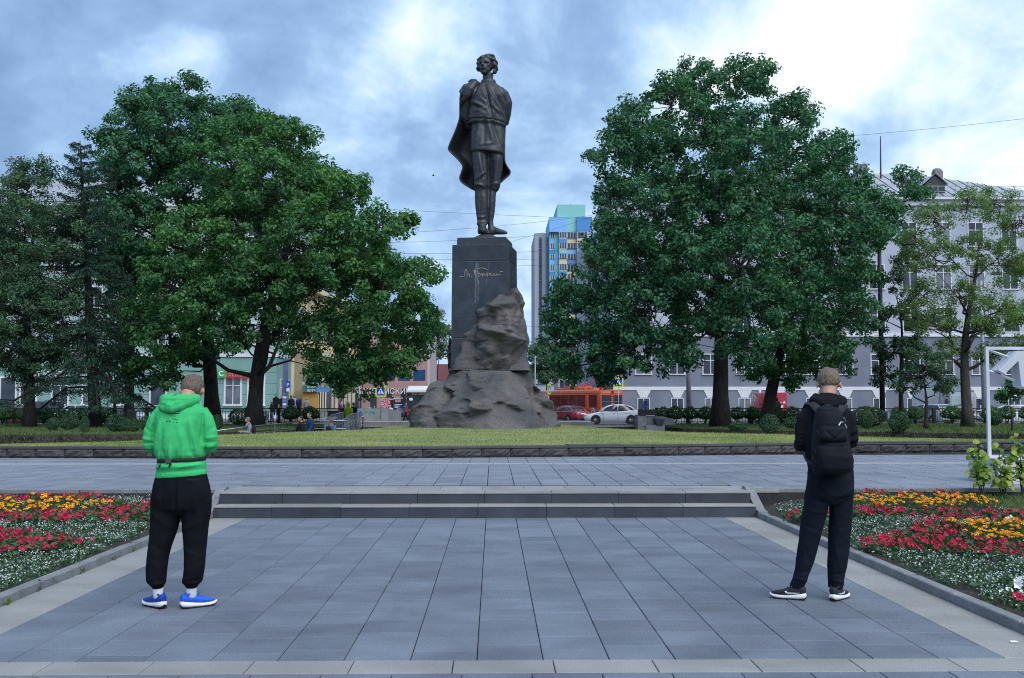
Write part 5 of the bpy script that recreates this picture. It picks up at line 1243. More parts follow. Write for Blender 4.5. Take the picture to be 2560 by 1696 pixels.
q = MB(); q.prism([(PX(757, 96), -.5, PZ(962, 96)), (PX(812, 97), 1, PZ(962, 97)), (PX(812, 97), 4, PZ(962, 97)), (PX(757, 96), 4, PZ(962, 96))], (0, 0, .25)); q.build('roof', M_metal, kb)
pk = thing('shop_building', 'pink and brown shop building with white lettering down the street', 'building', (0, 134, 0))
kx = lambda u: PX(u, 134)
MB().box(kx(880), kx(1068), 0, 12, PZ(957, 134), PZ(830, 134)).build('upper_wall', M_pink, pk); MB().box(kx(880), kx(1068), 0, 12, -.5, PZ(972, 134)).build('shop_wall', M_brown, pk); MB().box(kx(879), kx(1069), -.3, 12, PZ(972, 134), PZ(957, 134)).build('fascia', M_pink, pk)
for u in (895, 935, 972, 1010, 1048):
    MB().box(kx(u) - 1.0, kx(u) + 1.0, -.06, .1, -.3, PZ(982, 134)).build('shop_window', M_glass, pk)
    if u > 930: 
        w_ = MB().box(kx(u) - .75, kx(u) + .75, -.05, .05, PZ(952, 134), PZ(925, 134)).build('window', pm('blue_glass', (.03, .09, .20), .15, .3, 1), pk)
for u in (915, 953, 991, 1029): MB().box(kx(u) - .55, kx(u) + .55, -.2, .1, -.5, PZ(972, 134)).build('pilaster', M_pink, pk)
lettering('МАКСИМСКИЙ', .95, M_sgn_w, pk, (kx(958), -.36, PZ(988 - 1, 134) + .1 + 0.0), 0, .03, 'CENTER', 0, 0.0)
sidew = MB(); sidew.prism([(kx(1068), -.05, -.5), (PX(1086, 150), 16, -.5), (PX(1086, 150), 16, PZ(840, 150)), (kx(1068), -.05, PZ(850, 134))], (0.3, .3, 0)); sidew.build('side_wall', pm('pale_pink_plaster', (.52, .42, .42), .9, .1, .6), pk)
rbd = thing('old_house', 'old house with dark red tiled roof showing beside the rock', 'house', (0, 165, 0))
MB().box(PX(1086, 165), PX(1140, 165), 0, 8, -.5, PZ(950, 165)).build('wall', M_cream, rbd)
q = MB(); q.prism([(PX(1080, 165), -.6, PZ(950, 165)), (PX(1145, 165), -.6, PZ(950, 165)), (PX(1140, 165), 5, PZ(908, 165)), (PX(1088, 165), 5, PZ(908, 165))], (0, .4, .0)); q.build('roof', pm('red_roof', (.13, .035, .04), .8, .2, 1), rbd)
far_ = thing('office_building', 'distant grey-pink building behind the orange trolleybus', 'building', (0, 185, 0))
MB().box(PX(1395, 185), PX(1520, 185), 0, 12, -.5, PZ(840, 185)).build('wall', pm('dusty_pink', (.42, .36, .37), .9, .1, .3), far_)
for u in range(1405, 1515, 14):
    for v in (970, 940, 910, 880): MB().box(PX(u, 185) - .35, PX(u, 185) + .35, -.08, .05, PZ(v, 185), PZ(v - 16, 185)).build('window', M_glass, far_)
for bx, (u0, u1, vt, Y_, lab) in enumerate(((1040, 1100, 955, 260, 'low distant grey house far down the street left of the rock'), (1330, 1420, 960, 260, 'low distant grey house far behind the trees right of the rock'), (780, 900, 880, 190, 'distant cream house behind the yellow building'))):
    h_ = thing('distant_house', lab, 'house', (0, Y_, 0)); MB().box(PX(u0, Y_), PX(u1, Y_), 0, 15, -.6, PZ(vt, Y_)).build('wall', M_cream if bx == 2 else M_tg, h_)
    q = MB(); q.prism([(PX(u0, Y_) - .5, -.5, PZ(vt, Y_)), (PX(u1, Y_) + .5, -.5, PZ(vt, Y_)), (PX((u0 + u1) / 2, Y_), -.5, PZ(vt, Y_) + 2.5)], (0, 15, 0)); q.build('roof', M_metal, h_)
# ================================================================== PEOPLE
M_skin = pm('skin', (.42, .23, .17), .55, .12, 14, .05, 60)
M_hairb = pm('brown_hair', (.090, .062, .044), .6, .45, 40, .5, 120, col2=(.19, .135, .098), stretch=(3, 3, .4))
M_hairl = pm('fair_hair', (.090, .068, .052), .6, .4, 40, .5, 120, col2=(.23, .175, .13), stretch=(3, 3, .4))
M_green = pm('green_sweat_cloth', (.050, .46, .15), .9, .12, 5, .15, 260, spec=.15)
M_blackc = pm('black_jersey', (.008, .009, .012), .95, .3, 6, .2, 220, spec=.06)
M_blackt = pm('black_trouser_cloth', (.007, .010, .017), .85, .3, 6, .25, 160, spec=.12)
M_navyb = pm('black_jacket_cloth', (.013, .013, .018), .9, .3, 6, .2, 200, spec=.08)
M_pack = pm('black_nylon', (.006, .008, .013), .7, .3, 10, .3, 260, spec=.16)
M_packl = pm('black_webbing', (.012, .014, .020), .7, .3, 20, .3, 200)
M_sock = pm('white_sock', (.62, .62, .64), .9, .1, 12); M_sockb = pm('blue_sock', (.015, .03, .16), .9, .4, 40)
M_blue = pm('blue_mesh', (.012, .11, .62), .6, .2, 30, .15, 200); M_blue2 = pm('deep_blue_mesh', (.008, .045, .36), .6, .2, 30, .15, 200)
M_sole = pm('white_foam', (.70, .69, .70), .6, .08, 12); M_rub = pm('black_rubber', (.012, .010, .012), .7, .2, 9); M_buck = pm('grey_buckle', (.06, .065, .08), .4, .1, 5)
M_shoe = pm('black_shoe_mesh', (.014, .016, .024), .7, .3, 30, .2, 200); M_print = pm('black_print', (.012, .04, .02), .85, .1, 5)
def head_parts(b, M, sc_):
    """a face looking along -y, crown up"""
    def T(p): return M @ (Vector(p) * sc_)
    R3 = M.to_3x3()
    def ball(c, r, nu=14, nv=10): b.ball(T(c), tuple(x * sc_ for x in r), nu, nv, M=R3)
    ball((0, .02, .14), (.335, .41, .36), 18, 12); ball((0, -.13, -.10), (.265, .27, .33)); ball((0, -.25, -.33), (.13, .12, .10)); ball((0, -.10, -.22), (.24, .25, .19))
    b.tube([T((0, -.36, .12)), T((0, -.43, -.02)), T((0, -.45, -.09))], [.04 * sc_, .055 * sc_, .07 * sc_], 8)
    b.tube([T((-.22, -.27, .12)), T((0, -.36, .125)), T((.22, -.27, .12))], [.04 * sc_, .05 * sc_, .04 * sc_], 8)
    b.tube([T((-.10, -.36, -.20)), T((0, -.40, -.19)), T((.10, -.36, -.20))], [.03 * sc_, .045 * sc_, .03 * sc_], 8)
    for s in (-1, 1):
        ball((s * .19, -.25, -.05), (.09, .08, .06), 8, 6); ball((s * .355, .03, .0), (.035, .085, .125), 10, 8); ball((s * .12, -.33, .05), (.05, .03, .03), 8, 6)
def hand_parts(b, wrist, dirv, nrm, L=.18, side=1, curl=.5):
    """palm, four bent fingers of unequal length and a thumb leaving the side of the palm"""
    d = Vector(dirv).normalized(); n = Vector(nrm); n = (n - d * n.dot(d)).normalized(); s = d.cross(n) * side; w = Vector(wrist)
    b.tube([w - d * .02, w + d * L * .2, w + d * L * .5], [.026, .036, .036], 10, flat=(1, .45) , up=n)
    for k, ln in enumerate((.40, .46, .43, .33)):
        o = w + d * L * .48 + s * ((k - 1.5) * -.0195); f = ln * L
        b.tube([o - d * .02, o + d * f * .45, o + d * f * .75 + n * f * .28 * curl, o + d * f * .85 + n * f * .62 * curl], [.010, .0095, .009, .007], 7)
    o = w + d * L * .12 + s * .028
    b.tube([o, o + s * .022 + d * .03 + n * .008, o + s * .026 + d * .062 + n * .022], [.013, .011, .008], 7)
def shoe(parent, heel, ang, L, mu, ms, mo, name='shoe', swoosh=None, loop=None, lab=None):
    """trainer: sole with raised heel and toe spring, outsole, upper with an ankle collar; toe towards ang"""
    R = Matrix.Translation(heel) @ Matrix.Rotation(ang, 4, 'Z')    # local: toe along +y
    def ring(y, w, z0, z1, p=2.6, n=16, zc=None):
        r = []
        for k in range(n):
            a = 2 * math.pi * k / n; ca, sa = math.cos(a), math.sin(a); q = (abs(ca) ** p + abs(sa) ** p) ** (-1 / p)
            r.append(R @ Vector((w * q * ca, y, (z0 + z1) / 2 + (z1 - z0) / 2 * q * sa)))
        return r
    st = [(-.055, .018, .022, .05), (-.045, .030, .012, .062), (0, .037, .006, .055), (.05, .036, .005, .044), (.11, .041, .004, .036), (.17, .046, .005, .036), (.21, .040, .012, .040), (.232, .024, .022, .044), (.238, .012, .028, .042)]
    k = L / .29
    s = MB(); s.loft([ring(y * k, w, z0, z1) for y, w, z0, z1 in st]); so_ = s.build('sole', ms, parent, smooth=True)
    s = MB(); s.loft([ring(y * k, w * .95, max(.0, z0 - .005), z0 + .012) for y, w, z0, z1 in st]); s.build('outsole', mo, so_, smooth=True)
    u = MB()
    up = [(-.05, .022, .05, .105), (-.03, .033, .045, .115), (.01, .037, .04, .092), (.045, .037, .035, .105), (.09, .039, .03, .092), (.14, .042, .03, .072), (.19, .039, .032, .062), (.222, .024, .035, .052), (.231, .01, .038, .046)]
    u.loft([ring(y * k, w, z0, z1, 2.2) for y, w, z0, z1 in up]); um = remesh(u, .007, 2); sh = put(name, fin(um, name, mu), parent)
    so_.parent = sh
    if lab: sh['label'] = lab
    c = MB(); c.tube([R @ Vector((0.03 * math.cos(a), .012 * k + .038 * math.sin(a), .100 + .012 * math.cos(2 * a))) for a in [2 * math.pi * i / 14 for i in range(15)]], .0075, 6); c.build('collar', mu, sh, smooth=True)
    l = MB()
    for j in range(4): yy = (.07 + .022 * j) * k; zz = .105 - .0095 * j - .012 * j * .3; l.tube([R @ Vector((-.022, yy, zz - .012)), R @ Vector((0, yy + .004, zz + .003)), R @ Vector((.022, yy, zz - .012))], .004, 5)
    l.tube([R @ Vector((0, .06, .112)), R @ Vector((.03, .065, .128)), R @ Vector((.045, .085, .118)), R @ Vector((.02, .075, .105))], .003, 5); l.build('laces', mu, sh)
    if swoosh:
        for sd in (-1, 1):
            pts = [(-.02, .062), (.02, .052), (.075, .046), (.10, .052), (.108, .066), (.092, .072), (.085, .062), (.05, .060)]
            from_ = [R @ Vector((sd * .10, y * k, z)) for y, z in pts]; bv = BV(sh.data); q = []
            for p in from_:
                hit = bv.ray_cast(p, (R.to_3x3() @ Vector((-sd, 0, 0))))
                q.append((hit[0] + (R.to_3x3() @ Vector((sd * .0025, 0, 0)))) if hit[0] is not None else R @ Vector((sd * .042, 0, .05)))
            m_ = MB(); m_.add(q, [(0, 1, 7), (1, 2, 7), (2, 6, 7), (2, 3, 6), (3, 5, 6), (3, 4, 5)]); m_.build('emblem', swoosh, sh)
    return sh
from mathutils.bvhtree import BVHTree
def BV(me):
    bm = bmesh.new(); bm.from_mesh(me); t = BVHTree.FromBMesh(bm); bm.free(); return t
def ringer(px0, py0, s):
    def ring(x0, x1, y, dc, dd, n=26, p=2.3, y1=None):
        r = []
        for k in range(n):
            a = 2 * math.pi * k / n; ca, sa = math.cos(a), math.sin(a); R = (abs(ca) ** p + abs(sa) ** p) ** (-1 / p)
            yy = y if y1 is None else y + (y1 - y) * (.5 + .5 * ca)
            r.append(Vector((((x0 + x1) / 2 + (x1 - x0) / 2 * R * ca - px0) * s, dc + dd * R * sa, (py0 - yy) * s)))
        return r
    def pt(x, y, d=0.0): return Vector(((x - px0) * s, d, (py0 - y) * s))
    return ring, pt
def cloth(me, folds, px0, py0, s, amp=.006, sc_=9, face=-1, fine=.0015, fv=40):
    """press creases (segments in outline pixels) and soft noise into a garment; face -1 works on the side turned to the camera"""
    C = get_co(me).astype(np.float64); N = get_no(me); x = C[:, 0] / s + px0; y = py0 - C[:, 2] / s
    d = amp * 2 * fbm(C * np.array([1, 1, .6]), sc_, 3, 4.2) + fine * 2 * fbm(C, fv, 2, 1.7)
    fr = np.clip(N[:, 1] * face * 1.5 + .6, 0, 1)
    for (ax, ay), (bx, by), w, am in folds:
        dx, dy = bx - ax, by - ay; t = np.clip(((x - ax) * dx + (y - ay) * dy) / (dx * dx + dy * dy), 0, 1); r = np.hypot(x - ax - t * dx, y - ay - t * dy)
        d += am * np.exp(-(r / w) ** 2) * fr * np.sin(np.pi * (t * .86 + .07)) ** .6
    set_co(me, C + N * d[:, None])
def hair_mesh(M, sc_, seed, tuft=40, low=-.12, spike=.10):
    r = random.Random(seed); b = MB()
    def T(p): return M @ (Vector(p) * sc_)
    R3 = M.to_3x3()
    b.ball(T((0, .045, .175)), (.362 * sc_, .422 * sc_, .352 * sc_), 22, 16, M=R3); b.ball(T((0, .14, low + .08)), (.30 * sc_, .30 * sc_, .24 * sc_), 16, 10, M=R3)
    for k in range(tuft):
        a = r.uniform(0, 6.28); e = r.uniform(.5, 1.5); p = Vector((.33 * math.cos(a) * math.cos(e), .05 + .40 * math.sin(a) * math.cos(e), .17 + .35 * math.sin(e)))
        q = p * 1.0 + Vector((math.cos(a) * .06 + r.uniform(-.05, .05), r.uniform(-.06, .06), spike * r.uniform(.2, 1.0)))
        b.tube([T(p * .93), T(p + (q - p) * .5), T(q)], [.05 * sc_, .035 * sc_, .008 * sc_], 6)
    m = remesh(b, .0075, 1); C = get_co(m).astype(float); N = get_no(m); L = np.array(M.inverted())
    l = (np.c_[C, np.ones(len(C))] @ L.T)[:, :3] / sc_
    a = np.arctan2(l[:, 0], l[:, 1]); g = np.sin(a * 46 + 5 * fbm(l, 4, 2, seed)) * .012 + fbm(l * np.array([6, 6, 1.2]), 3, 3, seed + 2) * .10
    face = np.clip((-l[:, 1] - .16) * 6, 0, 1) * np.clip((.34 - l[:, 2]) * 6, 0, 1)
    C = C + N * ((g * .7 - .25 * face) * sc_)[:, None]
    set_co(m, C); return m
# ---------------- man in green
LMY = 8.15; gs = 1 / 779.0; LX0 = PX(320 + .4211 * 320, LMY)
ring, pt = ringer(320, 1470, gs)
man = thing('person', 'man seen from behind in bright green hoodie, black joggers and blue trainers', 'person', (LX0, LMY, 0))
HM = Matrix.Translation(pt(352, 194, .125)) @ Matrix.Rotation(math.pi + rad(6), 4, 'Z') @ Matrix.Rotation(rad(44), 4, 'X')
b = MB(); head_parts(b, HM, .245)
b.tube([pt(330, 285, .02), pt(338, 240, .04), pt(345, 200, .075)], [.065, .058, .058], 12)
b.loft([ring(205, 430, 300, 0, .08), ring(185, 445, 360, 0, .11), ring(190, 440, 480, 0, .12), ring(205, 440, 600, 0, .11), ring(180, 470, 760, 0, .12), ring(170, 480, 860, 0, .12)])
for hip, kn, an in (((230, 850), (205, 1090), (197, 1400)), ((410, 850), (412, 1090), (397, 1400))): b.tube([pt(*hip), pt(*kn, -.0), pt(*an, .0)], [.085, .06, .027], 12)
for s_, sh_, el in ((1, (222, 335), (140, 512)), (-1, (418, 335), (486, 512))):
    hx_ = 270 if s_ == 1 else 365
    b.tube([pt(*sh_), pt(*el, .02), pt((el[0] + hx_) / 2, 500, .25), pt(hx_, 480, .38)], [.044, .036, .034, .026], 10); hand_parts(b, pt(hx_, 478, .385), (.3 * s_, .75, .3), (.9 * s_, -.2, .2), .18, s_)
bm_ = remesh(b, .0085, 2); put('body', fin(bm_, 'body', M_skin), man)
put('hair', fin(hair_mesh(HM, .245, 3, 60, -.10, .12), 'hair', M_hairb), man)
b = MB()
b.loft([ring(188, 466, 664, .0, .130), ring(176, 478, 705, .0, .143), ring(163, 492, 755, .0, .156), ring(154, 501, 820, .0, .16), ring(152, 503, 885, .0, .14), ring(200, 460, 925, 0, .08)])
b.loft([ring(150, 330, 840, .0, .11), ring(148, 327, 920, 0, .115), ring(147, 308, 1000, 0, .108), ring(143, 288, 1060, 0, .10), ring(139, 270, 1115, 0, .092), ring(135, 257, 1170, -.005, .09), ring(131, 250, 1230, -.01, .088), ring(132, 248, 1285, -.01, .085), ring(142, 248, 1320, -.01, .078), ring(158, 236, 1338, -.005, .055), ring(164, 230, 1342, 0, .048), ring(166, 228, 1357, 0, .046)])
b.loft([ring(318, 503, 840, .0, .11), ring(330, 498, 920, 0, .115), ring(340, 490, 1000, 0, .108), ring(345, 483, 1060, 0, .10), ring(351, 478, 1115, 0, .092), ring(354, 474, 1170, -.005, .09), ring(354, 471, 1230, -.01, .088), ring(350, 467, 1285, -.01, .085), ring(345, 460, 1316, -.01, .078), ring(352, 442, 1332, -.005, .055), ring(360, 434, 1337, 0, .048), ring(363, 430, 1352, 0, .046)])
tm = remesh(b, .0085, 3)
cloth(tm, [((250, 720), (240, 900), 16, -.006), ((325, 720), (325, 900), 9, -.016), ((420, 740), (440, 920), 14, .008), ((455, 740), (470, 950), 10, -.006), ((170, 900), (300, 1000), 16, .007), ((350, 1010), (460, 960), 14, .006), ((160, 1080), (250, 1130), 12, -.006), ((150, 1180), (240, 1230), 14, .006), ((360, 1120), (460, 1160), 12, .006), ((360, 1230), (460, 1190), 12, -.006),
           ((150, 1300), (200, 1285), 12, .010), ((200, 1290), (240, 1310), 10, -.009), ((360, 1300), (420, 1282), 12, .010), ((410, 1290), (455, 1305), 10, -.009), ((165, 1322), (235, 1322), 8, .008), ((355, 1315), (445, 1315), 8, .008)], 320, 1470, gs, .007, 8)
put('trousers', fin(tm, 'trousers', M_blackc), man)
q = MB(); q.box(*[v for v in (pt(392, 0).x, pt(462, 0).x)], -.158, -.150, pt(0, 712).z, pt(0, 706).z); q.build('pocket_welt', M_rub, man)
# hoodie
b = MB()
b.loft([ring(176, 474, 706, .0, .150, y1=686), ring(178, 472, 680, .0, .150, y1=664), ring(182, 468, 655, .0, .148, y1=642), ring(178, 470, 638, .0, .160, y1=626), ring(190, 460, 612, .0, .140, y1=598), ring(196, 456, 600, .0, .134, y1=588), ring(180, 465, 575, .0, .158, y1=566), ring(170, 466, 530, 0, .168), ring(166, 464, 450, 0, .168), ring(163, 464, 370, .0, .160), ring(172, 466, 315, .005, .142), ring(205, 440, 280, .02, .116), ring(238, 405, 254, .03, .10), ring(262, 388, 230, .04, .088), ring(282, 376, 208, .06, .078)])
b.tube([pt(212, 318, .01), pt(168, 362, .0), pt(141, 430, -.005), pt(134, 500, .0), pt(138, 522, .03), pt(165, 515, .16), pt(215, 495, .28), pt(255, 482, .35)], [.068, .060, .057, .056, .052, .052, .048, .042], 16)
b.tube([pt(425, 318, .01), pt(461, 362, .0), pt(487, 430, -.005), pt(493, 500, .0), pt(490, 520, .03), pt(462, 515, .16), pt(410, 495, .28), pt(375, 482, .35)], [.068, .060, .057, .056, .052, .052, .048, .042], 16)
hm_ = remesh(b, .0085, 3)
cloth(hm_, [((225, 380), (190, 560), 12, 0.0155), ((245, 420), (225, 570), 9, -0.0124), ((395, 360), (440, 560), 12, 0.0186), ((375, 400), (405, 560), 9, -0.0124), ((430, 380), (455, 480), 10, -0.0155), ((190, 360), (178, 480), 10, -0.0155), ((295, 520), (290, 600), 9, 0.0217), ((250, 540), (262, 600), 8, -0.0155), ((330, 540), (318, 600), 9, -0.0155), ((370, 530), (360, 595), 9, 0.0139), ((225, 545), (215, 600), 8, 0.0124), ((420, 540), (425, 595), 8, -0.0109),
            ((200, 640), (300, 628), 9, 0.0155), ((330, 636), (450, 622), 9, 0.0139), ((185, 668), (470, 652), 5, -0.0124), ((100, 470), (160, 480), 8, 0.0124), ((96, 500), (165, 498), 6, -0.0139), ((100, 520), (160, 528), 7, 0.0124), ((470, 470), (530, 462), 8, 0.0124), ((468, 496), (532, 492), 6, -0.0139), ((470, 520), (528, 516), 7, 0.0124), ((110, 400), (160, 440), 10, -0.0078), ((520, 400), (480, 440), 10, -0.0078),
            ((170, 320), (160, 500), 6, -0.0186), ((462, 330), (458, 500), 6, -0.0186), ((300, 390), (260, 520), 16, 0.0093), ((340, 390), (370, 520), 16, 0.0093)], 320, 1470, gs, .008, 7)
put('hoodie', fin(hm_, 'hoodie', M_green), man)
b = MB()   # hood lying on the back, its tip hanging to the left
b.tube([pt(378, 232, .10), pt(398, 238, .02), pt(375, 252, -.075), pt(318, 262, -.118), pt(255, 252, -.10), pt(222, 240, -.02), pt(240, 226, .10)], [.030, .042, .050, .055, .052, .042, .030], 12)
b.tube([pt(385, 248, -.05), pt(330, 275, -.125), pt(285, 290, -.145), pt(262, 300, -.14)], [.035, .045, .048, .030], 12); b.tube([pt(222, 250, -.03), pt(238, 285, -.10), pt(265, 305, -.14)], [.035, .045, .025], 12)
b.tube([pt(380, 222, .08), pt(392, 228, .0), pt(365, 238, -.055), pt(310, 240, -.085), pt(255, 232, -.06), pt(236, 225, .0), pt(250, 218, .08)], .022, 10)
hd_ = remesh(b, .008, 3); cloth(hd_, [((285, 235), (285, 320), 4, -.006), ((230, 262), (290, 270), 9, .006), ((300, 285), (380, 250), 8, -.005), ((240, 245), (380, 245), 5, -.008)], 320, 1470, gs, .004, 10)
put('hood', fin(hd_, 'hood', M_green), man)
bv = BV(hm_)
def on_back(x, y, tree_, pt_, off=.0025):
    p = pt_(x, y, -.6); h_ = tree_.ray_cast(p, Vector((0, 1, 0))); return (h_[0] + Vector((0, -off, 0))) if h_[0] is not None else pt_(x, y, -.17)
def strip(mb_, x0, x1, y, h, tree_, pt_, n=6, off=.0025):
    a = [on_back(x0 + (x1 - x0) * i / n, y, tree_, pt_, off) for i in range(n + 1)]; c = [on_back(x0 + (x1 - x0) * i / n, y + h, tree_, pt_, off) for i in range(n + 1)]
    mb_.add(a + c, [(i, i + 1, n + 2 + i, n + 1 + i) for i in range(n)])
q = MB()      # print on the back: lines of small type, marks and icons (the square code is left out)
def zz(x, y): return 320 + (390 + x * .07016 - 320) / .4211 - 320 + 0, (1000 + y * .07016 - 900) / .4211
def Z(x, y): return (390 + x * 130 / 1853 - 320) / .4211, (1000 + y * 110 / 1568 - 900) / .4211
for x0, x1, y, h in ((1030, 1070, 255, 35), (985, 1070, 318, 10), (900, 1065, 355, 28), (800, 1055, 402, 8), (730, 1050, 428, 10), (700, 1045, 455, 14), (620, 700, 490, 36), (735, 1040, 503, 32), (690, 945, 590, 14), (605, 770, 758, 10)):
    a_, b__ = Z(x0, y), Z(x1, y + max(h, 15)); strip(q, a_[0], b__[0], a_[1], b__[1] - a_[1], bv, pt)
for pts in ([(610, 690), (630, 712), (685, 660)], [(815, 682), (850, 715), (880, 690), (915, 725), (950, 738), (1010, 705)]):
    for (xa, ya), (xb, yb_) in zip(pts[:-1], pts[1:]):
        p0, p1 = Z(xa, ya), Z(xb, yb_); q.tube([on_back(*p0, bv, pt, .001), on_back((p0[0] + p1[0]) / 2, (p0[1] + p1[1]) / 2, bv, pt, .001), on_back(*p1, bv, pt, .001)], .0022 if xa > 700 else .0012, 5)
for x, y in ((620, 800), (742, 805), (862, 812), (985, 818)):
    a_ = Z(x - 20, y - 16); strip(q, a_[0], a_[0] + 7, a_[1], 5, bv, pt, 2)
q.build('print', M_print, man)
q = MB(); q.loft([ring(188, 462, 614, .0, .147, y1=600), ring(187, 463, 604, .0, .149, y1=590), ring(188, 462, 593, .0, .146, y1=579)], cap=False)
wb = thing('waist_belt', 'thin black elastic waist belt with plastic buckle over the green hoodie', 'belt', (LX0, LMY, 0)); sm_ = q.build('strap', M_rub, wb, smooth=True); so_ = sm_.modifiers.new('t', 'SOLIDIFY'); so_.thickness = .004; so_.offset = 1
q = MB(); q.bbox(pt(268, 0).x, pt(300, 0).x, -.166, -.146, pt(0, 612).z, pt(0, 586).z, .004); q.build('buckle', M_buck, wb)
q = MB()
for x0, y0 in ((238, 612), (300, 606)): q.tube([pt(x0, y0, -.158), pt(x0 - 4, y0 + 14, -.170), pt(x0 - 12, y0 + 30, -.172)], .0028, 5); q.tube([pt(x0, y0, -.158), pt(x0 + 6, y0 + 12, -.172), pt(x0 - 8, y0 + 32, -.172)], .002, 5); q.ball(pt(x0 - 2, y0 + 14, -.172), .009, 8, 6)
q.build('cord', M_rub, wb)
q = MB()
for c, x in ((0, 199), (1, 396)): q.tube([pt(x, 1350), pt(x, 1400, .01), pt(x, 1425, .02)], [.041, .037, .030], 12)
q.build('socks', M_sock, man, smooth=True)
shoe(man, pt(218, 1470, -.005), rad(48), .285, M_blue2, M_sole, M_rub, 'shoe'); shoe(man, pt(375, 1470, -.01), rad(-52), .285, M_blue, M_sole, M_rub, 'shoe')
# ---------------- man in black
RMY = 8.41; gs2 = 1 / 755.0; RX0 = PX(1900 + .4211 * 345, RMY)
ring, pt = ringer(345, 1474, gs2)
man2 = thing('person', 'young man seen from behind in black hooded jacket and black trousers, white earbud', 'person', (RX0, RMY, 0))
HM = Matrix.Translation(pt(430, 196, .075)) @ Matrix.Rotation(math.pi - rad(14), 4, 'Z') @ Matrix.Rotation(rad(24), 4, 'X')
b = MB(); head_parts(b, HM, .255)
b.tube([pt(400, 300, .0), pt(412, 255, .015), pt(425, 210, .05)], [.068, .060, .060], 12)
b.loft([ring(340, 470, 320, 0, .07), ring(290, 495, 390, 0, .11), ring(275, 500, 500, 0, .12), ring(290, 515, 640, 0, .11), ring(295, 525, 760, 0, .12), ring(290, 530, 860, 0, .12)])
for hip, kn, an in (((330, 850), (285, 1080), (205, 1410)), ((470, 850), (462, 1080), (430, 1410))): b.tube([pt(*hip), pt(*kn), pt(*an)], [.085, .058, .027], 12)
b.tube([pt(305, 385), pt(244, 535, .02), pt(270, 560, .24), pt(300, 545, .34)], [.044, .036, .034, .026], 10); hand_parts(b, pt(302, 543, .345), (.4, .7, .25), (.8, -.2, .3), .18, 1)
b.tube([pt(482, 385), pt(546, 532, .02), pt(556, 556, .14), pt(552, 574, .20)], [.044, .036, .034, .028], 10); hand_parts(b, pt(552, 574, .195), (-.35, .55, -.12), (-.6, .1, .8), .18, -1)
put('body', fin(remesh(b, .0085, 2), 'body', M_skin), man2)
put('hair', fin(hair_mesh(HM, .254, 9, 44, -.02, .11), 'hair', M_hairl), man2)
q = MB(); q.tube([HM @ (Vector((-.385, -.03, .0)) * .255), HM @ (Vector((-.40, -.06, -.08)) * .255), HM @ (Vector((-.39, -.07, -.15)) * .255)], [.007, .005, .004], 6); q.build('earbud', M_sole, man2)
b = MB()
b.loft([ring(280, 546, 700, .0, .130), ring(272, 546, 780, .0, .148), ring(260, 545, 850, .0, .15), ring(285, 525, 905, 0, .10)])
b.loft([ring(258, 405, 850, .0, .10), ring(252, 395, 910, 0, .10), ring(240, 380, 965, 0, .095), ring(229, 367, 1020, 0, .09), ring(222, 352, 1070, 0, .086), ring(216, 338, 1120, 0, .083), ring(209, 324, 1170, 0, .08), ring(201, 306, 1225, 0, .078), ring(192, 284, 1290, 0, .075), ring(178, 262, 1350, 0, .072), ring(163, 246, 1388, .01, .068), ring(160, 246, 1394, .01, .068)])
b.loft([ring(396, 544, 850, .0, .10), ring(408, 538, 920, 0, .098), ring(405, 534, 980, 0, .094), ring(400, 530, 1040, 0, .09), ring(397, 524, 1100, 0, .086), ring(392, 516, 1160, 0, .083), ring(388, 507, 1215, 0, .08), ring(385, 498, 1280, 0, .078), ring(388, 484, 1340, 0, .074), ring(390, 474, 1390, 0, .072), ring(391, 472, 1406, 0, .07)])
tm = remesh(b, .0085, 2)
cloth(tm, [((300, 780), (380, 840), 10, .008), ((420, 860), (520, 800), 10, .009), ((415, 880), (530, 850), 8, -.008), ((280, 880), (380, 900), 9, -.007), ((260, 940), (370, 960), 9, .008), ((240, 1030), (330, 1060), 6, -.006), ((260, 1060), (340, 1100), 9, .005), ((402, 1035), (480, 1045), 6, -.005), ((440, 1070), (520, 1040), 8, .004), ((410, 900), (430, 1000), 8, .006), ((225, 1130), (270, 1280), 9, -.005), ((290, 1150), (215, 1330), 10, .005), ((410, 1130), (450, 1300), 10, .005),
           ((480, 1120), (430, 1290), 9, -.005), ((180, 1340), (250, 1360), 8, .010), ((190, 1310), (260, 1300), 8, -.008), ((395, 1350), (475, 1370), 8, .009), ((395, 1320), (480, 1310), 8, -.008), ((340, 760), (300, 860), 7, -.006), ((500, 800), (480, 860), 9, .008)], 345, 1474, gs2, .007, 9)
put('trousers', fin(tm, 'trousers', M_blackt), man2)
b = MB()
b.loft([ring(285, 548, 728, .0, .140, y1=778), ring(280, 545, 690, .0, .142, y1=735), ring(268, 536, 630, .0, .148, y1=650), ring(258, 528, 550, 0, .152), ring(252, 524, 470, 0, .155), ring(250, 526, 400, 0, .152), ring(258, 526, 352, 0, .14), ring(280, 512, 318, .01, .12), ring(312, 490, 295, .015, .10), ring(345, 470, 272, .02, .085), ring(362, 462, 258, .03, .078)])
b.tube([pt(294, 362, .0), pt(260, 402, .0), pt(243, 455, .0), pt(242, 520, .0), pt(246, 560, .03), pt(262, 562, .14), pt(285, 552, .27)], [.062, .060, .055, .053, .052, .050, .044], 16)
b.tube([pt(490, 362, .0), pt(525, 402, .0), pt(541, 455, .0), pt(544, 510, .0), pt(545, 535, .02), pt(545, 548, .09), pt(548, 562, .155)], [.062, .060, .056, .054, .053, .050, .046], 16)
jm = remesh(b, .0085, 2)
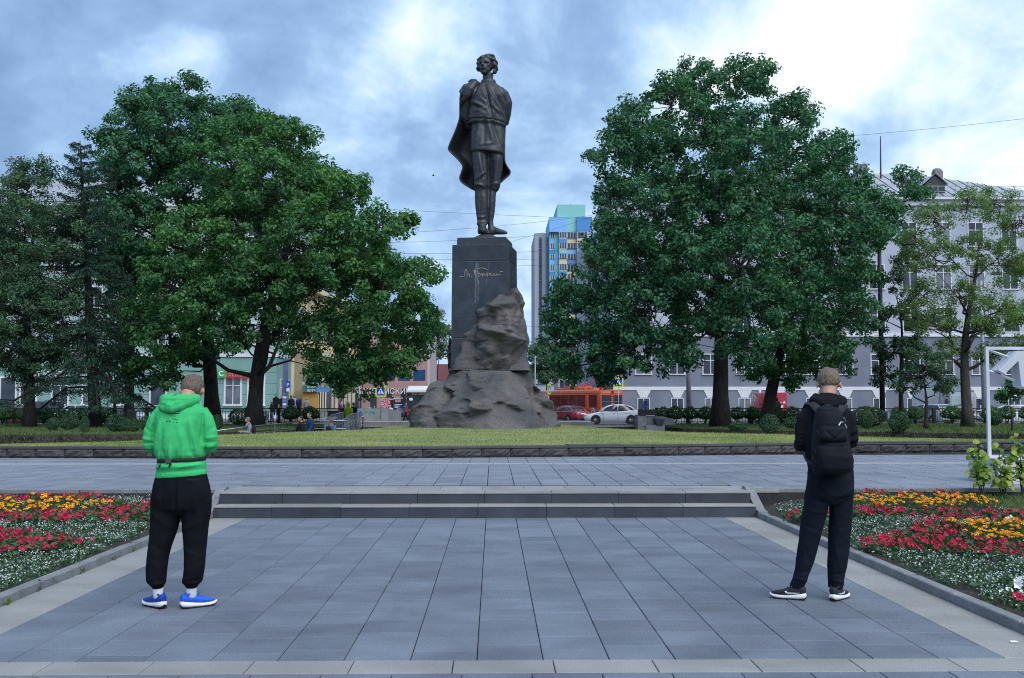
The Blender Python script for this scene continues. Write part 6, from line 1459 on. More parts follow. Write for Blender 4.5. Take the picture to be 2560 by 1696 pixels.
cloth(jm, [((515, 480), (575, 470), 8, .010), ((512, 505), (578, 495), 6, -.011), ((512, 530), (576, 520), 7, .010), ((512, 550), (576, 545), 6, -.008), ((520, 430), (572, 440), 8, -.007), ((545, 340), (572, 420), 10, .006), ((215, 480), (265, 490), 8, .008), ((215, 520), (265, 525), 6, -.009), ((216, 550), (262, 555), 7, .009), ((500, 560), (530, 740), 10, .010), ((470, 600), (500, 740), 10, -.008), ((525, 600), (545, 760), 8, -.007)], 345, 1474, gs2, .006, 8)
put('jacket', fin(jm, 'jacket', M_navyb), man2)
b = MB()
b.tube([pt(475, 290, .06), pt(486, 290, -.02), pt(455, 303, -.095), pt(395, 310, -.125), pt(335, 300, -.095), pt(312, 288, -.02), pt(330, 282, .06)], [.030, .040, .046, .050, .046, .038, .030], 12)
b.tube([pt(470, 270, .06), pt(476, 272, -.01), pt(450, 278, -.065), pt(400, 282, -.085), pt(350, 274, -.06), pt(330, 268, -.01), pt(345, 262, .06)], .027, 10); b.tube([pt(350, 252, -.02), pt(400, 258, -.055), pt(450, 262, -.03)], [.02, .026, .02], 8)
hd_ = remesh(b, .008, 2); cloth(hd_, [((340, 290), (460, 292), 4, -.010), ((345, 272), (440, 280), 4, -.010), ((330, 300), (400, 318), 6, .006)], 345, 1474, gs2, .006, 12); put('hood', fin(hd_, 'hood', M_navyb), man2)
q = MB()
for x in (203, 432): q.tube([pt(x, 1380), pt(x, 1425, .01)], [.044, .036], 12)
q.build('socks', M_sockb, man2, smooth=True)
shoe(man2, pt(208, 1474, -.02), rad(60), .285, M_shoe, M_sole, M_rub, 'shoe', M_sole); shoe(man2, pt(410, 1474, -.06), rad(-42), .28, M_shoe, M_sole, M_rub, 'shoe', M_sole)
# backpack
bp = thing('backpack', 'full black backpack worn on the back of the young man in black', 'backpack', (RX0, RMY, 0))
b = MB()
b.loft([ring(318, 388, 322, -.17, .05), ring(292, 414, 336, -.20, .08), ring(274, 432, 375, -.225, .105), ring(262, 442, 430, -.235, .115), ring(253, 452, 500, -.245, .125), ring(247, 470, 570, -.25, .13), ring(244, 486, 630, -.25, .135), ring(248, 484, 680, -.245, .13), ring(258, 468, 706, -.235, .115), ring(272, 430, 718, -.22, .09)])
bpm = remesh(b, .008, 3); cloth(bpm, [((270, 440), (440, 430), 6, -.008), ((262, 530), (450, 525), 5, -.010), ((300, 350), (390, 345), 5, -.008), ((440, 380), (478, 660), 6, -.010), ((258, 560), (250, 690), 8, -.005)], 345, 1474, gs2, .005, 10); put('bag', fin(bpm, 'bag', M_pack), bp)
b = MB(); b.loft([ring(262, 432, 548, -.335, .05), ring(254, 440, 562, -.355, .055), ring(252, 446, 620, -.365, .06), ring(256, 446, 680, -.36, .055), ring(268, 436, 702, -.345, .045)]); k_ = remesh(b, .008, 3); cloth(k_, [((260, 600), (430, 610), 14, .005)], 345, 1474, gs2, .005, 9); put('pocket', fin(k_, 'pocket', M_pack), bp)
b = MB(); b.loft([ring(285, 410, 432, -.325, .035), ring(270, 425, 450, -.345, .045), ring(262, 428, 500, -.355, .045), ring(270, 425, 525, -.345, .04)]); k_ = remesh(b, .008, 3); cloth(k_, [((300, 460), (345, 515), 9, -.010), ((400, 460), (345, 515), 9, -.010)], 345, 1474, gs2, .004, 9); put('pocket', fin(k_, 'pocket', M_pack), bp)
bv2 = BV(bpm)
for pts in ([(278, 440), (330, 418), (400, 415), (432, 440)], [(286, 375), (340, 358), (410, 372), (440, 410), (452, 470)], [(258, 556), (350, 545), (445, 552)]):
    q = MB(); q.tube([on_back(x, y, bv2, pt, .002) for x, y in pts], .004, 6); q.build('zip', M_packl, bp)
for (xa, ya), (xb, yb_) in (((375, 432), (392, 412)), ((395, 412), (408, 415)), ((418, 425), (428, 448)), ((418, 388), (436, 412)), ((265, 462), (268, 490)), ((250, 568), (252, 590))):
    q = MB(); q.tube([on_back(xa, ya, bv2, pt, .012) + Vector((0, -.02, 0)), on_back(xb, yb_, bv2, pt, .012) + Vector((0, -.02, 0))], .006, 6, flat=(1, .5)); q.build('zip_pull', M_steel if xa > 370 else M_packl, bp)
for xs_ in ((300, 300, 292, 290), (440, 448, 480, 492)):
    q = MB(); q.tube([pt(xs_[0] + 15 if xs_[0] < 350 else xs_[0] - 20, 375, -.185), pt(xs_[1], 335, -.155), pt(xs_[2], 308, -.10), pt(xs_[3], 300, .02), pt(xs_[3], 340, .13), pt(xs_[3], 430, .15)], [.03, .034, .036, .036, .034, .03], 10, flat=(1, .28)); q.build('strap', M_packl, bp, smooth=True)
q = MB(); q.tube([pt(325, 328, -.17), pt(345, 318, -.19), pt(370, 318, -.19), pt(392, 330, -.17)], .009, 6); q.build('grab_handle', M_packl, bp)
q = MB(); q.tube([pt(470, 640, -.17), pt(485, 680, -.12), pt(480, 720, -.02)], .009, 6, flat=(1, .4)); q.tube([pt(252, 660, -.2), pt(238, 640, -.12), pt(238, 600, -.04)], .012, 6, flat=(1, .4)); q.build('side_strap', M_packl, bp)
# ---------------- people farther off
def cm(n, c, r=.85): return pm('cloth_' + n, c, r, .25, 8, .2, 60, spec=.2)
C_ = dict(grey=cm('grey', (.22, .23, .25)), black=cm('black', (.012, .013, .017)), navy=cm('navy', (.012, .025, .085)), dblue=cm('dark_blue', (.018, .04, .11)), jeans=cm('jeans', (.04, .065, .13)), yellow=cm('yellow_green', (.55, .68, .02), .5), steel=cm('steel_blue', (.10, .14, .21)), purple=cm('purple', (.20, .025, .24)), lblue=cm('light_blue', (.25, .33, .42)), white=cm('white', (.55, .53, .50)), red=cm('red', (.40, .03, .05)), check=pm('cloth_check', (.10, .06, .14), .85, .8, 25), brown=cm('brown', (.10, .05, .03)), kid=cm('kid_blue', (.03, .05, .25)))
HR = dict(dark=pm('dark_hair', (.015, .012, .011), .6, .3, 40), brown=M_hairb, fair=M_hairl, grey=pm('grey_hair', (.28, .27, .26), .6, .3, 30))
def far_person(label, u, vtop, Y, H=1.72, face=0.0, top='black', legs='jeans', hair='brown', pose='stand', bag=None, long=0.0, hood=False, longhair=False, vox=.022, bend=0.0, z=None, arms=None, group='passers-by'):
    """face: degrees the figure is turned from facing the camera; a coat hem 'long' metres below the hips"""
    zt = PZ(vtop, Y); z0 = zt - H if z is None else z
    k = H / 1.75; t = thing('person', label, 'person', (PX(u, Y), Y, z0), rad(face), group)
    hipz, shz = .90 * k, 1.42 * k; stp = .30 if pose == 'walk' else .05
    fl = Vector((-.09 * k, -stp * .9 * k, .05)); fr = Vector((.09 * k, stp * k, .07 if pose == 'walk' else .05)); hl, hr_ = Vector((-.09 * k, 0, hipz)), Vector((.09 * k, 0, hipz)); fw = bend
    kl = (fl + hl) / 2 + Vector((0, -.05, .02)); kr = (fr + hr_) / 2 + Vector((0, -.07 if pose == 'walk' else -.03, .02))
    sl, sr = Vector((-.19 * k, -fw, shz)), Vector((.19 * k, -fw, shz)); sw = .22 if pose == 'walk' else .04
    if arms == 'phone': el, er = Vector((-.24 * k, -.02, 1.12 * k)), Vector((.24 * k, -.02, 1.12 * k)); wl, wr = Vector((-.08 * k, -.27, 1.15 * k)), Vector((.08 * k, -.27, 1.15 * k))
    elif arms == 'reach': el, er = Vector((-.30 * k, -.12, 1.15 * k)), Vector((.25 * k, 0, 1.13 * k)); wl, wr = Vector((-.36 * k, -.34, 1.0 * k)), Vector((.25 * k, -.05, .88 * k))
    else: el, er = Vector((-.25 * k, sw * .5, 1.13 * k)), Vector((.25 * k, -sw * .5 , 1.13 * k)); wl, wr = Vector((-.25 * k, sw * .8 - .06, .90 * k)), Vector((.25 * k, -sw * 1.2 - .04, .90 * k))
    hd_ = Vector((0, -fw * 1.3 - .03, 1.615 * k)); HMx = Matrix.Translation(hd_) @ Matrix.Rotation(rad(-22) if arms == 'phone' else 0, 4, 'X')
    b = MB(); head_parts(b, HMx, .245 * k)
    b.tube([(0, -fw, shz), (0, -fw * 1.2, 1.53 * k)], [.06 * k, .055 * k], 8); b.loft([[Vector((math.cos(a) * x, -fw * f_ + math.sin(a) * y, zz_)) for a in [2 * math.pi * i / 12 for i in range(12)]] for x, y, zz_, f_ in ((.15 * k, .10, hipz, 0), (.14 * k, .10, 1.1 * k, .4), (.16 * k, .10, shz - .05, 1))])
    for s_, e_, w_, sd in ((sl, el, wl, 1), (sr, er, wr, -1)): b.tube([s_, e_, w_], [.05 * k, .042 * k, .03 * k], 8); hand_parts(b, w_, (w_ - e_), (-.3 * sd, -1, 0), .18 * k, sd)
    for h_, kk, f_ in ((hl, kl, fl), (hr_, kr, fr)): b.tube([h_, kk, f_], [.08 * k, .055 * k, .04 * k], 8)
    put('body', fin(remesh(b, vox * .8, 1), 'body', M_skin), t)
    b = MB()
    hem = hipz - .06 - long; R_ = lambda x, y, zz_, f_: [Vector((math.cos(a) * x, -fw * f_ + math.sin(a) * y, zz_)) for a in [2 * math.pi * i / 16 for i in range(16)]]
    b.loft([R_((.20 + long * .12) * k, (.15 + long * .12) * k, hem, 0), R_(.185 * k, .14 * k, 1.0 * k, .2), R_(.18 * k, .135 * k, 1.15 * k, .5), R_(.20 * k, .14 * k, 1.32 * k, .9), R_(.17 * k, .11 * k, 1.44 * k, 1), R_(.075 * k, .075 * k, 1.50 * k, 1.1)])
    for s_, e_, w_ in ((sl, el, wl), (sr, er, wr)): b.tube([s_ + Vector((0, 0, -.01)), (s_ + e_) / 2, e_, w_], [.082 * k, .072 * k, .064 * k, .05 * k], 10)
    if hood: b.ball(hd_ + Vector((0, .03, .02)), (.125 * k, .14 * k, .15 * k), 12, 8)
    m_ = remesh(b, vox, 2); Cn = get_co(m_).astype(float); Nn = get_no(m_); set_co(m_, Cn + Nn * (.035 * fbm(Cn * np.array([1, 1, .7]), 7, 3, u))[:, None]); put('jacket', fin(m_, 'jacket', C_[top]), t)
    b = MB(); b.loft([R_(.17 * k, .125 * k, 1.0 * k, .1), R_(.18 * k, .135 * k, .88 * k, 0), R_(.17 * k, .12 * k, .80 * k, 0)])
    for h_, kk, f_ in ((hl, kl, fl), (hr_, kr, fr)): b.tube([h_ + Vector((0, 0, -.02)), kk, f_ + Vector((0, 0, .04))], [.098 * k, .078 * k, .062 * k], 10)
    put('trousers', fin(remesh(b, vox, 1), 'trousers', C_[legs]), t)
    q = MB()
    for f_ in (fl, fr): q.tube([f_ + Vector((0, .06, -.01)), f_ + Vector((0, -.06, -.005)), f_ + Vector((0, -.19, -.025))], [.045, .048, .026], 8)
    q.build('shoes', C_['black'], t, smooth=True)
    if not hood:
        b = MB(); hz = hd_; b.ball(hz + Vector((0, .012, .045 * k)), (.092 * k, .105 * k, .088 * k), 12, 8); b.ball(hz + Vector((0, .045, .0)), (.078 * k, .07 * k, .07 * k), 10, 6)
        if longhair: b.tube([hz + Vector((0, .05, .02)), hz + Vector((0, .10, -.12)), hz + Vector((0, .13, -.30))], [.09 * k, .085 * k, .05 * k], 10)
        m_ = remesh(b, .014, 1); Cn = get_co(m_).astype(float); Nn = get_no(m_); lz = Cn - np.array(hd_); cut = np.clip((-lz[:, 1] - .045) * 30, 0, 1) * np.clip((.085 - lz[:, 2]) * 30, 0, 1)
        set_co(m_, Cn + Nn * (-.03 * cut)[:, None]); put('hair', fin(m_, 'hair', HR[hair]), t)
    if bag:
        bt = thing('backpack' if bag[0] == 'pack' else 'handbag', bag[2], 'bag', (PX(u, Y), Y, z0), rad(face)); q = MB()
        if bag[0] == 'pack': q.loft([[Vector((math.cos(a) * x * k, (.20 + math.sin(a) * y) * k, zz_ * k)) for a in [2 * math.pi * i / 12 for i in range(12)]] for x, y, zz_ in ((.10, .05, 1.0), (.14, .09, 1.05), (.14, .09, 1.30), (.09, .05, 1.40))]); q.build('bag', C_[bag[1]], bt, smooth=True); q = MB(); q.tube([(-.11 * k, .14 * k, 1.1 * k), (-.16 * k, -.02, 1.48 * k), (-.13 * k, -.155 * k - fw, 1.25 * k)], .02, 6); q.tube([(.11 * k, .14 * k, 1.1 * k), (.16 * k, -.02, 1.48 * k), (.13 * k, -.155 * k - fw, 1.25 * k)], .02, 6); q.build('strap', C_[bag[1]], bt)
        else: q.loft([[Vector((.26 * k + math.cos(a) * x, -.05 + math.sin(a) * y, zz_ * k)) for a in [2 * math.pi * i / 12 for i in range(12)]] for x, y, zz_ in ((.07, .13, .72), (.08, .15, .80), (.06, .12, .98))]); q.build('bag', C_[bag[1]], bt, smooth=True); q = MB(); q.tube([(.26 * k, -.15, .95 * k), (.23 * k, -.08, 1.4 * k), (.26 * k, .05, .95 * k)], .012, 6); q.build('strap', C_[bag[1]], bt)
    return t
far_person('bearded man in grey hooded sweatshirt looking at his phone by the ramp rail', 622, 1042, 43, 1.76, -62, 'grey', 'jeans', 'brown', 'stand', ('pack', 'black', 'black backpack of the man in grey by the ramp'), arms='phone')
far_person('man in black jacket walking down the ramp, arm held out', 754, 1039, 42, 1.72, -68, 'black', 'black', 'dark', 'walk', arms='reach')
far_person('taller man in long dark blue coat beside the man in black on the ramp', 776, 1030, 43, 1.82, -50, 'dblue', 'dblue', 'dark', 'walk', long=.25)
far_person('person in quilted steel-blue jacket with black backpack descending the stairs', 829, 1046, 45, 1.66, 150, 'steel', 'black', 'brown', 'walk', ('pack', 'black', 'black backpack on the quilted steel-blue jacket'))
far_person('person in long bright yellow-green hooded raincoat at the stair rail', 871, 1007, 62, 1.74, 165, 'yellow', 'black', 'brown', 'walk', long=.45, hood=True)
far_person('person in navy hooded jacket to the right of the yellow raincoat', 884, 1006, 64, 1.74, 160, 'navy', 'navy', 'brown', 'walk', long=.1)
far_person('woman in purple jacket to the left of the yellow raincoat', 851, 1001, 74, 1.66, -70, 'purple', 'black', 'dark', 'stand')
far_person('child in dark clothes between the purple jacket and yellow raincoat', 859, 1011, 70, 1.38, 180, 'black', 'black', 'dark', 'stand')
far_person('grey-haired person behind the yellow raincoat', 866, 1001, 80, 1.70, 180, 'grey', 'black', 'grey', 'stand')
far_person('man with phone in dark jacket and jeans beyond the fence', 680, 1001, 84, 1.72, -60, 'black', 'jeans', 'grey', 'stand', arms='phone')
far_person('dark-haired man in black jacket on the corner steps', 690, 985, 88, 1.78, 0, 'black', 'black', 'dark', 'stand')
far_person('person in dark jacket half hidden behind the info pylon', 703, 989, 90, 1.74, 0, 'black', 'brown', 'brown', 'stand')
far_person('person in black with dark hair, leftmost of the group by the kiosk', 728, 989, 88, 1.72, 180, 'black', 'jeans', 'dark', 'stand')
far_person('person in light blue jacket among the group by the kiosk', 735, 989, 90, 1.72, 170, 'lblue', 'jeans', 'brown', 'stand')
far_person('girl with long fair hair and navy backpack by the kiosk', 747, 990, 87, 1.68, 150, 'navy', 'black', 'fair', 'stand', ('pack', 'navy', 'navy backpack of the long-haired girl'), longhair=True)
far_person('grey-haired man in grey jacket before the ochre kiosk', 767, 994, 86, 1.74, 175, 'grey', 'jeans', 'grey', 'stand')
far_person('person in light jacket seen above the concrete barrier', 924, 1012, 92, 1.45, 0, 'lblue', 'jeans', 'brown', 'stand', arms='phone')
far_person('child peeking above the concrete barrier', 936, 1016, 92, 1.3, 0, 'brown', 'black', 'brown', 'stand')
far_person('woman in checked shirt with pink bag striding before the red and white bus', 1014, 1007, 98, 1.70, 62, 'check', 'black', 'brown', 'walk', ('hand', 'red', 'pink shoulder bag of the woman before the bus'))
far_person('person in white coat by the bus stop', 976, 1013, 104, 1.66, 20, 'white', 'white', 'grey', 'stand', long=.2)
far_person('person in black hood standing before the red van', 1942, 994, 80, 1.78, 180, 'black', 'black', 'dark', 'stand', hood=True)
# ================================================================== VEHICLES
M_tyre = pm('tyre', (.014, .014, .015), .85, .2, 8); M_rim = pm('rim', (.42, .43, .45), .35, .1, 5, metal=.7); M_cglass = glassmat('car_glass', (.030, .040, .048), .05); M_plast = pm('black_plastic', (.016, .016, .018), .6, .2, 8)
M_lamp = pm('headlamp', (.60, .62, .66), .1, .1, 5, spec=.9); M_tail = pm('tail_lamp', (.45, .015, .02), .15, .1, 5, spec=.8); M_plate = pm('number_plate', (.72, .73, .74), .5, .1, 5)
def paint(n, c): return pm('paint_' + n, c, .3, .05, 1.5, spec=.6, coat=.8)
def wheel(par, x, y, r=.315, w=.2):
    o = thing('wheel', '', '', (x, y, r)); o.parent = par
    for k_ in ('label', 'category'): 
        if k_ in o: del o[k_]
    q = MB(); q.lathe([(r * .62, -w / 2), (r * .94, -w / 2), (r, -w * .36), (r, w * .36), (r * .94, w / 2), (r * .62, w / 2)], n=20, axis='y'); q.build('tyre', M_tyre, o, smooth=40)
    q = MB(); q.lathe([(.0, -w * .30), (r * .3, -w * .34), (r * .62, -w * .30), (r * .64, w * .3), (0, w * .3)], n=20, axis='y')
    s = -1 if y < 0 else 1
    for k in range(7):
        a = k * 2 * math.pi / 7; q.tube([(.04 * math.cos(a), s * w * .42, .04 * math.sin(a)), (r * .6 * math.cos(a), s * w * .40, r * .6 * math.sin(a))], [.035, .028], 5)
    q.build('rim', M_rim, o); return o
def car(label, loc, heading, col, L=4.4, W=1.72, H=1.46, kind='sedan', tint=M_cglass, group='cars on the street behind the square'):
    """local x: length, nose at -x; heading 0 points the nose to the viewer's left"""
    t = thing('parked_car' if 'parked' in label else 'car', label, 'car', loc, heading, group)
    P = {'sedan': dict(top=[(-.5, .50), (-.485, .62), (-.44, .72), (-.36, .80), (-.26, .88), (-.2, .93), (.30, 1.0), (.42, 1.02), (.475, .98), (.495, .84), (.5, .6)], belt=(-.245, .40), mid=(-.13, .315), roof=(-.03, .20)),
         'hatch': dict(top=[(-.5, .50), (-.485, .66), (-.43, .80), (-.33, .90), (-.25, .95), (.30, 1.02), (.46, 1.04), (.485, .98), (.5, .6)], belt=(-.29, .478), mid=(-.18, .45), roof=(-.08, .38)),
         'suv': dict(top=[(-.5, .58), (-.49, .80), (-.44, .93), (-.33, 1.02), (-.25, 1.06), (.30, 1.12), (.46, 1.13), (.49, 1.06), (.5, .6)], belt=(-.28, .485), mid=(-.19, .465), roof=(-.10, .43))}[kind]
    k = H / 1.46 if kind != 'suv' else H / 1.7
    b = MB(); rings = []
    xs_ = [-.5, -.49, -.47, -.43, -.38, -.30, -.22, -.1, .05, .2, .32, .40, .45, .48, .495, .5]
    for x in xs_:
        zt = interp(x, P['top']) * k; e = 1 - max(0, (abs(x) - .40) / .10) ** 2.2 * .22; w = W / 2 * e; zb = .20 + .14 * max(0, (abs(x) - .42) / .08); zm = zb + (zt - zb) * .55
        prof = [(-w * .90, zb), (-w * .985, zb + .12), (-w, zm), (-w * .965, zt - .06), (-w * .90, zt), (0, zt + .025), (w * .90, zt), (w * .965, zt - .06), (w, zm), (w * .985, zb + .12), (w * .90, zb), (0, zb)]
        rings.append([Vector((x * L, y, z)) for y, z in prof])
    b.loft(rings); body = b.build('body', col, t, smooth=35)
    zb_, zm_, zr = interp(0, P['top']) * k - .02, None, H
    def cr(x0, x1, w, z, n=24, p=4.5):
        r = []
        for i in range(n):
            a = 2 * math.pi * i / n; ca, sa = math.cos(a), math.sin(a); R = (abs(ca) ** p + abs(sa) ** p) ** (-1 / p); r.append(Vector(((x0 + x1) / 2 * L + (x1 - x0) / 2 * L * R * ca, w * R * sa, z)))
        return r
    zc = zb_ + (zr - zb_) * .62
    b = MB(); b.loft([cr(*P['belt'], W * .47, zb_ - .03), cr(*P['mid'], W * .42, zc), cr(P['roof'][0] + .0, P['roof'][1] + .0, W * .385, zr - .06)]); gl = b.build('glass', tint, t, smooth=35)
    b = MB(); b.loft([cr(P['roof'][0] - .012, P['roof'][1] + .015, W * .392, zr - .085), cr(P['roof'][0] + .01, P['roof'][1] - .005, W * .372, zr - .03), cr(P['roof'][0] + .06, P['roof'][1] - .05, W * .28, zr)]); b.build('roof', col, t, smooth=50)
    for s in (-1, 1):
        q = MB()
        for f in ((P['belt'][0] + .005, P['roof'][0] + .004), (P['belt'][1] - .006, P['roof'][1] - .004)):
            q.tube([(f[0] * L, s * W * .43, zb_ - .02), ((f[0] * .42 + f[1] * .58) * L + (.02 if f[0] < 0 else -.02) * -1, s * W * .405, zc), (f[1] * L, s * W * .375, zr - .06)], .045, 6)
        q.tube([(.06 * L, s * (W * .468), zb_ - .02), (.065 * L, s * W * .425, zc), (.07 * L, s * W * .388, zr - .06)], .032, 6); q.build('pillar', col, t, smooth=True)
        q = MB(); q.tube([(-.19 * L, s * W * .49, zb_ + .02), (-.19 * L, s * W * .57, zb_ + .08)], .03, 6); q.ball((-.19 * L, s * W * .575, zb_ + .09), (.07, .11, .075), 8, 6); q.build('mirror', col, t, smooth=True)
        q = MB(); q.ball((-.47 * L, s * W * .36, .66 * k), (.16, .17, .085), 10, 8); q.build('headlight', M_lamp, t, smooth=True)
        q = MB(); q.ball((.478 * L, s * W * .37, .86 * k), (.10, .19, .08), 10, 8); q.build('tail_light', M_tail, t, smooth=True)
        for fx in (-.015, .19): q = MB(); q.box(fx * L, fx * L + .16, s * W / 2 - .0 if s > 0 else -W / 2 - .02, W / 2 + .02 if s > 0 else -W / 2, .83 * k, .86 * k); q.build('door_handle', col if kind == 'sedan' else M_plast, t)
        q = MB()
        for fx in (-.18, .065, .27): q.box(fx * L, fx * L + .012, s * (W / 2 + .002) - .006, s * (W / 2 + .002) + .006, .32, zb_ - .06)
        q.build('door_gap', M_plast, t)
    for x in (-.305 * L, .285 * L):
        for s in (-1, 1):
            q = MB(); q.lathe([(0, -.01), (.37, -.01), (.37, .01), (0, .01)], (x, s * (W / 2 - .01 + .014), .34), 22, 'y'); q.build('wheel_arch', M_plast, t); wheel(t, x, s * (W / 2 - .085))
    q = MB(); q.box(-.5 * L - .01, -.5 * L + .05, -W * .30, W * .30, .34, .44); q.build('grille', M_plast, t); q = MB(); q.box(.5 * L - .04, .5 * L + .015, -W * .36, W * .36, .26, .40); q.build('bumper', M_plast, t)
    MB().box(.5 * L - .01, .5 * L + .012, -.26, .26, .70 * k, .81 * k).build('number_plate', M_plate, t); MB().box(-.5 * L - .02, -.5 * L, -.26, .26, .45, .56).build('number_plate', M_plate, t)
    q = MB()
    for s in (-1, 1):
        for x in (-.305 * L, .285 * L): pass
    return t
P_white = paint('white', (.62, .66, .70)); P_red = paint('red', (.22, .010, .022)); P_silver = paint('silver', (.36, .40, .44)); P_dark = paint('dark_grey', (.035, .045, .055)); P_black = paint('black', (.012, .014, .018)); P_grn = paint('dark_green', (.025, .05, .055)); P_van = paint('van_red', (.40, .012, .04)); P_or = paint('orange', (.56, .085, .025)); P_busr = paint('bus_red', (.55, .035, .015)); P_buswh = paint('bus_white', (.68, .70, .73))
cY = 79.0
car('white sedan in profile behind the lawn, nose to the left', (at_y(1534, 1060, cY).x, cY, road_z(cY) + .02), rad(-4), P_white, 4.42, 1.72, 1.48)
cY = 95.0
car('dark red sedan seen from behind before the orange trolleybus', (at_y(1418, 1050, cY).x, cY, road_z(cY)), rad(-58), P_red, 4.8, 1.82, 1.44)
pkd = 'cars parked along the street behind the left trees'
for u, Y, hd_, col, kind, H_, L_, lab in ((-12, 82, 100, P_dark, 'hatch', 1.55, 4.3, 'silver-grey parked hatchback at the left frame edge'), (28, 86, 185, P_grn, 'hatch', 1.56, 4.3, 'dark parked hatchback second from the left edge'), (92, 80, 62, P_dark, 'suv', 1.74, 4.6, 'dark parked off-roader with roof rack behind the leafy tree'), (164, 82, 64, P_white, 'hatch', 1.48, 4.1, 'white parked hatchback above the big clipped bush'), (236, 83, 62, P_silver, 'sedan', 1.42, 4.4, 'silver parked sedan behind the spruce trunk'), (313, 83, 60, P_dark, 'sedan', 1.44, 4.4, 'dark parked sedan behind the left lamp post'), (384, 82, 62, P_silver, 'hatch', 1.45, 4.2, 'pale parked hatchback left of the man in green'), (440, 82, 62, P_silver, 'sedan', 1.44, 4.4, 'pale parked sedan hidden behind the man in green')):
    car(lab, (PX(u, Y), Y, road_z(Y)), rad(hd_), col, L_, 1.75, H_, kind, group=pkd)
pr = 'cars parked before the pale building'
car('silver parked hatchback seen from behind at the right', (PX(2322, 78), 78, road_z(78)), rad(-70), P_silver, 4.2, 1.72, 1.52, 'hatch', group=pr)
car('white parked sedan at the right edge behind the hedge', (PX(2528, 76), 76, road_z(76)), rad(-4), P_white, 4.5, 1.75, 1.47, 'sedan', group=pr)
car('red parked car just inside the left frame edge', (PX(-32, 70), 70.5, -.1), rad(0), P_red, 4.2, 1.7, 1.44, 'hatch', group=pkd)
# red van from behind
vY = 84.0; vz = road_z(vY)
van = thing('parked_van', 'red van seen from behind beside the second oak trunk', 'van', (PX(1938, vY), vY, vz))
def rrect(w, h, z0, y, r=.16, n=5):
    pts = []
    for cx_, cz_, a0 in ((w / 2 - r, z0 + h - r, 0), (-w / 2 + r, z0 + h - r, 90), (-w / 2 + r, z0 + r, 180), (w / 2 - r, z0 + r, 270)):
        for i in range(n): a = rad(a0 + 90 * i / (n - 1)); pts.append(Vector((cx_ + r * math.cos(a), y, cz_ + r * math.sin(a))))
    return pts
q = MB(); q.loft([rrect(1.86, 2.0, .42, 0), rrect(2.0, 2.1, .36, .1), rrect(2.0, 2.1, .36, 3.4), rrect(1.9, 1.6, .36, 4.0), rrect(1.8, .8, .36, 4.8)]); q.build('body', P_van, van, smooth=40)
q = MB(); q.box(-1.0, 1.0, -.12, .05, .28, .48); q.build('bumper', M_plast, van)
q = MB(); q.box(-.01, .01, -.01, .02, .55, 2.35); q.build('door_gap', M_plast, van)
q = MB()
for x0, x1, z in ((-.5, .05, 1.62), (-.5, -.1, 1.42), (.22, .5, 1.62), (.3, .62, 1.25)): q.box(x0, x1, -.008, 0, z, z + .06)
for x, z, s in ((.72, 1.6, 1), (.55, 1.42, -1)): q.add([(x - .12, -.01, z), (x + .12, -.01, z), (x, -.01, z + .2 * s)], [(0, 1, 2)])
q.build('marking', M_sgn_w, van)
for s in (-1, 1):
    q = MB(); q.box(s * .95 - .05, s * .95 + .05, -.03, .06, .9, 1.35); q.build('tail_light', M_tail, van)
    for y in (.9, 3.9): wheel(van, s * .88, y).rotation_euler = (0, 0, math.pi / 2)
MB().box(-.26, .26, -.13, -.11, .55, .66).build('number_plate', M_plate, van)
# white truck cab facing the square
tY = 80.0
trk = thing('parked_truck', 'grey-white truck with wind deflector behind the yellow-green tree', 'truck', (PX(2408, tY), tY, road_z(tY)))
q = MB(); q.loft([rrect(2.0, 1.9, .45, 0, .12), rrect(2.1, 2.0, .42, .2, .12), rrect(2.1, 2.0, .42, 1.7, .12)]); q.build('cab', P_silver, trk, smooth=40)
q = MB(); q.loft([rrect(1.7, .12, 2.42, .25, .05), rrect(1.95, .55, 2.40, .8, .2), rrect(2.05, .95, 2.38, 1.7, .25)]); q.build('deflector', pm('deflector_grey', (.13, .16, .20), .4, .1, 2), trk, smooth=40)
MB().box(-.92, .92, -.03, .05, 1.32, 2.15).build('windscreen', pm('pale_screen', (.30, .36, .38), .1, .3, 1, spec=.8), trk); MB().box(-.85, .85, -.04, .02, .55, .95).build('grille', M_plast, trk); MB().box(-1.05, 1.05, -.12, .1, .3, .5).build('bumper', M_plast, trk)
q = MB()
q.tube([(-.85, -.06, 1.36), (-.1, -.06, 1.50)], .02, 5); q.tube([(.05, -.06, 1.36), (.75, -.06, 1.5)], .02, 5); q.build('wiper', M_plast, trk)
for s in (-1, 1): q = MB(); q.tube([(s * 1.0, .1, 1.7), (s * 1.22, .0, 1.7)], .03, 6); q.box(s * 1.3 - .1, s * 1.3 + .1, -.06, .04, 1.45, 1.9); q.build('mirror', M_plast, trk); MB().box(s * .8 - .15, s * .8 + .15, -.05, .02, .62, .8).build('headlight', M_lamp, trk)
MB().box(-1.15, 1.15, 1.9, 7, .9, 3.0).build('cargo_box', P_buswh, trk)
for s in (-1, 1):
    for y in (.8, 5.5): wheel(trk, s * .95, y, .42, .26).rotation_euler = (0, 0, math.pi / 2)
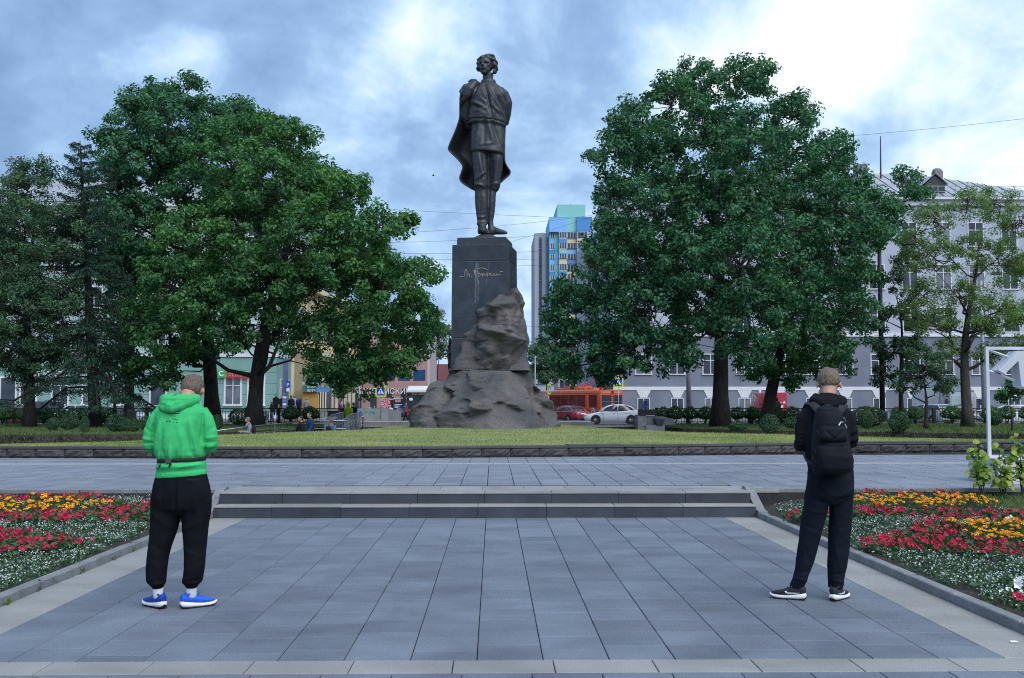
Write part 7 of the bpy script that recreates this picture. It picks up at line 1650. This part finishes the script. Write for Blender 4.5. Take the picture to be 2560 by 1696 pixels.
# orange trolleybus going away to the left
bY = 97.0; bz_ = road_z(bY)
TH = rad(28); corner = at_y(1501, 1005, bY); corner.z = bz_
tb = thing('trolleybus', 'orange trolleybus with roof gear seen from its rear corner', 'trolleybus', corner, 0)
MT = Matrix.Rotation(TH, 4, 'Z')      # local: x along the rear face to the right, y forwards
tb.rotation_euler = (0, 0, TH)
W_, L_, H_ = 2.55, 11.3, 2.93
q = MB()
def br(y, s=1.0, h=1.0): return [Vector((W_ / 2 + p.x * s, y, p.z * 1.0)) for p in rrect(W_, H_ - .30 - (1 - h), .30, 0, .16)]
q.loft([br(0, .97, .97), br(.10), br(L_ - .1), br(L_, .97, .97)]); q.build('body', P_or, tb, smooth=40)
q = MB(); q.box(-.03, .02, .3, L_ - .3, 2.62, 2.74); q.box(.2, W_ - .2, -.04, .02, 2.62, 2.74); q.build('trim', paint('pale_orange', (.60, .20, .12)), tb)
wy = [(.55, 1.85), (2.55, 4.0), (4.12, 5.4), (5.5, 6.8), (6.9, 8.2), (8.3, 9.2)]
for k, (y0, y1) in enumerate(wy):
    w_ = MB().box(-.02, .03, y0, y1, 1.35, 2.42).build('window', M_cglass, tb); q = MB(); q.box(-.035, -.015, y0 - .04, y0, 1.31, 2.46); q.box(-.035, -.015, y1, y1 + .04, 1.31, 2.46); q.box(-.035, -.015, y0, y1, 1.30, 1.35); q.box(-.035, -.015, y0, y1, 2.42, 2.46)
    if k % 2: q.box(-.035, -.018, y0, y1, 2.05, 2.08)
    q.build('frame', paint('dark_orange', (.25, .05, .03)), w_)
for x0, x1 in ((.14, 1.18), (1.45, 2.42)): MB().box(x0, x1, -.03, .03, 1.35, 2.42).build('rear_window', M_cglass, tb)
q = MB(); q.box(.14, 2.42, -.05, -.03, 1.82, 1.86); q.build('grab_rail', pm('teal_rail', (.03, .25, .24), .5), tb)
q = MB()
for x in (1.20, 1.44): q.tube([(x, -.08, 1.35), (x, -.08, 2.75)], .022, 6)
for k in range(7): q.tube([(1.20, -.08, 1.45 + k * .18), (1.44, -.08, 1.45 + k * .18)], .018, 6)
q.build('ladder', P_or, tb)
MB().box(1.18, 1.46, -.07, .0, 2.60, 2.80).build('rear_camera', M_plast, tb)
q = MB(); q.box(.3, W_ - .3, 3.0, 8.2, H_, H_ + .16); q.box(.5, W_ - .5, 4.5, 6.9, H_ + .16, H_ + .38); q.box(.55, W_ - .6, 1.9, 3.4, H_, H_ + .2); q.build('roof_gear', paint('bright_orange', (.62, .10, .02)), tb)
q = MB()
for k in range(22): q.tube([(.28, 3.0 + k * .24, H_ + .02), (.28, 3.0 + k * .24, H_ + .30)], .015, 4)
q.tube([(.28, 3.0, H_ + .30), (.28, 8.1, H_ + .30)], .02, 5); q.build('roof_railing', paint('dark_orange', (.25, .05, .03)), tb)
q = MB()
for x in (.9, 1.5): q.tube([(x, 5.2, H_ + .4), (x, 2.0, H_ + .95), (x + .1, -3.4, H_ + 2.3)], [.05, .04, .03], 6)
q.build('trolley_pole', paint('pole_red', (.30, .04, .03)), tb)
q = MB(); q.lathe([(.16, 0), (.18, .10), (.05, .16), (0, .16)], (1.0, .6, H_), 10); q.tube([(.75, .6, H_), (.8, .6, H_ + .25), (1.0, .6, H_ + .35)], .02, 5); q.build('roof_fitting', M_plast, tb)
for y in (2.0, 8.0):
    q = MB(); q.lathe([(0, -.02), (.56, -.02), (.56, .0), (0, .0)], (-.005, y, .48), 22, 'x'); q.build('wheel_arch', M_plast, tb); w_ = wheel(tb, .12, y, .47, .28); w_.rotation_euler = (0, 0, math.pi / 2)
q = MB(); q.box(.05, W_ - .05, -.08, .05, .30, .55); q.build('bumper', P_or, tb)
for x in (.15, W_ - .3): MB().box(x, x + .15, -.03, .02, .75, 1.1).build('tail_light', M_tail, tb)
o = lettering('1696', .30, M_sgn_w, tb, (.62, -.03, .92), 0, .005)
o = lettering('G', .55, M_sgn_w, tb, (-.03, 1.35, .62), -math.pi / 2, .005)
q = MB(); q.tube([(-.03, 1.30 + .34 * math.cos(a), .82 + .38 * math.sin(a)) for a in [rad(40 + 280 * i / 20) for i in range(21)]], .022, 5); q.build('ring_emblem', M_sgn_w, tb)
q = MB(); q.prism([(-.032, .72, .45), (-.032, .98, .45), (-.032, .88, 1.15), (-.032, .62, 1.15)], (.01, 0, 0)); q.build('blue_stripe', pm('bright_blue', (.03, .20, .65), .4), tb)
# white and red bus facing the square, half hidden by the rock
uY = 106.0
bus = thing('city_bus', 'white-roofed red bus facing the square, half hidden by the rock', 'bus', (PX(1047, uY), uY, road_z(uY)), rad(-6))
q = MB(); q.loft([[Vector((p.x, 0, p.z)) for p in rrect(2.45, 2.7, .32, 0, .18)], [Vector((p.x, .12, p.z)) for p in rrect(2.55, 2.78, .3, 0, .18)], [Vector((p.x, 11.5, p.z)) for p in rrect(2.55, 2.78, .3, 0, .18)]]); q.build('body', P_busr, bus, smooth=40)
q = MB(); q.loft([rrect(2.4, .12, 2.95, -.02, .05), rrect(2.5, .55, 2.92, .5, .2), rrect(2.5, .55, 2.92, 9, .2)]); q.build('roof_pod', P_buswh, bus, smooth=40); MB().box(-1.24, 1.24, -.05, .2, 2.82, 2.98).build('visor', P_buswh, bus)
ws = MB().box(-1.2, 1.2, -.04, .1, 1.18, 2.80).build('windscreen', M_cglass, bus)
MB().box(-1.1, 1.1, -.055, -.04, 2.50, 2.78).build('display', M_sgn_k, bus)
M_led = pm('amber_led', (.50, .36, .05), .5); lettering('А 43', .24, M_led, bus, (-.45, -.06, 2.56), 0, .004); lettering('пл.Лядова', .2, M_led, bus, (.45, -.06, 2.57), 0, .004)
MB().box(-.95, -.62, -.05, -.04, 2.0, 2.25).build('paper_sheet', M_sgn_w, bus)
for s in (-1, 1):
    q = MB(); q.tube([(s * 1.2, .0, 2.7), (s * 1.42, -.25, 2.6), (s * 1.42, -.25, 2.2)], .05, 6); q.box(s * 1.42 - .12, s * 1.42 + .12, -.35, -.2, 1.7, 2.35); q.build('mirror', M_plast, bus); q = MB(); q.ball((s * .95, -.02, .75), (.16, .06, .10), 10, 6); q.build('headlight', M_lamp, bus, smooth=True)
q = MB()
for x in (-.1, .28): q.lathe([(0, -.03), (.13, -.03), (.13, .0), (0, 0)], (x, -.02, 1.05), 12, 'y')
q.build('emblem', M_sgn_w, bus); lettering('54', .32, M_sgn_w, bus, (-.25, -.03, .62), 0, .004)
MB().box(-1.2, 1.2, -.08, .1, .22, .42).build('bumper', M_plast, bus)
for s in (-1, 1): wheel(bus, s * 1.05, 2.6, .48, .28).rotation_euler = (0, 0, math.pi / 2)
# ================================================================== STREET FURNITURE
M_iron = pm('black_iron', (.014, .015, .017), .55, .2, 8); M_zinc = pm('galvanised', (.30, .32, .35), .5, .15, 3, metal=.4); M_poleg = pm('concrete_pole', (.15, .155, .165), .85, .25, 2, .3, 30, stretch=(1, 1, .2)); M_signy = pm('fluorescent_border', (.52, .72, .01), .5, .05, 3); M_signb = pm('road_sign_blue', (.012, .045, .50), .45, .05, 3)
def fence(label, u0, u1, Y, z0, h, step=2.0):
    x0, x1 = PX(u0, Y), PX(u1, Y); t = thing('iron_fence', label, 'fence', (x0, Y, z0)); L = x1 - x0; n = max(1, round(L / step)); d = L / n
    pm_ = MB().bbox(-.09, .09, -.09, .09, -.1, h + .02, .02).mesh('post', M_iron)
    for k in range(n + 1): put('post', pm_, t, (k * d, 0, 0))
    for zz_, r in ((h - .05, .032), (h * .80, .022), (.10, .025)): q = MB(); q.box(0, L, -r, r, zz_ - r, zz_ + r); q.build('rail', M_iron, t)
    q = MB(); m = int(L / .165)
    for k in range(m):
        x = (k + .5) * L / m
        if min(abs(x - j * d) for j in range(n + 1)) < .12: continue
        q.box(x - .014, x + .014, -.014, .014, .10 if k % 3 else .02, h * .80)
        if k % 4 == 0: q.box(x - .014, x + .014, -.014, .014, h * .80, h - .05); q.box(x + .15, x + .178, -.014, .014, h * .80, h - .05)
        if k % 3 == 1: q.box(x - .07, x + .07, -.012, .012, .14, .17)
    q.build('pickets', M_iron, t, kind='stuff'); return t
fence('black iron fence with pickets along the left street, behind the hedge', -45, 862, 66.0, .20, .98); fence('black iron fence with pickets along the right street, behind the hedge', 1641, 2640, 66.0, .20, .98)
# pavement strip beyond the fences
q = MB(); q.box(-70, PX(870, 67), 66.6, 74, -.3, .08); q.build('pavement', pm('pavement_slab', (.26, .26, .27), .85, .15, 1, world_co=True), kind='structure'); q = MB(); q.box(PX(1640, 67), 70, 66.6, 71, -.3, .08); q.build('pavement', MATS['pavement_slab'], kind='structure')
q = MB(); q.box(-70, PX(700, 88), 86.5, 91.9, -.4, .12); q.build('pavement', MATS['pavement_slab'], kind='structure'); q = MB(); q.box(PX(1570, 87), 75, 86.5, 89.9, -.4, .05); q.build('pavement', MATS['pavement_slab'], kind='structure')
# parapet of the underpass behind the rock
pp = thing('underpass_parapet', 'dark parapet with pale coping behind the rock above the underpass', 'parapet', (0, 54, 0)); z1 = .34
a, b_ = PX(902, 54), PX(1640, 54)
MB().box(a, b_, 0, .4, -1.0, z1 - .07).build('wall', pm('dark_wall', (.022, .024, .028), .8, .3, 2), pp)
n = 14
for k in range(n): MB().bbox(a + (b_ - a) * k / n + .005, a + (b_ - a) * (k + 1) / n - .005, -.05, .55, z1 - .07, z1, .01).build('coping_stone', M_pale, pp)
kb_ = thing('striped_kerb', 'black and white painted kerb along the road behind the rock', 'kerb', (0, 72, -.12))
a, b_ = PX(895, 72), PX(1470, 72)
for k in range(14): MB().bbox(a + (b_ - a) * k / 14, a + (b_ - a) * (k + 1) / 14 - .01, 0, .25, -.05, .34, .02).build('kerb_stone', [M_sgn_k, M_pale][k % 2] if k in (1, 5, 9, 11, 13) else M_pale, kb_)
q = MB(); q.box(PX(880, 74), PX(1480, 74), 72.26, 78, -.3, .17); q.build('traffic_island', MATS['pavement_slab'], kind='structure')
# concrete barrier with graffiti
cb = thing('concrete_barrier', 'low concrete wall with turquoise graffiti beside the crossing sign', 'barrier', (0, 82, 0))
a, b_ = PX(800, 82), PX(972, 82); zt = PZ(1022, 82); zb0 = PZ(1048, 82)
for k in range(2): MB().bbox(a + (b_ - a) * k / 2 + .01, a + (b_ - a) * (k + 1) / 2 - .01, 0, .35, zb0 - .5, zt, .02).build('wall_panel', M_conc, cb)
q = MB(); q.prism([(b_ + .01, 0, zb0 - .5), (PX(1002, 92), 10, zb0 - .5), (PX(1002, 92), 10, zt - .35), (b_ + .01, 0, zt)], (0, .35, 0)); q.build('wing_wall', M_conc, cb)
M_gr1 = pm('turquoise_paint', (.05, .42, .42), .7); M_gr2 = pm('blue_paint', (.06, .20, .55), .7)
q = MB(); gu = lambda x, y: (PX(900 + x * .1084, 82), -.012, PZ(900 + y * .1084, 82))
for st in ([(105, 1215), (120, 1165), (135, 1200)], [(165, 1170), (160, 1210)], [(210, 1205), (225, 1175), (245, 1205), (260, 1180), (280, 1210), (300, 1180), (330, 1200), (355, 1240)], [(200, 1215), (350, 1215)]): q.tube([gu(*p) for p in st], .03, 5)
q.build('graffiti', M_gr1, cb); q = MB(); q.tube([gu(*p) for p in ((0, 1180), (40, 1200), (60, 1240), (30, 1260), (0, 1270))], .06, 5); q.build('graffiti', M_gr2, cb)
q = MB()
for k in range(60): x = a + (b_ - a) * k / 60; q.add([(x, .1, zt), (x + .12, .2, zt), (x + .06, .15, zt + .10 * rng.random())], [(0, 1, 2)])
q.build('moss_grass', L_hedge, cb)
# dark hoarding at the head of the stairs
hb = MB(); hb.box(PX(820, 78), PX(866, 78), 78, 78.15, -.1, PZ(1029, 78)); hb.build('stair_hoarding', M_sgn_k, None, label='black panel at the head of the underpass stairs', cat='panel')
# stainless ramp rails and stair rails
def rail(label, pts, h=1.0, mid=.62, bars=False, every=1):
    """pts: (u, v of the top rail, distance)"""
    P = [at_y(*p) for p in pts]; t = thing('handrail', label, 'railing', P[0] - Vector((0, 0, h)), 0, 'stainless rails of the underpass'); O = P[0] - Vector((0, 0, h)); P = [p - O for p in P]
    q = MB(); q.tube(P, .026, 8); q.build('top_rail', M_steel, t, smooth=True); q = MB(); q.tube([p - Vector((0, 0, h - mid)) for p in P], .022, 8); q.build('mid_rail', M_steel, t, smooth=True)
    n = 0
    for a, b__ in zip(P[:-1], P[1:]):
        m = max(1, round((b__ - a).length / 1.5))
        for k in range(m + 1): p = a.lerp(b__, k / m); q = MB(); q.tube([p - Vector((0, 0, h + .3)), p], .022, 6); q.build('post', M_steel, t)
        if bars:
            q = MB(); m2 = int((b__ - a).length / .16)
            for k in range(m2): p = a.lerp(b__, (k + .5) / m2); q.tube([p - Vector((0, 0, h)), p - Vector((0, 0, .04))], .007, 5)
            q.build('pickets', M_steel, t, kind='stuff')
rail('long stainless ramp rail sloping behind the lawn', [(500, 1083, 43.0), (620, 1067, 45.0), (752, 1055.5, 47.0)], .75, .45)
rail('short level stainless rail behind the two men on the ramp', [(784, 1052, 46.5), (858, 1052, 47.0), (868, 1053, 47.0)], .8, .45)
rail('sloping stainless stair rail, left side of the stairs', [(811, 1051, 47), (829, 1038, 53), (858, 1031, 57)], .9, .55, True)
rail('sloping stainless stair rail with pickets, right side of the stairs', [(856, 1052, 47.0), (875, 1037.5, 52), (900, 1031, 56)], .95, .6, True)
rail('short stainless end rail right of the stairs', [(899, 1042, 52), (907, 1042, 52), (910, 1046, 52)], .85, .45)
q = MB()
for k in range(7): q.box(PX(856, 49), PX(905, 49) + .3, 48 + k * .35, 48.36 + k * .35, -1.0, -.75 + k * .16)
q.build('underpass_stairs', M_conc, None, label='concrete stairs of the underpass between the stainless rails', cat='stairs')
wp = MB(); wp.add([at_y(800, 1048, 55), at_y(816, 1043, 55), at_y(846, 1043, 55), at_y(838, 1049, 55)], [(0, 1, 2, 3)]); wpm = wp.build('info_board', pm('white_board', (.62, .66, .68), .4), None, label='tilted white board by the underpass stairs', cat='board'); s_ = wpm.modifiers.new('t', 'SOLIDIFY'); s_.thickness = .05
# stone block at the right end of the parapet
sb_ = thing('granite_parapet_end', 'stepped grey granite block with black panel beside the white sedan', 'stone block', (0, 53, 0))
w = lambda u: PX(u, 53); v = lambda y: PZ(y, 53)
MB().bbox(w(1594), w(1615), 0, 1.2, -1, v(1038), .02).build('block', M_kerb, sb_); MB().bbox(w(1596), w(1641), -.06, .3, v(1038.5), v(1024), .01).build('black_panel', M_sgn_k, sb_)
q = MB(); q.prism([(w(1615.5), .1, v(1064)), (w(1690), .1, v(1062)), (w(1684), .1, v(1050)), (w(1660), .1, v(1042)), (w(1612), .1, v(1041))], (0, 1.0, 0)); q.build('sloped_block', pm('mottled_granite', (.13, .14, .15), .45, .4, 3, spec=.5), sb_)
q = MB(); q.prism([(w(1618), -.15, -1), (w(1660), -.15, -1), (w(1660), -.15, v(1063)), (w(1613), -.15, v(1063))], (0, 1.2, 0)); q.build('base_block', M_kerb, sb_); q = MB(); q.prism([(w(1634), -.25, v(1046)), (w(1660), -.25, v(1048)), (w(1655), -.25, v(1063)), (w(1640), -.25, v(1062))], (0, .3, 0)); q.build('urn_block', M_gran, sb_)
# road signs
def crossing(label, u, v, Y, s, vfoot, turn=0):
    p = at_y(u, v, Y); zf = PZ(vfoot, Y); t = thing('crossing_sign', label, 'road sign', (p.x, Y, zf), rad(turn), 'pedestrian crossing signs'); z = p.z - zf
    q = MB(); q.tube([(0, .05, 0), (0, .05, z)], .045, 8); q.build('post', M_zinc, t, smooth=True)
    MB().box(-s / 2, s / 2, -.02, .03, z - s / 2, z + s / 2).build('border', M_signy, t); c = s * .36; MB().box(-c, c, -.03, -.021, z - c, z + c).build('blue_field', M_signb, t)
    MB().add([(-c * .86, -.034, z - c * .68), (c * .86, -.034, z - c * .68), (0, -.034, z + c * .82)], [(0, 1, 2)]).build('white_triangle', M_sgn_w, t)
    q = MB(); k = c * .09; yy = -.037
    q.ball((.02 * c, yy, z + .38 * c), (k * 1.1, .004, k * 1.1), 8, 6)
    for a, b__ in (((.0, .28), (-.04, -.1)), ((-.02, .22), (-.2, .02)), ((.03, .22), (.18, .05)), ((-.04, -.1), (-.22, -.52)), ((-.02, -.1), (.20, -.52))): q.tube([(a[0] * c, yy, z + a[1] * c), (b__[0] * c, yy, z + b__[1] * c)], k * .75, 5, flat=(1, .1), up=(0, 1, 0))
    for j in range(5): q.box((-.62 + .27 * j) * c, (-.48 + .27 * j) * c, yy - .002, yy, z - .62 * c, z - .54 * c)
    q.build('pictogram', M_sgn_k, t)
crossing('pedestrian crossing sign with yellow-green border, left of the bus', 952, 979, 76, .78, 1048); crossing('pedestrian crossing sign half hidden by leaves above the trolleybus', 1546, 957, 92, .85, 1050); crossing('pedestrian crossing sign seen almost edge-on beside the rock', 1373, 973, 86, .8, 1050, 70)
q = MB(); sgo = thing('road_sign', 'round blue direction sign beyond the granite block', 'road sign', (PX(1613, 62), 62, -.1), rad(55)); zc_ = PZ(1013, 62) + .1
q = MB(); q.tube([(0, .06, 0), (0, .06, zc_)], .04, 8); q.build('post', M_zinc, sgo); q = MB(); q.lathe([(0, -.02), (.29, -.02), (.29, .02), (0, .02)], (0, 0, zc_), 24, 'y'); q.build('disc', M_signb, sgo); q = MB(); q.tube([(.285 * math.cos(a), -.022, zc_ + .285 * math.sin(a)) for a in [math.pi * i / 12 for i in range(25)]], .012, 5); q.build('rim', M_sgn_w, sgo)
q = MB(); 
for s in (-1, 1): q.add([(s * .03, -.026, zc_ - .02), (s * .13, -.026, zc_ - .13), (s * .05, -.026, zc_ - .13), (s * .015, -.026, zc_ + .08)], [(0, 1, 2), (0, 2, 3)])
q.build('arrow', M_sgn_w, sgo)
# info pylon, bus shelter, ad panel, banner
py = thing('info_pylon', 'tall blue-grey info pylon with notices beside the corner steps', 'pylon', (PX(712, 86), 86, .1)); MB().box(-.20, .20, 0, .25, 0, PZ(900, 86)).build('column', pm('pylon_blue', (.10, .14, .23), .5, .2, 2), py)
for k in range(5): MB().box(-.17, .12, -.012, 0, .9 + k * .28, 1.06 + k * .28).build('notice', M_sgn_w if k % 2 else M_blue_f, py)
psg = thing('parking_sign', 'blue parking sign and white plate on the info pylon', 'road sign', (PX(719, 85.6), 85.6, 0)); MB().box(-.17, .17, 0, .03, PZ(970, 85.6), PZ(953, 85.6)).build('plate', M_signb, psg); MB().box(-.1, .1, 0, .03, PZ(979, 85.6), PZ(971, 85.6)).build('plate', M_sgn_w, psg); lettering('P', .42, M_sgn_w, psg, (0, -.012, PZ(967, 85.6)), 0, .004)
bs = thing('bus_shelter', 'glass bus shelter with blue poster panel left of the bus', 'bus shelter', (0, 108, road_z(108))); z0 = -road_z(108); X_ = lambda u: PX(u, 108)
q = MB(); q.prism([(X_(974), -.3, PZ(1000, 108) + z0), (X_(1012), -.3, PZ(996, 108) + z0), (X_(1012), 1.6, PZ(997, 108) + z0), (X_(974), 1.6, PZ(1002, 108) + z0)], (0, 0, .08)); q.build('roof', M_buswh if 'M_buswh' in globals() else P_buswh, bs)
for u in (983, 1009): q = MB(); q.tube([(X_(u), 1.4, 0), (X_(u), 1.4, 2.4)], .06, 6); q.build('post', M_zinc, bs)
MB().box(X_(985), X_(1008), -.1, .1, .3, PZ(1006, 108) + z0).build('poster_panel', M_plast, bs); MB().box(X_(986), X_(1007), -.12, -.1, .45, PZ(1008, 108) + z0).build('poster', pm('poster_blue', (.02, .05, .20), .4, .2, 2), bs)
q = MB(); q.lathe([(0, -.13), (.34, -.13), (.34, -.12), (0, -.12)], (X_(999), 0, .95), 18, 'y'); q.build('poster_motif', pm('poster_grey', (.30, .38, .38), .5, .4, 3), bs)
q = MB()
for k in range(3): q.box(X_(987), X_(987) + [.75, .5, .35][k], -.128, -.12, 1.55 - .14 * k, 1.63 - .14 * k)
q.build('poster_text', M_sgn_w, bs)
bn = thing('street_banner', 'narrow red banner with white lettering beside the crossing sign', 'banner', (PX(964, 112), 112, 0)); MB().box(-.55, .55, 0, .06, -.3, PZ(995, 112)).build('panel', pm('banner_red', (.42, .02, .07), .6, .1, 2), bn); MB().box(.56, .85, .0, .08, -.3, PZ(993, 112)).build('dark_edge', M_sgn_k, bn)
for k, tx_ in enumerate(('МАРКЕТ', 'СЕТЬ', 'ЖКС', 'ЭКС')): lettering(tx_, [.24, .38, .42, .40][k], M_sgn_w, bn, (0, -.02, PZ(1000 + 7 * k + (1 if k else 0), 112)), 0, .004)
# lamp posts and poles
def pole(label, u, Y, vtop, vfoot, r=.13, mat=M_poleg, arm=None):
    p = at_y(u, 1005, Y); z0 = PZ(vfoot, Y); h = PZ(vtop, Y) - z0; t = thing('lamp_post', label, 'lamp post', (p.x, Y, z0)); q = MB(); q.tube([(0, 0, 0), (0, 0, h)], [r, r * .7], 10); q.build('pole', mat, t, smooth=True)
    if arm: q = MB(); q.tube([(0, 0, h * .96), (arm * .5, 0, h + .5), (arm, 0, h + .55)], .05, 6); q.build('arm', mat, t); q = MB(); q.bbox(min(arm, arm * 1.5) - .1, max(arm, arm * 1.5) + .1, -.16, .16, h + .42, h + .62, .04); q.build('lamp_head', M_darkm, t)
    q = MB(); q.lathe([(r * 1.5, 0), (r * 1.5, .5), (r, .6)], n=10); q.build('base', mat, t); return t
pole('thick grey lamp post between spruce and spreading oak', 325, 60, 740, 1050, .24); pole('dark lamp post before the pale building with lamp near the yellow-green tree', 2206, 60, 610, 1054, .16, M_darkm, .3); pole('grey twin lamp post partly behind the white letter frame', 2460, 72, 700, 1050, .16, M_zinc, .9)
pole('pale concrete lamp post left of the huge oak\'s trunk', 1722, 76, 760, 1045, .19, M_conc, -1.2); pole('slim distant lamp post behind the trolleybus', 1413, 130, 880, 1030, .12, M_zinc, 1.5); pole('slim distant lamp post right of the rock', 1338, 160, 890, 1030, .12, M_zinc, 2.0); pole('slim pole at the concrete wing wall by the pink building', 898, 96, 940, 1040, .10, M_zinc)
# wires
def wire(label, p, q_, Y0, Y1, sag=.6, r=.016):
    a, b__ = at_y(p[0], p[1], Y0), at_y(q_[0], q_[1], Y1); n = 14; pts = [a.lerp(b__, i / n) - Vector((0, 0, sag * 4 * (i / n) * (1 - i / n))) for i in range(n + 1)]
    m = MB(); m.tube(pts, r, 4); m.build('overhead_wire', pm('wire_grey', (.05, .055, .07), .6), None, label=label, cat='wire', group='overhead wires')
for lab, p, q_, Y0, Y1, sg in (('highest wire behind the statue\'s boots, sloping down to the tower', (820, 515), (1560, 550), 95, 110, .1), ('wire rising to the right from the oak to the tower\'s blue box', (880, 588), (1600, 520), 95, 120, .5), ('wire just under the rising one, left of the pedestal top', (900, 607), (1500, 572), 96, 125, .4), ('thick wire level with the pedestal\'s top edge', (860, 630), (1560, 612), 90, 120, .5), ('wire level with the pedestal\'s first joint', (880, 645), (1560, 640), 92, 118, .3), ('wire crossing steeply to the tower\'s top from the pedestal', (1150, 640), (1560, 515), 100, 120, .2), ('wire at the height of the signature', (900, 668), (1560, 655), 96, 118, .2),
    ('low wire left of the pedestal at the oak\'s edge', (960, 795), (1560, 815), 100, 130, .4), ('lower wire left of the pedestal, sloping to the rock', (1040, 800), (1300, 880), 100, 130, .2), ('lowest wire left and right of the rock', (980, 850), (1500, 858), 105, 140, .3), ('single wire high at the right from the aerial masts', (2060, 345), (2700, 280), 92, 80, .15)): wire(lab, p, q_, Y0, Y1, sg, .013)
bd = thing('bird', 'tiny bird flying left of the statue', 'bird', at_y(1083, 440, 70)); q = MB(); q.tube([(-.10, 0, 0), (0, 0, .02), (.12, 0, .0)], [.015, .035, .01], 6); q.add([(-.02, 0, .02), (.05, 0, .02), (.03, .25, .13), (-.02, .22, .12)], [(0, 1, 2, 3)]); q.add([(-.02, 0, .02), (.05, 0, .02), (.03, -.25, .10), (-.02, -.22, .10)], [(0, 1, 2, 3)]); q.build('body', M_sgn_k, bd)
# ================================================================== WHITE LETTER FRAME
fY = 16.45; M_wpaint = pm('white_paint_metal', (.54, .56, .61), .45, .08, 3); M_wbox = pm('grey_white_panel', (.50, .50, .53), .55, .08, 2)
fb = thing('display_plinth', 'low pale grey box behind the young shrubs carrying the white frame', 'plinth', (PX(2490, 15.9), 15.9, PZL)); MB().bbox(0, 4.2, 0, .98, .003, .36, .01).build('box', M_wbox, fb); MB().box(.85, .87, -.004, 0, .01, .35).build('panel_joint', M_darkm, fb)
q = MB(); q.bbox(-.01, 4.2, -.02, 1.0, .361, .385, .005); q.build('top_sheet', M_wpaint, fb)
ff = thing('letter_frame', 'white metal frame holding a big white block letter, at the right edge', 'sculpture', (PX(2470, fY), fY, PZL + .386))
zt = PZ(866, fY) - PZL - .386
MB().bbox(-.024, .024, -.024, .024, 0, zt, .004).build('post', M_wpaint, ff); MB().bbox(.0245, 3.2, -.022, .022, zt - .05, zt - .003, .004).build('beam', M_wpaint, ff); MB().bbox(3.14, 3.2, -.033, .033, 0, zt - .061, .004).build('post', M_wpaint, ff)
fx = lambda x: PX(2380 + .2679 * x, fY) - ff.location.x; fz = lambda y: PZ(840 + .2679 * y, fY) - ff.location.z
let = [(395, 322), (583, 140), (640, 176), (690, 480), (668, 492), (600, 466), (580, 240), (462, 356)]
let = [(400, 320), (585, 140), (655, 140), (760, 480), (680, 492), (612, 470), (590, 232), (460, 356)]
q = MB(); q.prism([(fx(x), -.14, fz(y)) for x, y in let], (0, .28, 0)); q.build('block_letter', M_wpaint, ff)
for a, b__ in (((345, 125), (560, 205)), ((350, 325), (640, 435)), ((640, 235), (800, 270))): q = MB(); q.tube([(fx(a[0]), 0, fz(a[1])), (fx(b__[0]), 0, fz(b__[1]))], .022, 4); q.build('strut', M_wpaint, ff)
